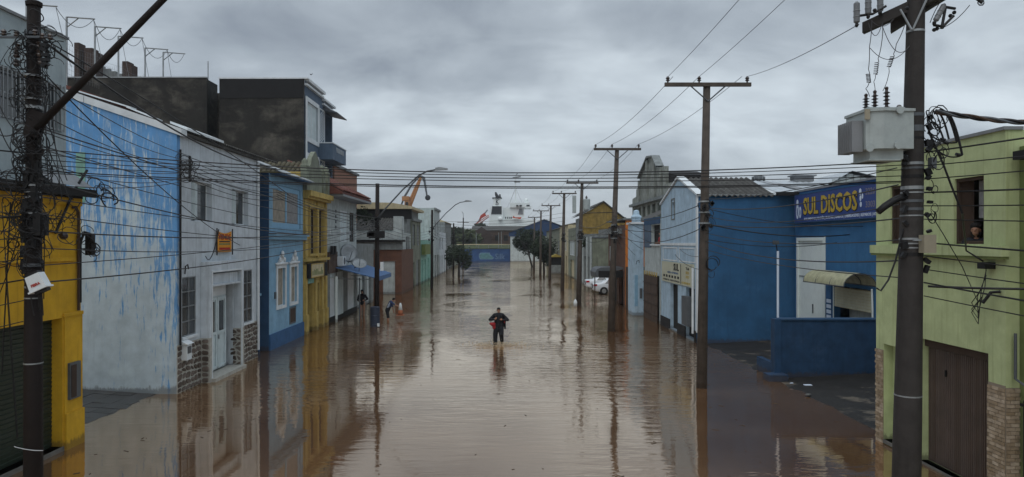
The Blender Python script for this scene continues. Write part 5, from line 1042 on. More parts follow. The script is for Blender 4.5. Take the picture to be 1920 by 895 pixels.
# trees
def leaf_cloud(mb, c, r, n, size, rnd, flat=1.0, lumps=9):
    ls = [(Vector((rnd.gauss(0, .5), rnd.gauss(0, .5), rnd.gauss(0, .42))), rnd.uniform(.32, .6)) for _ in range(lumps)]
    for i in range(n):
        lc, lr = rnd.choice(ls); d = Vector((rnd.gauss(0, 1), rnd.gauss(0, 1), rnd.gauss(0, 1))).normalized() * lr * rnd.uniform(.55, 1.08); p = lc + d
        if p.length > 1.15: p = p.normalized() * rnd.uniform(.7, 1.1)
        P = Vector(c) + Vector((p.x * r, p.y * r, p.z * r * flat)); a = Vector((rnd.gauss(0, 1), rnd.gauss(0, 1), rnd.gauss(0, .7))).normalized(); b = a.orthogonal().normalized(); s = size * rnd.uniform(.6, 1.3)
        mb.add([P - a * s, P + b * s * .5, P + a * s, P - b * s * .5], [(0, 1, 2, 3)])
def tree(name, label, x, y, zc, r, seed, flat=1.0, n=2600, size=.2, lean=.2, group=None, cat='tree', base=-.6, m='leaf'):
    rnd = random.Random(seed); t = T(name, label, cat, (x, y, 0), group)
    top = Vector((x + lean * .5, y, zc + r * .3)); b0 = Vector((x, y, base)); mid = b0.lerp(top, .5) + Vector((lean * .3, 0, 0))
    tr = t.part('trunk', MB().tube([b0, b0.lerp(mid, .5), mid, top], [.2, .17, .13, .05], 8), 'bark', smooth=True)
    for k in range(6):
        a = k * 1.05 + rnd.random(); s = mid.lerp(top, rnd.uniform(-.2, .6)); e = Vector((x + lean * .5 + math.cos(a) * r * .75, y + math.sin(a) * r * .75, zc + rnd.uniform(-.3, .6) * r * flat))
        t.part('limb', MB().tube([s, s.lerp(e, .5) + Vector((0, 0, .15)), e], [.07, .05, .02], 5), 'bark', parent=tr)
    mb = MB(); leaf_cloud(mb, (x + lean * .5, y, zc), r, n, size, rnd, flat, 14); t.part('crown', mb, m, kind='stuff')
    return t
tree('street_tree', 'round dark tree in the water on the left near the blue port wall', -6.3, 97, 2.75, 1.75, 5, 1.15, 2400, .17, 0)
tree('street_tree', 'dark leaning tree on the right, the one before the pale gable wall', 5.6, 134, 5.1, 2.9, 8, .95, 3800, .26, -1.6)
tree('street_tree', 'lower broad dark tree on the right, nearer than its neighbour', 6.5, 112, 3.3, 2.4, 11, .95, 3800, .22, -.2)
rnd = random.Random(4)
for i, (px_, zc, r, Y) in enumerate(((842, 5.8, 4.2, 190), (862, 6.2, 3.6, 194), (880, 5.4, 3.6, 188), (898, 7.8, 3.4, 214), (828, 6.2, 4.4, 198))):
    tree('bank_tree', ['dark bushy tree on the bank behind the left row, second from left', 'dark tree on the bank over the small street tree', 'olive shrubby tree on the bank at the blue wall end', 'far dark tree below the red loader boom', 'leftmost dark tree on the bank behind the houses'][i], Xy(px_, Y), Y, zc, r, 30 + i, .75, 1500, .45, 0, 'trees on the port bank', base=3, m='leaf2' if i in (2,) else 'leaf')
solo('street_shrub', (lambda m_: (leaf_cloud(m_, (9.0, 77, 4.9), .8, 300, .14, rnd), m_)[1])(MB()), 'leaf', 'dark shrub sprouting from the grey shop front by the parked cars', 'shrub', (9, 77, 4.9))
solo('wall_shrub', (lambda m_: (leaf_cloud(m_, (-9.9, 48.3, 6.6), .7, 300, .12, rnd), m_)[1])(MB()), 'leaf', 'small leafy plant hanging under the tiled eave', 'plant', (-9.9, 48.3, 6.6))
def ordn(k, n): return 'topmost' if k == 0 else 'lowest' if k == n - 1 else ['', 'second', 'third', 'fourth', 'fifth', 'sixth', 'seventh', 'eighth', 'ninth', 'tenth'][k] + ' from the top'
# ================================================================== POLES AND CABLES
rnd = random.Random(21)
def band(t, p, r, z, h=.05, m='steel', par=None, nm='band'): t.part(nm, MB().lathe((p[0], p[1], z), [(0, r), (h, r)], 12), m, parent=par)
def loops(t, c, n, spread, size, par=None, r=.006, m='black', sq=1.0):
    for i in range(n):
        a = rnd.uniform(0, 6.28); p = Vector((c[0] + rnd.uniform(-spread[0], spread[0]), c[1] + rnd.uniform(-.1, .1), c[2] + rnd.uniform(-spread[1], spread[1])))
        s = rnd.uniform(.5, 1) * size; k = rnd.uniform(.8, 2.3) * math.pi; ph = rnd.uniform(0, 6.28); pts = []
        for j in range(13):
            u = j / 12; q = ph + k * u
            pts.append(p + Vector((math.cos(q) * s * (1 - .3 * u) + .1 * s * math.sin(5 * u + i), math.sin(q * 1.3) * s * .35, math.sin(q) * s * sq * (.7 + .4 * u))))
        t.part('cable_loop', MB().tube(pts, r * rnd.uniform(.7, 1.5), 4), m, parent=par)
def drape(t, p0, p1, sag, r=.009, m='black', par=None, name='hanging_cable'): return t.part(name, cable(p0, p1, sag, r, 12), m, parent=par)
# ---- left foreground pole
LP = (-7.4, 10.9); LZ = lambda py: Zy(py, LP[1]); LX = lambda px: Xy(px, LP[1])
lp = T('utility_pole', 'black tarred utility pole in the left foreground tangled in cables', 'utility pole', (LP[0], LP[1], 0))
pol = lp.part('shaft', MB().tube([(LP[0], LP[1], -.6), (LP[0], LP[1], 3), (LP[0] + .01, LP[1], LZ(5)), (LP[0] + .01, LP[1], LZ(3))], [.14, .128, .092, .085], 14), 'poleblack', smooth=True)
lp.part('pole_cap', MB().lathe((LP[0] + .01, LP[1], LZ(12)), [(0, .115), (.06, .12), (.08, .09)], 12), 'poleblack')
for z in (LZ(68), LZ(188), LZ(145), LZ(205), LZ(255), LZ(350), LZ(362), LZ(372), LZ(402), LZ(540), LZ(560), LZ(240)): band(lp, LP, .122 + .01 * rnd.random(), z, rnd.choice((.02, .03, .05)), rnd.choice(('steel', 'dsteel', 'steel')))
band(lp, LP, .145, LZ(500), .05, 'dsteel'); band(lp, LP, .137, LZ(682), .02)
# swinging lamp arm over the street
arm = lp.part('lamp_arm', MB().tube([(LX(78), LP[1] - .12, LZ(243)), (LX(200), LP[1] - .2, LZ(128)), (LX(335), LP[1] - .3, LZ(0)), (LX(520), LP[1] - .4, LZ(-150)), (LX(560), LP[1] - .4, LZ(-165))], [.06, .055, .05, .042, .04], 10), 'poleblack', smooth=True)
lp.part('lamp_head', MB().obox((LX(590), LP[1] - .4, LZ(-168)), .3, .12, .06), 'dsteel', parent=arm)
lp.part('arm_clamp', MB().obox((LX(75), LP[1] - .1, LZ(235)), .12, .05, .2, ry=.3), 'poleblack', parent=arm)
# upper insulators on small brackets
for px_, py_ in ((20, 68), (44, 70), (78, 68), (92, 75), (106, 76)):
    lp.part('insulator', MB().lathe((LX(px_), LP[1] - .15, LZ(py_ + 4)), [(0, .03), (.02, .045), (.04, .03), (.06, .045), (.09, .025)], 8), 'porcelain')
lp.part('bracket', MB().box(LX(10), LX(110), LP[1] - .17, LP[1] - .13, LZ(77), LZ(73)), 'dsteel')
for dx, z in ((.1, LZ(95)), (.1, LZ(110)), (.11, LZ(125)), (-.11, LZ(98)), (-.12, LZ(112)), (-.12, LZ(128)), (.12, LZ(100))):
    lp.part('insulator', MB().lathe((LP[0] + dx * 1.6, LP[1] - .1, z), [(0, .03), (.03, .05), (.06, .03), (.09, .05), (.11, .02)], 8), 'porcelain')
rack = lp.part('dropper_rack', MB().box(LX(100), LX(103), LP[1] - .2, LP[1] - .16, LZ(135), LZ(88)), 'black')
for k in range(5): lp.part('connector', MB().obox((LX(102 + rnd.uniform(-3, 3)), LP[1] - .2, LZ(92 + 9 * k)), .05, .04, .025, ry=rnd.uniform(-.5, .5)), 'black', parent=rack)
for z0, n, s, sp in ((LZ(105), 26, .16, .25), (LZ(200), 22, .18, .35), (LZ(290), 40, .2, .42), (LZ(390), 36, .22, .42), (LZ(470), 16, .2, .3)):
    loops(lp, (LP[0], LP[1] - .12, z0), n, (.17, sp), s, sq=1.2)
for px_, py_, q in ((80, 60, 14), (105, 100, 18), (90, 160, 22), (100, 330, 30), (40, 330, 30), (30, 400, 30), (110, 400, 26), (120, 440, 20), (20, 460, 16)):
    loops(lp, (LX(px_), LP[1] - .1, LZ(py_)), 7, (.2, .25), .17, r=.006)
# wrapped bulk of splices
for k in range(26):
    z = LZ(280 + 10 * k + rnd.uniform(-4, 4)); a = rnd.uniform(0, 6.28)
    lp.part('splice', MB().obox((LP[0] + math.cos(a) * .12, LP[1] - abs(math.sin(a)) * .12, z), rnd.uniform(.02, .05), .03, rnd.uniform(.03, .1), ry=rnd.uniform(-.6, .6)), 'black')
lp.part('splice_case', MB().box(LX(74), LX(88), LP[1] - .16, LP[1] + .05, LZ(442), LZ(400)), 'black')
# hanging service cables left and right of the pole
for a, b, c, d, sg_ in ((10, 440, 55, 300, .15), (3, 560, 50, 420, .1), (12, 700, 30, 380, .0), (40, 820, 20, 500, .0), (85, 560, 88, 430, 0), (90, 560, 93, 420, 0), (0, 180, 45, 250, .1), (0, 220, 45, 300, .1), (0, 300, 50, 330, .2), (0, 320, 50, 360, .2), (0, 395, 50, 400, .03), (0, 402, 50, 405, .03), (0, 480, 60, 400, .1), (20, 450, 60, 330, .1), (5, 130, 55, 75, -.1), (0, 68, 30, 68, 0), (75, 400, 160, 380, .25), (75, 350, 110, 470, .1), (85, 180, 135, 340, .08), (95, 270, 138, 370, .02), (70, 300, 100, 180, .1), (90, 210, 118, 440, .05), (85, 380, 125, 395, .2), (0, 250, 52, 240, .1), (0, 500, 45, 470, .1), (88, 140, 100, 340, -.05), (95, 130, 125, 375, .03)):
    drape(lp, (LX(a), LP[1] - .1, LZ(b)), (LX(c), LP[1] - .12, LZ(d)), sg_, rnd.uniform(.005, .011), par=None)
drape(lp, (LX(12), LP[1] - .1, LZ(380)), (LX(42), LP[1] - .1, LZ(820)), -.0, .007)
lp.part('loose_tie', cable((LX(40), LP[1] - .16, LZ(832)), (LX(92), LP[1] - .14, LZ(840)), .02, .008), 'steel')
sb = T('splice_box', 'tilted pale plastic splice box with red lettering strapped to the left pole', 'junction box', (LX(85), LP[1] - .2, LZ(530)))
bx = [(-.13, -.11), (.14, -.11), (.12, .12), (-.11, .12)]
def tilt(mb, c, a):
    mb.v = [(c[0] + (x * math.cos(a) - z * math.sin(a)), c[1] + y, c[2] + (x * math.sin(a) + z * math.cos(a))) for x, y, z in mb.v]; return mb
cc = (LX(86), LP[1] - .2, LZ(528))
sb.part('housing', tilt(MB().prism(bx, 'y', -.07, .07), cc, .42), 'trimwhite'); sb.part('lip', tilt(MB().box(-.15, .16, -.085, .085, -.135, -.11), cc, .42), 'trimwhite'); sb.part('connector_bank', tilt(MB().box(-.1, .1, -.06, .06, .12, .16), cc, .42), 'black'); sb.part('cable_glands', tilt(MB().box(-.08, .12, -.05, .05, -.18, -.136), cc, .42), 'black')
vs, fs = text_mb('FIBRA', 1, .02, bold=.03); xs = [v[0] for v in vs]; mb = MB(); mb.add([(-.07 + .15 * v[0] / max(xs), -.075 + v[2] * .1, -.06 + .06 * v[1]) for v in vs], fs); sb.part('lettering', tilt(mb, cc, .42), 'red')
for k in range(4): drape(lp, (LX(88 + 2 * k), LP[1] - .2, LZ(545)), (LX(84 + 3 * k), LP[1] - .15, LZ(575 + 5 * k)), -.02, .008)
drape(lp, (LX(70), LP[1] - .15, LZ(556)), (LX(76), LP[1] - .15, LZ(590)), 0.02, .008)
# ---- right foreground pole with transformer
RB, RT = Vector((6.0, 10.4, -.6)), Vector((6.22, 10.4, 10.3)); rp_ = lambda z: RB.lerp(RT, (z + .6) / 10.9); RZ = lambda py: Zy(py, 10.4); RX = lambda px: Xy(px, 10.4)
rp = T('transformer_pole', 'thick grey concrete pole in the right foreground carrying the transformer', 'utility pole', (6, 10.4, 0))
rp.part('shaft', MB().tube([RB, rp_(2), rp_(5.5), rp_(8.3), RT], [.205, .19, .15, .12, .10], 18), 'concpole', smooth=True)
def rband(py, h=.05, m='steel', k=1.06):
    z = RZ(py); p = rp_(z); rp.part('band', MB().lathe((p.x, p.y, z), [(0, .1 + (10 - z) * .0107 * k + .005), (h, .1 + (10 - z) * .0107 * k + .005)], 16), m)
for py_, h, m_ in ((62, .03, 'steel'), (220, .05, 'dsteel'), (248, .09, 'dsteel'), (262, .03, 'black'), (310, .04, 'steel'), (318, .03, 'dsteel'), (335, .05, 'black'), (356, .05, 'steel'), (363, .02, 'steel'), (380, .04, 'dsteel'), (395, .04, 'dsteel'), (406, .02, 'steel'), (450, .03, 'steel'), (458, .02, 'steel'), (466, .02, 'steel'), (742, .02, 'steel'), (480, .05, 'black')): rband(py_, h, m_)
def beam(a, b, w, h, m='concpole', nm='crossarm', par=None):
    a, b = Vector(a), Vector(b); d = (b - a).normalized(); s = d.cross(Vector((0, 0, 1))).normalized() * w; u = Vector((0, 0, h)); mb = MB()
    mb.add([a - s - u, a + s - u, a + s + u, a - s + u, b - s - u, b + s - u, b + s + u, b - s + u], [(0, 1, 2, 3), (4, 5, 6, 7), (0, 1, 5, 4), (1, 2, 6, 5), (2, 3, 7, 6), (3, 0, 4, 7)]); return rp.part(nm, mb, m, parent=par)
beam((5.62, 10.85, 8.05), (6.75, 9.9, 8.5), .06, .08); beam((5.98, 10.72, 8.02), (6.9, 10.1, 8.62), .06, .08); beam((4.9, 10.5, 9.9), (7.4, 10.3, 9.9), .06, .07)
for k, x in enumerate((5.0, 6.0, 7.3)): rp.part('insulator', MB().lathe((x, 10.4, 9.97), [(0, .03), (.03, .07), (.06, .04), (.1, .06), (.15, .03)], 10), 'porcelain')
def cutout(c, r=.045, h=.3, tilt_=0): 
    a = Vector((math.sin(tilt_), 0, math.cos(tilt_))); f = rp.part('fuse_cutout', MB().lathe(c, [(0, r * .5), (.02, r), (h * .3, r), (h * .32, r * 1.15), (h * .36, r), (h * .6, r), (h * .62, r * 1.15), (h * .66, r), (h, r), (h + .03, r * .4)], 12, a), 'gporc', smooth=False)
    rp.part('terminal', MB().lathe(Vector(c) - a * .06, [(0, .015), (.03, .03), (.07, .015)], 8, a), 'black', parent=f); return f
cutout((RX(1619), 10.6, RZ(36)), .045, .3); cutout((RX(1641), 10.6, RZ(20)), .045, .3); cutout((RX(1664), 10.6, RZ(14)), .045, .3); cutout((RX(1738), 10.2, RZ(48)), .04, .26, .5)
rp.part('cutout_arm', MB().tube([(RX(1622), 10.6, RZ(22)), (RX(1650), 10.6, RZ(18)), (RX(1672), 10.55, RZ(5))], .02, 6), 'black')
for a in (((1750, 60), (1757, 22)), ((1757, 22), (1775, 25)), ((1752, 58), (1772, 38)), ((1735, 55), (1752, 58))): rp.part('fuse_link', MB().tube([(RX(a[0][0]), 10.2, RZ(a[0][1])), (RX(a[1][0]), 10.2, RZ(a[1][1]))], .02, 6), 'black')
for px_, py_ in ((1745, 60), (1755, 57), (1770, 36), (1777, 30), (1630, 26), (1640, 30), (1690, 22), (1740, 62)): rp.part('clamp', MB().ball((RX(px_), 10.25, RZ(py_)), .03, .03, .03, 7, 5), 'black')
fr2 = T('fuse_carrier', 'hanging black fuse carrier at the top right of the transformer pole', 'fuse', (RX(1825), 10.2, RZ(10))); fr2.part('body', MB().tube([(RX(1812), 10.2, RZ(4)), (RX(1822), 10.2, RZ(14)), (RX(1835), 10.2, RZ(-10))], .025, 6), 'black'); fr2.part('ring', MB().tube([(RX(1822 + 6 * math.cos(k)), 10.2, RZ(14 + 5 * math.sin(k))) for k in range(7)], .01, 4), 'black'); fr2.part('arm', MB().tube([(RX(1815), 10.2, RZ(2)), (RX(1800), 10.2, RZ(-40)), (7.3, 10.3, 9.9)], .02, 5), 'black')
rp.part('arm_brace', MB().tube([(RX(1702), 10.3, RZ(60)), (RX(1688), 10.4, RZ(18))], .015, 5), 'steel'); rp.part('arm_brace', MB().tube([(RX(1704), 10.3, RZ(60)), (RX(1726), 10.2, RZ(0))], .015, 5), 'steel')
# transformer
tx = T('transformer', 'pale enamel pole transformer tank hung left of the concrete pole', 'transformer', (5.6, 10.4, 5.9))
tx.part('tank', MB().prism([(5.29, 10.14), (5.52, 10.06), (5.97, 10.10), (5.97, 10.72), (5.29, 10.72)], 'z', RZ(284), RZ(216)), 'trafo')
tx.part('top_flange', MB().prism([(5.27, 10.12), (5.52, 10.03), (5.985, 10.08), (5.985, 10.74), (5.27, 10.74)], 'z', RZ(216), RZ(211)), 'trafo'); tx.part('lid', MB().prism([(5.35, 10.2), (5.9, 10.2), (5.85, 10.65), (5.4, 10.65)], 'z', RZ(211), RZ(206)), 'trafo')
tx.part('sump', MB().prism([(5.37, 10.18), (5.85, 10.16), (5.85, 10.66), (5.37, 10.66)], 'z', RZ(302), RZ(284)), 'trafo'); tx.part('sump_rim', MB().prism([(5.34, 10.15), (5.8, 10.13), (5.8, 10.68), (5.34, 10.68)], 'z', RZ(305), RZ(302)), 'trafo')
rd = tx.part('radiator', MB().box(5.12, 5.28, 10.2, 10.22, RZ(288), RZ(231)), 'lead')
for k in range(7): tx.part('fin', MB().box(5.11, 5.285, 10.24 + .06 * k, 10.255 + .06 * k, RZ(288), RZ(231)), 'lead', parent=rd)
for px_, py_ in ((1662, 215), (1659, 279), (1607, 284)): tx.part('lifting_disc', MB().lathe((RX(px_), 10.06, RZ(py_)), [(0, .055), (.03, .055)], 12, (0, -1, 0)), 'trafo')
tx.part('name_plate', MB().box(RX(1602), RX(1611), 10.09, 10.11, RZ(231), RZ(212)), 'beige'); tx.part('tap_changer', MB().lathe((RX(1675), 10.25, RZ(212)), [(0, .03), (.05, .05), (.09, .02)], 8), 'porcelain')
for px_, h, y_ in ((1627, .21, 10.45), (1637, .24, 10.35), (1652, .27, 10.25)):
    mb = MB(); pr = []
    for k in range(5): pr += [(h * k / 5, .022), (h * (k + .25) / 5, .05), (h * (k + .5) / 5, .024)]
    tx.part('bushing', mb.lathe((RX(px_), y_, RZ(207)), pr + [(h, .02), (h + .03, .028), (h + .05, .012)], 12), 'porcelain')
tx.part('hanger', MB().box(5.9, 6.02, 10.3, 10.5, 6.2, 6.26).box(5.85, 6.0, 10.3, 10.5, 5.95, 6.0), 'dsteel')
def coilwire(pts, r=.006, coil=None, label=None):
    out = []; pts = [Vector(p) for p in pts]
    for i in range(len(pts) - 1):
        a, b = pts[i], pts[i + 1]
        if coil == i:
            n = 60
            for k in range(n): u = k / n; q = u * 7 * 2 * math.pi; out.append(a.lerp(b, u) + Vector((math.cos(q) * .028, math.sin(q) * .028, 0)))
        else:
            for k in range(6): u = k / 6; out.append(a.lerp(b, u) + Vector((0.01 * math.sin(math.pi * u), 0, 0)))
    out.append(pts[-1]); tx.part('lead_wire', MB().tube(out, r, 4), 'wire')
P2 = lambda px, py: (RX(px), 10.35, RZ(py))
coilwire([P2(1631, 40), P2(1627, 90), P2(1624, 140), P2(1626, 157), P2(1620, 168), P2(1627, 183)], coil=2)
coilwire([P2(1651, 45), P2(1650, 80), P2(1641, 118), P2(1638, 142), P2(1635, 155), P2(1637, 178)], coil=2)
coilwire([P2(1693, 48), P2(1677, 85), P2(1670, 107), P2(1663, 128), P2(1662, 145), P2(1652, 172)], coil=2)
for a, b, s_ in (((1625, 45), (1650, 48), .18), ((1650, 48), (1704, 85), .25), ((1628, 92), (1704, 85), .2), ((1630, 40), (1672, 38), .1)): drape(rp, P2(*a), P2(*b), s_, .005, 'wire')
drape(rp, P2(1755, 57), P2(1814, 12), .06, .006, 'wire'); drape(rp, P2(1740, 45), P2(1758, 8), -.02, .006, 'wire')
# tangles, junction box, conduits on the right pole
rp.part('junction_box', MB().box(RX(1709), RX(1731), 10.08, 10.22, RZ(474), RZ(441)), 'beige'); rp.part('box_strap', MB().box(RX(1695), RX(1712), 10.14, 10.18, RZ(452), RZ(449)), 'steel')
rp.part('small_box', MB().box(RX(1732), RX(1741), 10.2, 10.3, RZ(318), RZ(298)), 'dsteel')
for k in range(22):
    z = RZ(210 + 14 * k + rnd.uniform(-5, 5)); p = rp_(z); s = rnd.choice((1, 1, -.9)); rp.part('insulated_clamp', MB().obox((p.x + s * (.17 + rnd.uniform(-.01, .04)), 10.3, z), rnd.uniform(.02, .05), .03, rnd.uniform(.02, .06), ry=rnd.uniform(-.8, .8)), 'black')
loops(rp, (RX(1745), 10.3, RZ(235)), 10, (.08, .25), .18, r=.007); loops(rp, (RX(1745), 10.3, RZ(290)), 7, (.08, .2), .15, r=.006); loops(rp, (RX(1732), 10.25, RZ(380)), 5, (.06, .3), .1, r=.006)
for a, b, s_, r_ in (((1735, 225), (1760, 260), .25, .012), ((1748, 215), (1775, 262), -.15, .015), ((1752, 212), (1790, 268), -.2, .017), ((1762, 213), (1800, 292), -.22, .018), ((1735, 262), (1800, 292), .12, .012), ((1735, 250), (1790, 268), .06, .012), ((1734, 240), (1765, 262), -.15, .014)): drape(rp, P2(*a), P2(*b), s_, r_)
for py_ in (262, 268, 290): rp.part('end_cap', MB().tube([P2(1760 + (py_ - 262), py_), P2(1768 + (py_ - 262), py_ + 2)], .025, 6), 'black')
# twisted bundle to the right edge
tb = T('twisted_cable', 'thick twisted supply cable running from the transformer pole past the right edge', 'cable', (6.4, 10.3, 6.6))
a, b = Vector((RX(1745), 10.3, RZ(212))), Vector((8.9, 9.7, 6.45))
for s in range(3):
    pts = []
    for k in range(90): u = k / 89; q = u * 22 + s * 2.09; p = a.lerp(b, u); p.z -= .12 * math.sin(math.pi * u); pts.append(p + Vector((0, math.cos(q) * .022, math.sin(q) * .022)))
    tb.part('strand', MB().tube(pts, .02, 5), ['black', 'dsteel', 'rust'][s])
# black hose at left of the pole going to the shop sign side
hs = T('cable_conduit', 'fat black curved conduit left of the transformer pole, over the green wall', 'conduit', (RX(1660), 10.4, RZ(390)))
hs.part('hose', MB().tube([P2(1643, 398), P2(1655, 388), P2(1670, 378), P2(1683, 372), P2(1700, 371)], [.05, .055, .055, .05, .045], 8), 'black', smooth=True)
# droopy service cables on the green wall
def pc(pts, r, label, grp='cables draped on the green house'):
    o = solo('service_cable', MB().tube(pts, r, 5), 'black', label, 'cable', pts[0], grp); return o
pc([P2(1742, 258), P2(1765, 310), P2(1780, 350), P2(1800, 400), (8.6, 12.9, 4.55), (8.82, 12.75, 4.35)], .016, 'thick black cable falling from the transformer pole past the open green window')
pc([P2(1690, 430), P2(1675, 490), P2(1662, 525), P2(1648, 545), P2(1640, 540)], .014, 'black cable hanging in a curve from the pole toward the brick clad corner')
pc([P2(1740, 400), P2(1765, 440), P2(1800, 500), (8.75, 12.8, 3.6), (8.8, 12.6, 3.7)], .007, 'thin wire sagging below the open green window')
for k, (z, L_) in enumerate(((4.3, .9), (4.2, 1.0), (4.1, .8))): 
    g = [(8.8, 12.65, z), (8.74, 12.6 + .1 * k, z - .4), (8.72, 12.75, z - L_), (8.7, 12.9, z - L_ * .8), (8.75, 12.7, z - L_ * .5)]; pc(g, .008, ['left', 'middle', 'right'][k] + ' loop of black wire dangling under the green cornice corner')
# ---- generic street pole, then copies
def street_pole(x, y, lean, zt, label, group, armw=2.6, r0=.19, r1=.11, m='pole'):
    t = T('street_pole', label, 'utility pole', (0, 0, 0), group); t.o.location = (x, y, 0)
    t.part('shaft', MB().tube([(0, 0, -.6), (lean * .5, 0, zt * .5), (lean, 0, zt)], [r0, (r0 + r1) / 2, r1], 12), m, smooth=True)
    a = t.part('crossarm', MB().box(lean - armw / 2, lean + armw / 2, -.16, -.06 - .005, zt - .12, zt), 'pole')
    for s in (-1, 1): t.part('brace', MB().tube([(lean + s * .55, -.14, zt - .12), (lean, -.13, zt - .6)], .022, 4), 'dsteel', parent=a)
    for dx in (-armw / 2 + .1, 0, armw / 2 - .15) if False else (-armw / 2 + .1, -.28, armw / 2 - .12): t.part('insulator', MB().lathe((lean + dx, -.11, zt), [(0, .025), (.05, .03), (.07, .07), (.11, .04), (.14, .07), (.2, .03)], 9), 'porcelain', parent=a)
    return t
SP = [(6.39, 22.46, .18, 9.85, 'tall pole with wide crossarm standing in front of the big blue wall', 2.78, .18, .115),
      (5.66, 36.8, .34, 9.7, 'second pole of the right row, standing left of the white brick pier', 2.5, .2, .11),
      (5.54, 51.8, .30, 9.2, 'third pole of the right row, carrying a small transformer', 2.4, .2, .11),
      (5.7, 67.9, .2, 9.55, 'fourth pole of the right row, before the cream house', 2.4, .2, .12),
      (5.75, 87.3, .15, 9.4, 'fifth pole of the right row, beside the nearer street tree', 2.4, .2, .12),
      (5.45, 104, .1, 9.5, 'sixth pole of the right row, above the tree crowns', 2.4, .2, .12),
      (5.4, 125, .1, 9.3, 'farthest pole of the right row, before the blue gable', 2.4, .2, .12)]
poles = []
for s in SP: poles.append(street_pole(*s[:4], s[4], 'poles along the right side of the street', *s[5:]))
for t_, zz in ((poles[0], 6.0), (poles[1], 5.6), (poles[2], 5.6), (poles[3], 5.6)):
    L0 = t_.o.location
    for k in range(3): 
        me = MB().lathe((.1 if t_ is poles[0] else .18, 0, zz - .35 * k), [(0, .175), (.05, .175)], 12); t_.part('band', me, 'steel')
    for k in range(9): t_.part('clamp', MB().obox((rnd.uniform(-.05, .35), -.17, zz - .9 * rnd.random()), .05, .04, .06, ry=rnd.uniform(-1, 1)), 'black')
    b_ = t_.base; t_.base = (0, 0, 0); loops(t_, (.15, -.15, zz - .4), 8, (.1, .4), .25, r=.01)
    if t_ is poles[0]: loops(t_, (.25, -.15, 3.9), 4, (.1, .3), .25, r=.012)
poles[2].part('pole_transformer', MB().lathe((.2 + .42, 0, 7.1), [(0, .2), (.05, .28), (.8, .28), (.85, .24)], 12), 'trafo', label='small round transformer slung on the pole'); poles[2].part('pole_bushing', MB().lathe((.62, 0, 7.95), [(0, .05), (.1, .09), (.2, .05), (.25, .02)], 8), 'porcelain')
poles[2].part('pole_tank', MB().box(-.42, -.16, -.15, .15, 6.9, 8.2), 'trafo', label='flat grey tank on the left of the pole')
poles[1].part('street_bracket', MB().tube([(.2, -.1, 6.3), (-1.4, -.1, 6.25)], .02, 4), 'black')
# ---- left poles with lamp arms
def left_pole(x, y, zt, label, lamp=True, arm=False, r=.13, m='poleblack'):
    t = T('lamp_pole', label, 'lamp pole', (0, 0, 0), 'lamp poles along the left side'); t.o.location = (x, y, 0)
    t.part('shaft', MB().tube([(0, 0, -.6), (.05, 0, zt)], [r * 1.2, r * .85], 10), m, smooth=True)
    if lamp:
        a = t.part('lamp_arm', MB().tube([(.1, -.1, 6.1), (.5, -.1, 6.6), (1.5, -.1, 7.7), (2.4, -.1, 8.5), (2.9, -.1, 8.75), (3.4, -.1, 8.83)], .045, 7), 'dsteel', smooth=True)
        h = t.part('lamp_head', MB().prism([(3.35, 8.78), (4.05, 8.82), (4.05, 8.9), (3.6, 8.97), (3.35, 8.93)], 'y', -.22, .02), 'steel', parent=a); t.part('photocell', MB().lathe((3.65, -.1, 8.96), [(0, .05), (.12, .05)], 8), 'dsteel', parent=h) if False else None
    if arm: t.part('crossarm', MB().box(-1.1, 1.1, -.12, -.04, zt - .9, zt - .8), 'pole')
    for k in range(8): t.part('clamp', MB().obox((rnd.uniform(-.25, .25), -.14, 4.9 + 1.3 * rnd.random()), .09, .05, .08, ry=rnd.uniform(-1, 1)), 'black')
    loops(t, (0, -.12, 5.5), 10, (.25, .7), .3, r=.012); return t
l2 = left_pole(-7.24, 39.4, 8.05, 'lamp pole rising through the blue awning, nearest curved lamp arm on the left'); l3 = left_pole(-7.3, 70, 8.0, 'second curved lamp pole on the left before the mint house'); l4 = left_pole(-7.6, 104, 7.6, 'plain dark pole above the round left street tree', False); l5 = left_pole(-7.8, 132, 9.4, 'farthest left pole with a short crossarm and upright lamp', False, True)
l2.part('splice_case', MB().box(-.4, .5, -.3, -.14, 4.95, 5.35), 'black'); l2.part('white_box', MB().box(.25, .42, -.25, -.1, 3.1, 3.6), 'trimwhite'); l2.part('splice_case', MB().box(-.5, -.1, -.3, -.14, 5.0, 5.3), 'black'); l5.part('lamp_arm', MB().tube([(.05, 0, 9.4), (.05, 0, 10.2), (-.2, 0, 10.6)], .06, 5), 'steel')
# ---- cables strung between things
def cab(name, a, b, sag, r, label, grp, n=18, m='black'): return solo(name, cable(a, b, sag, r, n), m, label, 'cable', tuple(a), grp)
lx, rx = LP[0] + .1, 5.98
for k, (zl, zr, zm) in enumerate(((6.16, 5.92, 5.77), (6.08, 5.86, 5.735), (6.0, 5.79, 5.69), (5.92, 5.70, 5.65), (5.83, 5.62, 5.565), (5.80, 5.60, 5.545))):
    cab('street_cable', (lx, 10.8 + .03 * k, zl), (rx, 10.35 + .02 * k, zr), (zl + zr) / 2 - zm, .009 if k in (0, 4) else .0065, ordn(k, 6) + ' black cable spanning the street between the two foreground poles', 'cables crossing the street')
P = [Vector((s[0] + s[2], s[1], s[3])) for s in SP]
tg = [Vector((5.0, 10.4, 10.1)), Vector((6.0, 10.4, 10.1)), Vector((RX(1620), 10.55, RZ(40)))]
for k, dx in enumerate((-1.28, -.28, 1.25)): cab('power_line', P[0] + Vector((dx, -.1, .2)), tg[k], .1, .007, ['thin bare line rising from the left end of the nearest crossarm', 'thin bare line rising from the middle of the nearest crossarm', 'thin bare line from the right end of the nearest crossarm to the transformer fuses'][k], 'bare power lines overhead', m='wire')
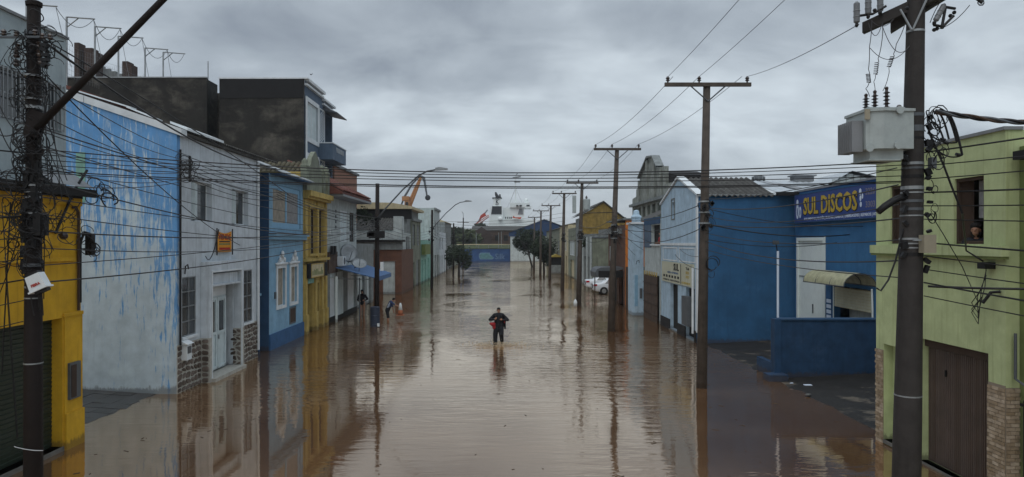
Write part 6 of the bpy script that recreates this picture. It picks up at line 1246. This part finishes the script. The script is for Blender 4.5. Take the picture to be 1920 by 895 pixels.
for i in range(6):
    for k, dx in enumerate((-1.12, -.28, 1.1)): cab('power_line', P[i] + Vector((dx, -.1, .2)), P[i + 1] + Vector((dx, -.1, .2)), .25, .0085, ['left', 'middle', 'right'][k] + ' bare line between ' + ['the nearest pair', 'the second and third', 'the third and fourth', 'the fourth and fifth', 'the fifth and sixth', 'the two farthest'][i] + ' of right hand poles', 'bare power lines overhead', 12, 'wire')
    for k in range(3):
        zz = 6.0 - .38 * k; cab('low_cable', Vector((SP[i][0] + .12, SP[i][1] - .15, zz)), Vector((SP[i + 1][0] + .12, SP[i + 1][1] - .15, zz)), .35 + .1 * k, .014, ['top', 'middle', 'bottom'][k] + ' low cable between ' + ['the nearest pair', 'the second and third', 'the third and fourth', 'the fourth and fifth', 'the fifth and sixth', 'the two farthest'][i] + ' of right hand poles', 'low cables along the right row', 12)
for k in range(7):
    z = 5.9 - .28 * k; za = 6.1 - .27 * k
    cab('low_cable', (6.5, 22.4, za), (5.95 + .02 * k, 10.5, z + rnd.uniform(-.08, .08)), .12 + .06 * (k % 3), .009 + .003 * (k % 2), ordn(k, 7) + ' black cable between the transformer pole and the blue wall pole', 'cables to the transformer pole')
for k in range(11):
    z = 6.05 - .2 * k; cab('edge_cable', (6.3, 10.4, z - .15 * (k > 5)), (6.2, -8, z + rnd.uniform(-.1, .15) - .15 * (k > 5)), .25, .008 + .004 * (k % 3 == 0), ordn(k, 11) + ' black cable leaving the transformer pole for the right picture edge', 'cables leaving to the right')
cab('thick_cable', (6.3, 10.3, 4.05), (9.2, 9.5, 4.1), .04, .018, 'thickest black cable crossing the green house below its windows', 'cables leaving to the right')
for k in range(9):
    z = 6.1 - .33 * k; cab('side_cable', (LP[0] - .02 * k, LP[1], z), (-7.6 - .1 * (k % 3), -6, z + rnd.uniform(-.2, .2)), .3, .008 + .004 * (k % 3 == 0), ordn(k, 9) + ' black cable leaving the left pole toward the left edge', 'cables leaving to the left')
cab('side_cable', (LX(62), LP[1], LZ(350)), (-11, 9.5, 6.05), .02, .022, 'thickest dark cable leaving the left pole above the yellow wall', 'cables leaving to the left')
for k in range(10):
    z0 = 6.5 - .27 * k; cab('long_cable', (LP[0] + .1, LP[1], z0), (-7.2, 39.2, 6.1 - .2 * (k % 6)), .25 + .12 * (k % 4), .009 + .004 * (k % 3 == 0), ordn(k, 10) + ' black cable running down the street past the white house front', 'cables along the left side')
hb = Vector((XW + .35, 21.7, 7.15))
for k in range(7): cab('house_cable', (LP[0] + .1, LP[1], 7.3 - .28 * k), hb + Vector((0, 0, .25 - .12 * k)), .15 + .05 * (k % 3), .009, ordn(k, 7) + ' black cable from the left pole to the gable corner bracket', 'cables to the gable corner bracket')
for k in range(6): cab('wall_cable', hb + Vector((0, 0, .2 - .13 * k)), (-9.9, 30 + .3 * k, 7.3 - .12 * k), .06 + .05 * k, .012, ordn(k, 6) + ' black cable along the white house under its eave', 'cables under the white house eave')
for k in range(4): cab('wall_cable', (-9.9, 30.2, 7.0 - .1 * k), (-7.24, 39.4, 6.2 - .2 * k), .3, .012, ordn(k, 4) + ' black cable from the blue house corner to the awning lamp pole', 'cables to the awning lamp pole')
cab('service_drop', (LP[0] + .08, LP[1] - .1, LZ(68)), (-9.85, 30, 7.9), .5, .022, 'thick sagging cable from the top of the left pole toward the white house eave', 'service drops on the left')
cab('service_drop', (LX(85), LP[1], LZ(75)), (LX(335) - 1.6, 21.6, 6.2), -.1, .012, 'long straight cable falling across the peeling blue gable', 'service drops on the left')
cab('service_drop', (LX(85), LP[1], LZ(140)), (-9.9, 26, 4.6), .3, .012, 'cable crossing the gable down to the orange banner', 'service drops on the left')
cab('service_drop', (LX(150), LP[1] + 5.3, 5.0), (-9.9, 23.0, 4.25), .35, .014, 'lowest cable curving across the gable to the porch corner', 'service drops on the left')
hk = T('corner_bracket', 'black cable bracket with wires at the corner of the peeling gable', 'bracket', tuple(hb)); hk.part('bar', MB().box(XW + .02, XW + .4, 21.66, 21.72, 7.1, 7.16), 'black'); hk.part('rack', MB().box(XW + .3, XW + .36, 21.64, 21.7, 6.6, 7.4), 'black'); loops(hk, (XW + .3, 21.6, 7.0), 14, (.2, .35), .22, r=.01)
yb = T('yellow_wall_cluster', 'cluster of black insulators and wires at the yellow building corner', 'bracket', (-9.8, 16.2, 5.3))
yb.part('rod', MB().tube([(-9.9, 15.3, 4.9), (-9.85, 15.9, 5.9), (-9.8, 16.3, 6.4)], .03, 6), 'black'); yb.part('box', MB().box(-9.85, -9.7, 16.3, 16.45, 4.4, 4.9), 'black'); yb.part('insulator', MB().ball((-9.75, 15.35, 4.85), .09), 'porcelain')
loops(yb, (-9.75, 16.3, 4.7), 10, (.2, .35), .22, r=.009); loops(yb, (-9.6, 16.4, 6.0), 8, (.2, .3), .25, r=.012); yb.part('hook_conduit', MB().tube([(-9.87, 16.15, 3.3), (-9.87, 16.15, 4.7), (-9.8, 16.2, 4.95), (-9.75, 16.35, 4.9)], .03, 6), 'black')
for k in range(5):
    cab('right_service_drop', (SP[0][0] + .15, 22.4, 5.8 - .5 * k), (13.2 if k < 3 else 9.1, 25.5 + k if k < 3 else 33 + k, 5.3 - .3 * k), .2, .012 if k != 1 else .02, ['highest', 'thickest', 'third', 'fourth', 'lowest'][k] + ' black service cable from the blue wall pole to the shops', 'service drops on the right', m='black' if k != 3 else 'dsteel')
for k in range(5): cab('crossing_drop', (SP[1][0] + .2, 36.8, 6.2 - .25 * k), (8.9, 40 + 2 * k, 5.2 - .5 * k), .15, .012, ordn(k, 5) + ' service cable from the second right pole to the balcony house fronts', 'drops from the second right pole')
for k in range(4): cab('crossing_drop', (-7.24, 39.4, 5.9 - .25 * k), (-9.9, 44 + 3 * k, 5.6 - .3 * k), .2, .012, ordn(k, 4) + ' service cable from the awning lamp pole to the tiled house', 'drops from the awning lamp pole')
for k in range(4): cab('long_cable', (-7.2, 39.4, 6.0 - .25 * k), (-7.28, 70, 6.0 - .25 * k), .5, .014, ordn(k, 4) + ' black cable between the two curved lamp poles', 'cables between the lamp poles')
for k in range(3): cab('far_cable', (-7.28, 70, 6.9 - .3 * k), (5.8, 67.9, 7.6 - .4 * k), .4, .012, ordn(k, 3) + ' thin cable crossing the street at the second lamp pole', 'far cables crossing the street', m='wire')
for k in range(3): cab('far_cable', (-7.8, 132, 8.5 - .5 * k), (5.5, 125, 8.6 - .5 * k), .3, .02, ordn(k, 3) + ' thin far cable crossing before the ship', 'far cables before the ship', m='wire')
for k in range(3): cab('long_cable', (-7.28, 70, 6.0 - .3 * k), (-7.6, 104, 6.0 - .3 * k), .5, .016, ordn(k, 3) + ' cable from the second lamp pole to the pole over the tree', 'cables beyond the lamp poles')
# ================================================================== PEOPLE
def figure(t, bones, balls, mats, vox=.014, name='body', origin=(0, 0, 0)):
    """one continuous body: tapered limbs and rounded masses fused by a voxel remesh; faces take the garment of the nearest bone"""
    mb = MB(); smp = []; ox = Vector(origin)
    for p0, p1, r0, r1, tag in bones:
        a, b = Vector(p0) + ox, Vector(p1) + ox; n = 6
        mb.tube([a.lerp(b, k / n) for k in range(n + 1)], [r0 + (r1 - r0) * k / n for k in range(n + 1)], 12); mb.ball(tuple(a), r0, n=12, m=8); mb.ball(tuple(b), r1, n=12, m=8)
        for k in range(n + 1): smp.append((*a.lerp(b, k / n), r0 + (r1 - r0) * k / n, tag))
    for c, rx, ry, rz, tag in balls:
        c = Vector(c) + ox; mb.ball(tuple(c), rx, ry, rz, 16, 10); smp.append((*c, (rx + ry + rz) / 3, tag))
    me = mb.mesh('tmp', t.base); o = bpy.data.objects.new('tmp', me); COL.objects.link(o)
    m = o.modifiers.new('r', 'REMESH'); m.mode = 'VOXEL'; m.voxel_size = vox; m.use_smooth_shade = True
    s = o.modifiers.new('s', 'SMOOTH'); s.iterations = 3; s.factor = .5
    dg = bpy.context.evaluated_depsgraph_get(); dg.update(); out = bpy.data.meshes.new_from_object(o.evaluated_get(dg)); bpy.data.objects.remove(o); bpy.data.meshes.remove(me)
    out.name = name; out.materials.clear()
    for q in mats: out.materials.append(M[q])
    n = len(out.polygons); ctr = np.zeros(n * 3); out.polygons.foreach_get('center', ctr); ctr = ctr.reshape(n, 3) + np.array(t.base)
    A = np.array([q[:3] for q in smp]); rr = np.array([q[3] for q in smp]); tg_ = np.array([q[4] for q in smp])
    d = np.linalg.norm(ctr[:, None, :] - A[None], axis=2) - rr[None]; out.polygons.foreach_set('material_index', tg_[d.argmin(1)].astype(np.int32)); out.polygons.foreach_set('use_smooth', np.ones(n, bool)); out.update()
    ob = bpy.data.objects.new(name, out); COL.objects.link(ob); ob.parent = t.o; return ob
def hand(wr, dirv, side, up=(0, 0, 1), tag=1, curl=.6):
    w = Vector(wr); d = Vector(dirv).normalized(); s = Vector(side).normalized(); u = d.cross(s).normalized(); out = []
    palm = w + d * .05; out.append((tuple(w), tuple(w + d * .08), .03, .036, tag))
    for k, L_ in enumerate((.06, .072, .066, .05)):
        b = w + d * .085 + s * (.027 - .018 * k); m_ = b + d * L_ * .55 - u * L_ * .2; e = m_ + d * L_ * .4 * (1 - curl) - u * L_ * .5 * curl
        out += [(tuple(b), tuple(m_), .011, .010, tag), (tuple(m_), tuple(e), .010, .008, tag)]
    th = w + d * .03 + s * .035; out += [(tuple(th), tuple(th + d * .03 + s * .03), .013, .011, tag), (tuple(th + d * .03 + s * .03), tuple(th + d * .06 + s * .025 - u * .01), .011, .009, tag)]
    return out
def head(c, tag=1, tilt=0):      # facing -Y
    x, y, z = c
    return [((x, y, z + .012), .074, .088, .098, tag), ((x, y - .03, z - .055), .052, .055, .055, tag), ((x, y - .092, z - .012), .013, .02, .025, tag), ((x - .076, y + .005, z - .01), .012, .02, .03, tag), ((x + .076, y + .005, z - .01), .012, .02, .03, tag), ((x, y - .078, z - .058), .026, .014, .010, tag)]
def face(t, c, par):
    x, y, z = c
    for s in (-1, 1): t.part('eye', MB().ball((x + s * .03, y - .078, z + .008), .011, .008, .006, 8, 5), 'dark', parent=par); t.part('eyebrow', MB().obox((x + s * .031, y - .083, z + .028), .018, .006, .004), 'hair', parent=par)
# --- the wading man
mx, my = Xy(935, 31.7), 31.7
t = T('person', 'man in black clothes wading toward the viewer with elbows out, holding his backpack straps', 'person', (mx, my, 0))
hz = .0
bones = [((0, .03, .93), (0, .01, 1.15), .15, .145, 0), ((0, .01, 1.15), (0, 0, 1.36), .15, .14, 0), ((-.07, 0, 1.36), (.07, 0, 1.36), .12, .12, 0), ((-.17, 0, 1.38), (.17, 0, 1.38), .085, .085, 0),
         ((0, 0, 1.42), (0, -.01, 1.52), .06, .055, 1),
         ((-.1, .02, .9), (-.15, -.03, .5), .125, .10, 0), ((-.15, -.03, .5), (-.16, 0, .04), .095, .085, 0), ((-.16, 0, .04), (-.16, 0, -.1), .055, .05, 2), ((-.16, 0, -.1), (-.17, -.14, -.12), .045, .035, 2),
         ((.1, .02, .9), (.12, -.08, .52), .125, .10, 0), ((.12, -.08, .52), (.15, .16, .17), .095, .075, 0), ((.15, .16, .17), (.15, .18, .08), .045, .042, 1), ((.15, .18, .08), (.16, .08, -.02), .045, .035, 2),
         ((-.19, 0, 1.38), (-.40, .04, 1.17), .075, .062, 0), ((-.40, .04, 1.17), (-.2, -.19, 1.2), .058, .045, 0), ((.19, 0, 1.38), (.41, .04, 1.16), .075, .062, 0), ((.41, .04, 1.16), (.19, -.19, 1.18), .058, .045, 0)]
bones += hand((-.19, -.2, 1.2), (.7, -.1, .45), (0, -.3, 1)) + hand((.18, -.2, 1.18), (-.8, -.1, .2), (0, -.3, 1))
bones = [(p, q, r0 * (1.12 if g == 0 else 1), r1 * (1.12 if g == 0 else 1), g) for p, q, r0, r1, g in bones]
mb_ = figure(t, bones, [((0, .02, .88), .17, .14, .12, 0)] + head((0, -.02, 1.60)), ['cblack', 'skin', 'shoe'], .012, origin=(mx, my, 0))
face(t, (mx, my - .02, 1.60), mb_)
t.part('hair', MB().ball((mx, my - .005, 1.66), .084, .1, .078, 14, 9).ball((mx, my + .03, 1.61), .08, .075, .08, 12, 8), 'hair', parent=mb_, smooth=True)
bp = T('backpack', 'black backpack on the back of the wading man', 'backpack', (mx, my + .2, .9)); bp.part('pack', MB().box(mx - .2, mx + .26, my + .16, my + .38, .82, 1.33), 'cblack'); bp.part('strap', MB().tube([(mx - .13, my + .18, 1.3), (mx - .13, my - .02, 1.475), (mx - .13, my - .16, 1.33), (mx - .15, my - .16, 1.1)], .018, 5), 'shoe'); bp.part('strap', MB().tube([(mx + .13, my + .18, 1.3), (mx + .13, my - .02, 1.475), (mx + .13, my - .16, 1.33), (mx + .15, my - .16, 1.1)], .018, 5), 'shoe'); bp.part('side_pocket', MB().box(mx + .26, mx + .33, my + .18, my + .34, .72, 1.1), 'cblack')
bp.part('red_panel', MB().box(mx + .24, mx + .29, my + .12, my + .16, 1.0, 1.2), 'cred')
rb = T('red_bag', 'small red cloth bag hanging beside the wading man, left in view', 'bag', (mx - .27, my - .08, .85))
rb.part('bag', MB().tube([(mx - .42, my - .08, 1.02), (mx - .34, my - .09, .99), (mx - .24, my - .1, .97), (mx - .17, my - .1, .93)], [.02, .07, .11, .09], 8).ball((mx - .21, my - .1, .86), .08, .06, .12, 10, 7), 'cred', smooth=True); rb.part('cord', MB().tube([(mx - .22, my - .08, .78), (mx - .25, my - .06, .6), (mx - .26, my - .06, .42)], .01, 4), 'steel')
rb.part('handle', MB().tube([(mx - .38, my - .08, 1.05), (mx - .3, my - .12, 1.2), (mx - .18, my - .17, 1.24)], .012, 4), 'cblack')
sp_ = MB(); rs_ = random.Random(9)
for k in range(700):
    a = rs_.uniform(0, 6.28); d_ = abs(rs_.gauss(0, .55)) + .08; h_ = max(0, rs_.gauss(.05, .07)) * max(0, 1.2 - d_ * .6); r_ = rs_.uniform(.008, .022)
    c_ = (mx + math.cos(a) * d_ * 1.5, my + math.sin(a) * d_ * .7, h_ + .003); sp_.ball(c_, r_ * rs_.uniform(1, 2.5), r_, r_ * .7, 5, 3)
o = struct('water_splash', sp_, 'splash', 'stuff')
# --- man bending toward the traffic cone
bx_, by_ = -7.05, 41.8
t = T('person', 'person in a striped navy football shirt bending forward to reach the traffic cone', 'person', (bx_, by_, 0))
bones = [((.02, 0, .62), (.12, 0, .85), .14, .135, 3), ((.12, 0, .85), (.24, -.02, 1.08), .135, .13, 0), ((.2, .12, 1.1), (.27, -.14, 1.1), .07, .07, 0), ((.26, -.02, 1.12), (.36, -.03, 1.2), .055, .05, 1),
         ((.0, .08, .6), (.04, .1, .2), .1, .08, 3), ((.04, .1, .2), (.0, .1, -.35), .07, .05, 1), ((.0, -.1, .6), (.1, -.12, .22), .1, .08, 3), ((.1, -.12, .22), (.06, -.12, -.35), .07, .05, 1),
         ((.27, -.15, 1.1), (.48, -.2, .98), .062, .05, 0), ((.48, -.2, .98), (.74, -.2, .86), .042, .034, 1), ((.24, .13, 1.08), (.3, .15, .82), .06, .05, 0), ((.3, .15, .82), (.36, .1, .58), .042, .034, 1)]
bones += hand((.75, -.2, .86), (.95, 0, -.3), (0, -1, 0)) + hand((.37, .1, .56), (.2, 0, -.95), (0, -1, 0))
b_ = figure(t, bones, [((.42, -.03, 1.24), .09, .075, .1, 1), ((.49, -.03, 1.19), .03, .03, .03, 1)], ['cnavy', 'skin', 'shoe', 'cblack'], .014, origin=(bx_, by_, 0))
t.part('hair', MB().ball((bx_ + .41, by_ - .03, 1.29), .1, .09, .085, 12, 8), 'hair', parent=b_, smooth=True)
for k in range(3): t.part('shirt_stripe', MB().tube([(bx_ + .02 + .05 * k, by_ - .146 + .01 * k, .78), (bx_ + .10 + .045 * k, by_ - .15 + .01 * k, .95), (bx_ + .19 + .03 * k, by_ - .135, 1.1)], .012, 5), 'signwht' if k < 2 else 'shirt', parent=b_)
c = T('traffic_cone', 'white and orange traffic cone held up just above the water', 'traffic cone', (-6.2, 41.6, .3)); cx_, cy_ = -6.22, 41.62
c.part('base', MB().box(cx_ - .22, cx_ + .22, cy_ - .22, cy_ + .22, .33, .37), 'coneo'); c.part('lower_cone', MB().lathe((cx_, cy_, .37), [(0, .17), (.28, .12)], 14), 'coneo', smooth=True); c.part('upper_cone', MB().lathe((cx_, cy_, .65), [(0, .122), (.3, .085), (.42, .04)], 14), 'trimwhite', smooth=True)
bn = T('barrel', 'tall dark blue plastic barrel standing in the water before the lamp pole', 'barrel', (-7.2, 38.7, 0)); bn.part('drum', MB().lathe((-7.2, 38.7, -.4), [(0, .27), (.5, .27), (.52, .29), (.56, .27), (1.0, .27), (1.02, .29), (1.06, .27), (1.5, .27), (1.52, .2)], 18), 'bin'); bn.part('label', MB().box(-7.02, -6.9, 38.38, 38.44, .05, .22), 'trimwhite')
# --- woman under awning, dark clothing
px3, py3 = Xy(679, 44.5), 44.5
t = T('person', 'person in dark clothes standing under the blue awning with back turned', 'person', (px3, py3, 0))
bones = [((0, 0, .85), (0, 0, 1.15), .17, .15, 0), ((-.1, 0, 1.25), (.1, 0, 1.25), .13, .13, 0), ((0, 0, 1.15), (0, 0, 1.3), .16, .14, 0), ((0, 0, 1.35), (0, -.01, 1.45), .06, .055, 1), ((-.1, 0, .85), (-.1, 0, .35), .11, .08, 1), ((-.1, 0, .35), (-.1, 0, -.5), .07, .05, 1), ((.1, 0, .85), (.1, 0, .35), .11, .08, 1), ((.1, 0, .35), (.1, 0, -.5), .07, .05, 1),
         ((-.2, 0, 1.3), (-.27, -.02, 1.02), .075, .06, 0), ((-.27, -.02, 1.02), (-.18, -.2, .95), .05, .036, 0), ((.2, 0, 1.3), (.36, -.04, 1.08), .075, .06, 0), ((.36, -.04, 1.08), (.22, -.22, 1.0), .055, .036, 0)] + hand((-.17, -.21, .95), (.8, -.3, 0), (0, 0, 1)) + hand((.2, -.23, 1.0), (-.8, -.3, 0), (0, 0, 1))
b_ = figure(t, bones, head((0, 0, 1.56)), ['cblack', 'skin'], .016, origin=(px3, py3, 0)); t.part('hair', MB().ball((px3, py3 + .01, 1.59), .1, .1, .1, 12, 8).ball((px3, py3 + .07, 1.48), .09, .06, .14, 10, 7), 'hair', parent=b_, smooth=True)
# --- person in red at the balcony window
rx_, ry_, rz0 = 9.32, 40.9, 3.75
t = T('person', 'person in a red top leaning out of the upper window of the balcony house', 'person', (rx_, ry_, rz0)); o3 = (rx_, ry_, rz0)
def turn(b):    # bodies above are modelled facing -Y; this one faces the street (-X)
    return [((p[1], -p[0], p[2]), (q[1], -q[0], q[2]), r0, r1, g) for p, q, r0, r1, g in b]
bones = turn([((0, 0, .75), (0, -.05, 1.15), .17, .17, 0), ((-.13, -.05, 1.2), (.13, -.05, 1.2), .13, .13, 0), ((0, -.05, 1.25), (0, -.08, 1.38), .06, .055, 1), ((-.22, -.05, 1.25), (-.3, -.12, .98), .08, .06, 0), ((-.3, -.12, .98), (-.1, -.3, .92), .05, .035, 1), ((.22, -.05, 1.25), (.3, -.12, .98), .08, .06, 0), ((.3, -.12, .98), (.1, -.3, .92), .05, .035, 1), ((-.1, 0, .75), (-.1, 0, .3), .11, .09, 0), ((.1, 0, .75), (.1, 0, .3), .11, .09, 0)] + hand((-.09, -.31, .92), (.7, -.6, 0), (0, 0, 1)) + hand((.09, -.31, .92), (-.7, -.6, 0), (0, 0, 1)))
b_ = figure(t, bones, [((y, -x, z), ry2, rx2, rz2, g) for (x, y, z), rx2, ry2, rz2, g in head((0, -.09, 1.48))], ['cred', 'skin'], .016, origin=o3); t.part('hair', MB().ball((rx_ - .08, ry_, rz0 + 1.545), .1, .09, .075, 12, 8), 'hair', parent=b_, smooth=True)
# --- person looking out of the green house window
wx, wy, wz = 9.12, 13.36, 3.47
t = T('person', 'dark haired person leaning on the sill of the open green house window', 'person', (wx, wy, wz)); o4 = (wx, wy, wz)
bones = turn([((0, .1, .7), (0, .02, 1.15), .15, .15, 0), ((-.13, 0, 1.22), (.13, 0, 1.22), .11, .11, 0), ((0, 0, 1.25), (0, -.05, 1.36), .05, .05, 1), ((-.2, 0, 1.24), (-.24, -.02, 1.14), .06, .05, 0), ((.2, 0, 1.24), (.25, -.04, 1.15), .06, .05, 0), ((.25, -.04, 1.17), (.0, -.12, 1.17), .04, .032, 1), ((-.24, -.02, 1.17), (-.05, -.1, 1.17), .04, .032, 1), ((0, .1, .7), (0, .1, .3), .16, .15, 0)] + hand((0, -.12, 1.17), (-.9, -.1, .1), (0, 0, 1)) + hand((-.05, -.1, 1.17), (.8, -.3, .1), (0, 0, 1)))
b_ = figure(t, bones, [((y, -x, z), ry2, rx2, rz2, g) for (x, y, z), rx2, ry2, rz2, g in head((0, -.09, 1.47))], ['cblack', 'skin'], .01, origin=o4)
t.part('hair', MB().ball((wx - .075, wy, wz + 1.545), .105, .1, .075, 14, 9).ball((wx - .03, wy, wz + 1.43), .085, .105, .14, 12, 8), 'hair', parent=b_, smooth=True); t.o.rotation_euler = (0, 0, R(42))
for s in (-1, 1): t.part('eye', MB().ball((wx - .17, wy + s * .03, wz + 1.478), .007, .011, .006, 8, 5), 'dark', parent=b_)

# ================================================================== CARS
def car(label, hatch=False):
    t = T('parked_car', label, 'car', (0, 0, 0), 'cars parked in the side lot')
    # x runs from tail (0) to nose (4.3); stations: x, half width low, z low, z belt, half width roof, z top
    st = [(0.0, .70, .52, .86, .62, .90), (0.06, .80, .34, .93, .70, .97), (0.35, .84, .26, .96, .72, 1.02), (.75, .85, .22, .96, .70, 1.04), (1.25, .86, .20, .96, .60, 1.38), (1.6, .86, .20, .95, .57, 1.45), (2.3, .86, .20, .94, .57, 1.47), (2.8, .86, .20, .92, .58, 1.40), (3.35, .86, .20, .90, .68, 1.0), (3.9, .84, .22, .82, .66, .88), (4.2, .76, .26, .66, .58, .74), (4.32, .62, .36, .56, .48, .60)]
    rows = [[(x, -wl * .92, zl), (x, -wl, zl + .16), (x, -wl, (zl + zb) / 2 + .05), (x, -wl * .96, zb), (x, -wr, (zb + zt) / 2 + .25 * (zt - zb)), (x, -wr * .85, zt), (x, 0, zt + .02), (x, wr * .85, zt), (x, wr, (zb + zt) / 2 + .25 * (zt - zb)), (x, wl * .96, zb), (x, wl, (zl + zb) / 2 + .05), (x, wl, zl + .16), (x, wl * .92, zl)] for x, wl, zl, zb, wr, zt in st]
    n = len(rows[0]); mb = MB(); mb.add([p for r_ in rows for p in r_], [(i * n + k, i * n + (k + 1) % n, (i + 1) * n + (k + 1) % n, (i + 1) * n + k) for i in range(len(rows) - 1) for k in range(n)] + [tuple(range(n)), tuple(range((len(rows) - 1) * n, len(rows) * n))])
    body = t.part('body', mb, 'carw', smooth=True)
    for s in (-1, 1):
        for q in ([(1.05, .985), (1.9, .975), (1.88, 1.37), (1.4, 1.34)], [(1.97, .975), (2.95, .95), (2.62, 1.37), (1.95, 1.38)]):
            def yy_(z, x=0): return s * (.835 - (z - .96) * .60)
            t.part('side_window', MB().add([(x, yy_(z) + s * .012, z) for x, z in q] + [(x, yy_(z) - s * .02, z) for x, z in q], [(0, 1, 2, 3), (0, 1, 5, 4), (1, 2, 6, 5), (2, 3, 7, 6), (3, 0, 4, 7)]), 'glass', parent=body)
        t.part('tail_lamp', MB().box(.02, .34, s * .80 - .055, s * .80 + .05, .76, .93), 'taill'); t.part('headlamp', MB().box(4.0, 4.25, s * .68 - .09, s * .68 + .07, .6, .74), 'glass'); t.part('mirror', MB().ball((2.85, s * .95, 1.0), .06, .09, .06, 8, 6), 'carw')
        for x in (.95, 3.5):
            w = t.part('wheel', MB().lathe((x, s * .72, .31), [(0, .30), (.03, .33), (.15, .33), (.18, .30)], 22, (0, s, 0)), 'tyre', smooth=False); t.part('rim', MB().lathe((x, s * .905, .31), [(0, .2), (.012, .19), (.013, .05), (.02, .04)], 16, (0, s, 0)), 'steel', parent=w)
            for k in range(5): t.part('spoke', MB().obox((x + .11 * math.cos(k * 1.257), s * .922, .31 + .11 * math.sin(k * 1.257)), .09, .008, .018, ry=-k * 1.257), 'steel', parent=w)
        t.part('wheel_arch', MB().lathe((.95, s * .855, .31), [(0, .37), (.012, .37)], 22, (0, s, 0)), 'blackroof'); t.part('wheel_arch', MB().lathe((3.5, s * .855, .31), [(0, .37), (.012, .37)], 22, (0, s, 0)), 'blackroof')
    t.part('rear_window', MB().add([(.80, -.55, 1.055), (.80, .55, 1.055), (1.2, .5, 1.365), (1.2, -.5, 1.365), (.84, -.55, 1.04), (.84, .55, 1.04)], [(0, 1, 2, 3), (0, 1, 5, 4)]), 'glass', parent=body)
    t.part('door_line', MB().box(1.93, 1.94, -.868, -.862, .32, .95).box(1.93, 1.94, .862, .868, .32, .95), 'blackroof'); t.part('number_plate', MB().box(-.01, .02, -.22, .22, .62, .74), 'steel'); t.part('door_handle', MB().box(1.7, 1.85, -.885, -.862, .82, .86).box(1.7, 1.85, .862, .885, .82, .86), 'steel')
    return t
c1 = car('white sedan parked in the water with its red tail lamp facing the street'); c1.o.location = (8.1, 63.6, .0)
c2 = copy_tree(c1.o); c2.location = (7.85, 67.2, .12); c2['label'] = 'second white car mostly hidden behind the white sedan'
# ================================================================== small things
bd = T('bird', 'tiny dark bird flying above the slate blue building', 'bird', (Xy(583, 60), 60, Zy(140, 60))); X0, Z0 = Xy(583, 60), Zy(140, 60)
bd.part('body', MB().ball((X0, 60, Z0), .06, .13, .05, 8, 6), 'hair', smooth=True); bd.part('wing', MB().add([(X0, 60, Z0), (X0 - .2, 59.9, Z0 + .1), (X0 - .12, 60.1, Z0 + .06)], [(0, 1, 2)]), 'hair'); bd.part('wing', MB().add([(X0, 60, Z0), (X0 + .2, 59.9, Z0 + .08), (X0 + .12, 60.1, Z0 + .04)], [(0, 1, 2)]), 'hair')
wp = T('water_jug', 'small white plastic bottle floating by the right hand pole row', 'bottle', (5.2, 52, 0)); wp.part('body', MB().lathe((5.25, 51, 0), [(0, .12), (.3, .14), (.42, .1), (.5, .04)], 12), 'trimwhite', smooth=True); wp.part('cap', MB().lathe((5.25, 51, .5), [(0, .045), (.05, .045)], 8), 'trimwhite')
for k, (x, y, r_, l_) in enumerate(((9.9, 22.6, .12, 'flat white scrap of litter on the wet forecourt'), (9.5, 22.9, .05, 'tiny white crumb of litter beside the larger scrap'), (9.3, 21.2, .1, 'grey piece of debris near the forecourt waterline'))):
    solo('litter', MB().obox((x, y, .055), r_, r_ * .6, .012, rz=.4 * k), ['signwht', 'signwht', 'grey'][k], l_, 'litter', (x, y, .05))
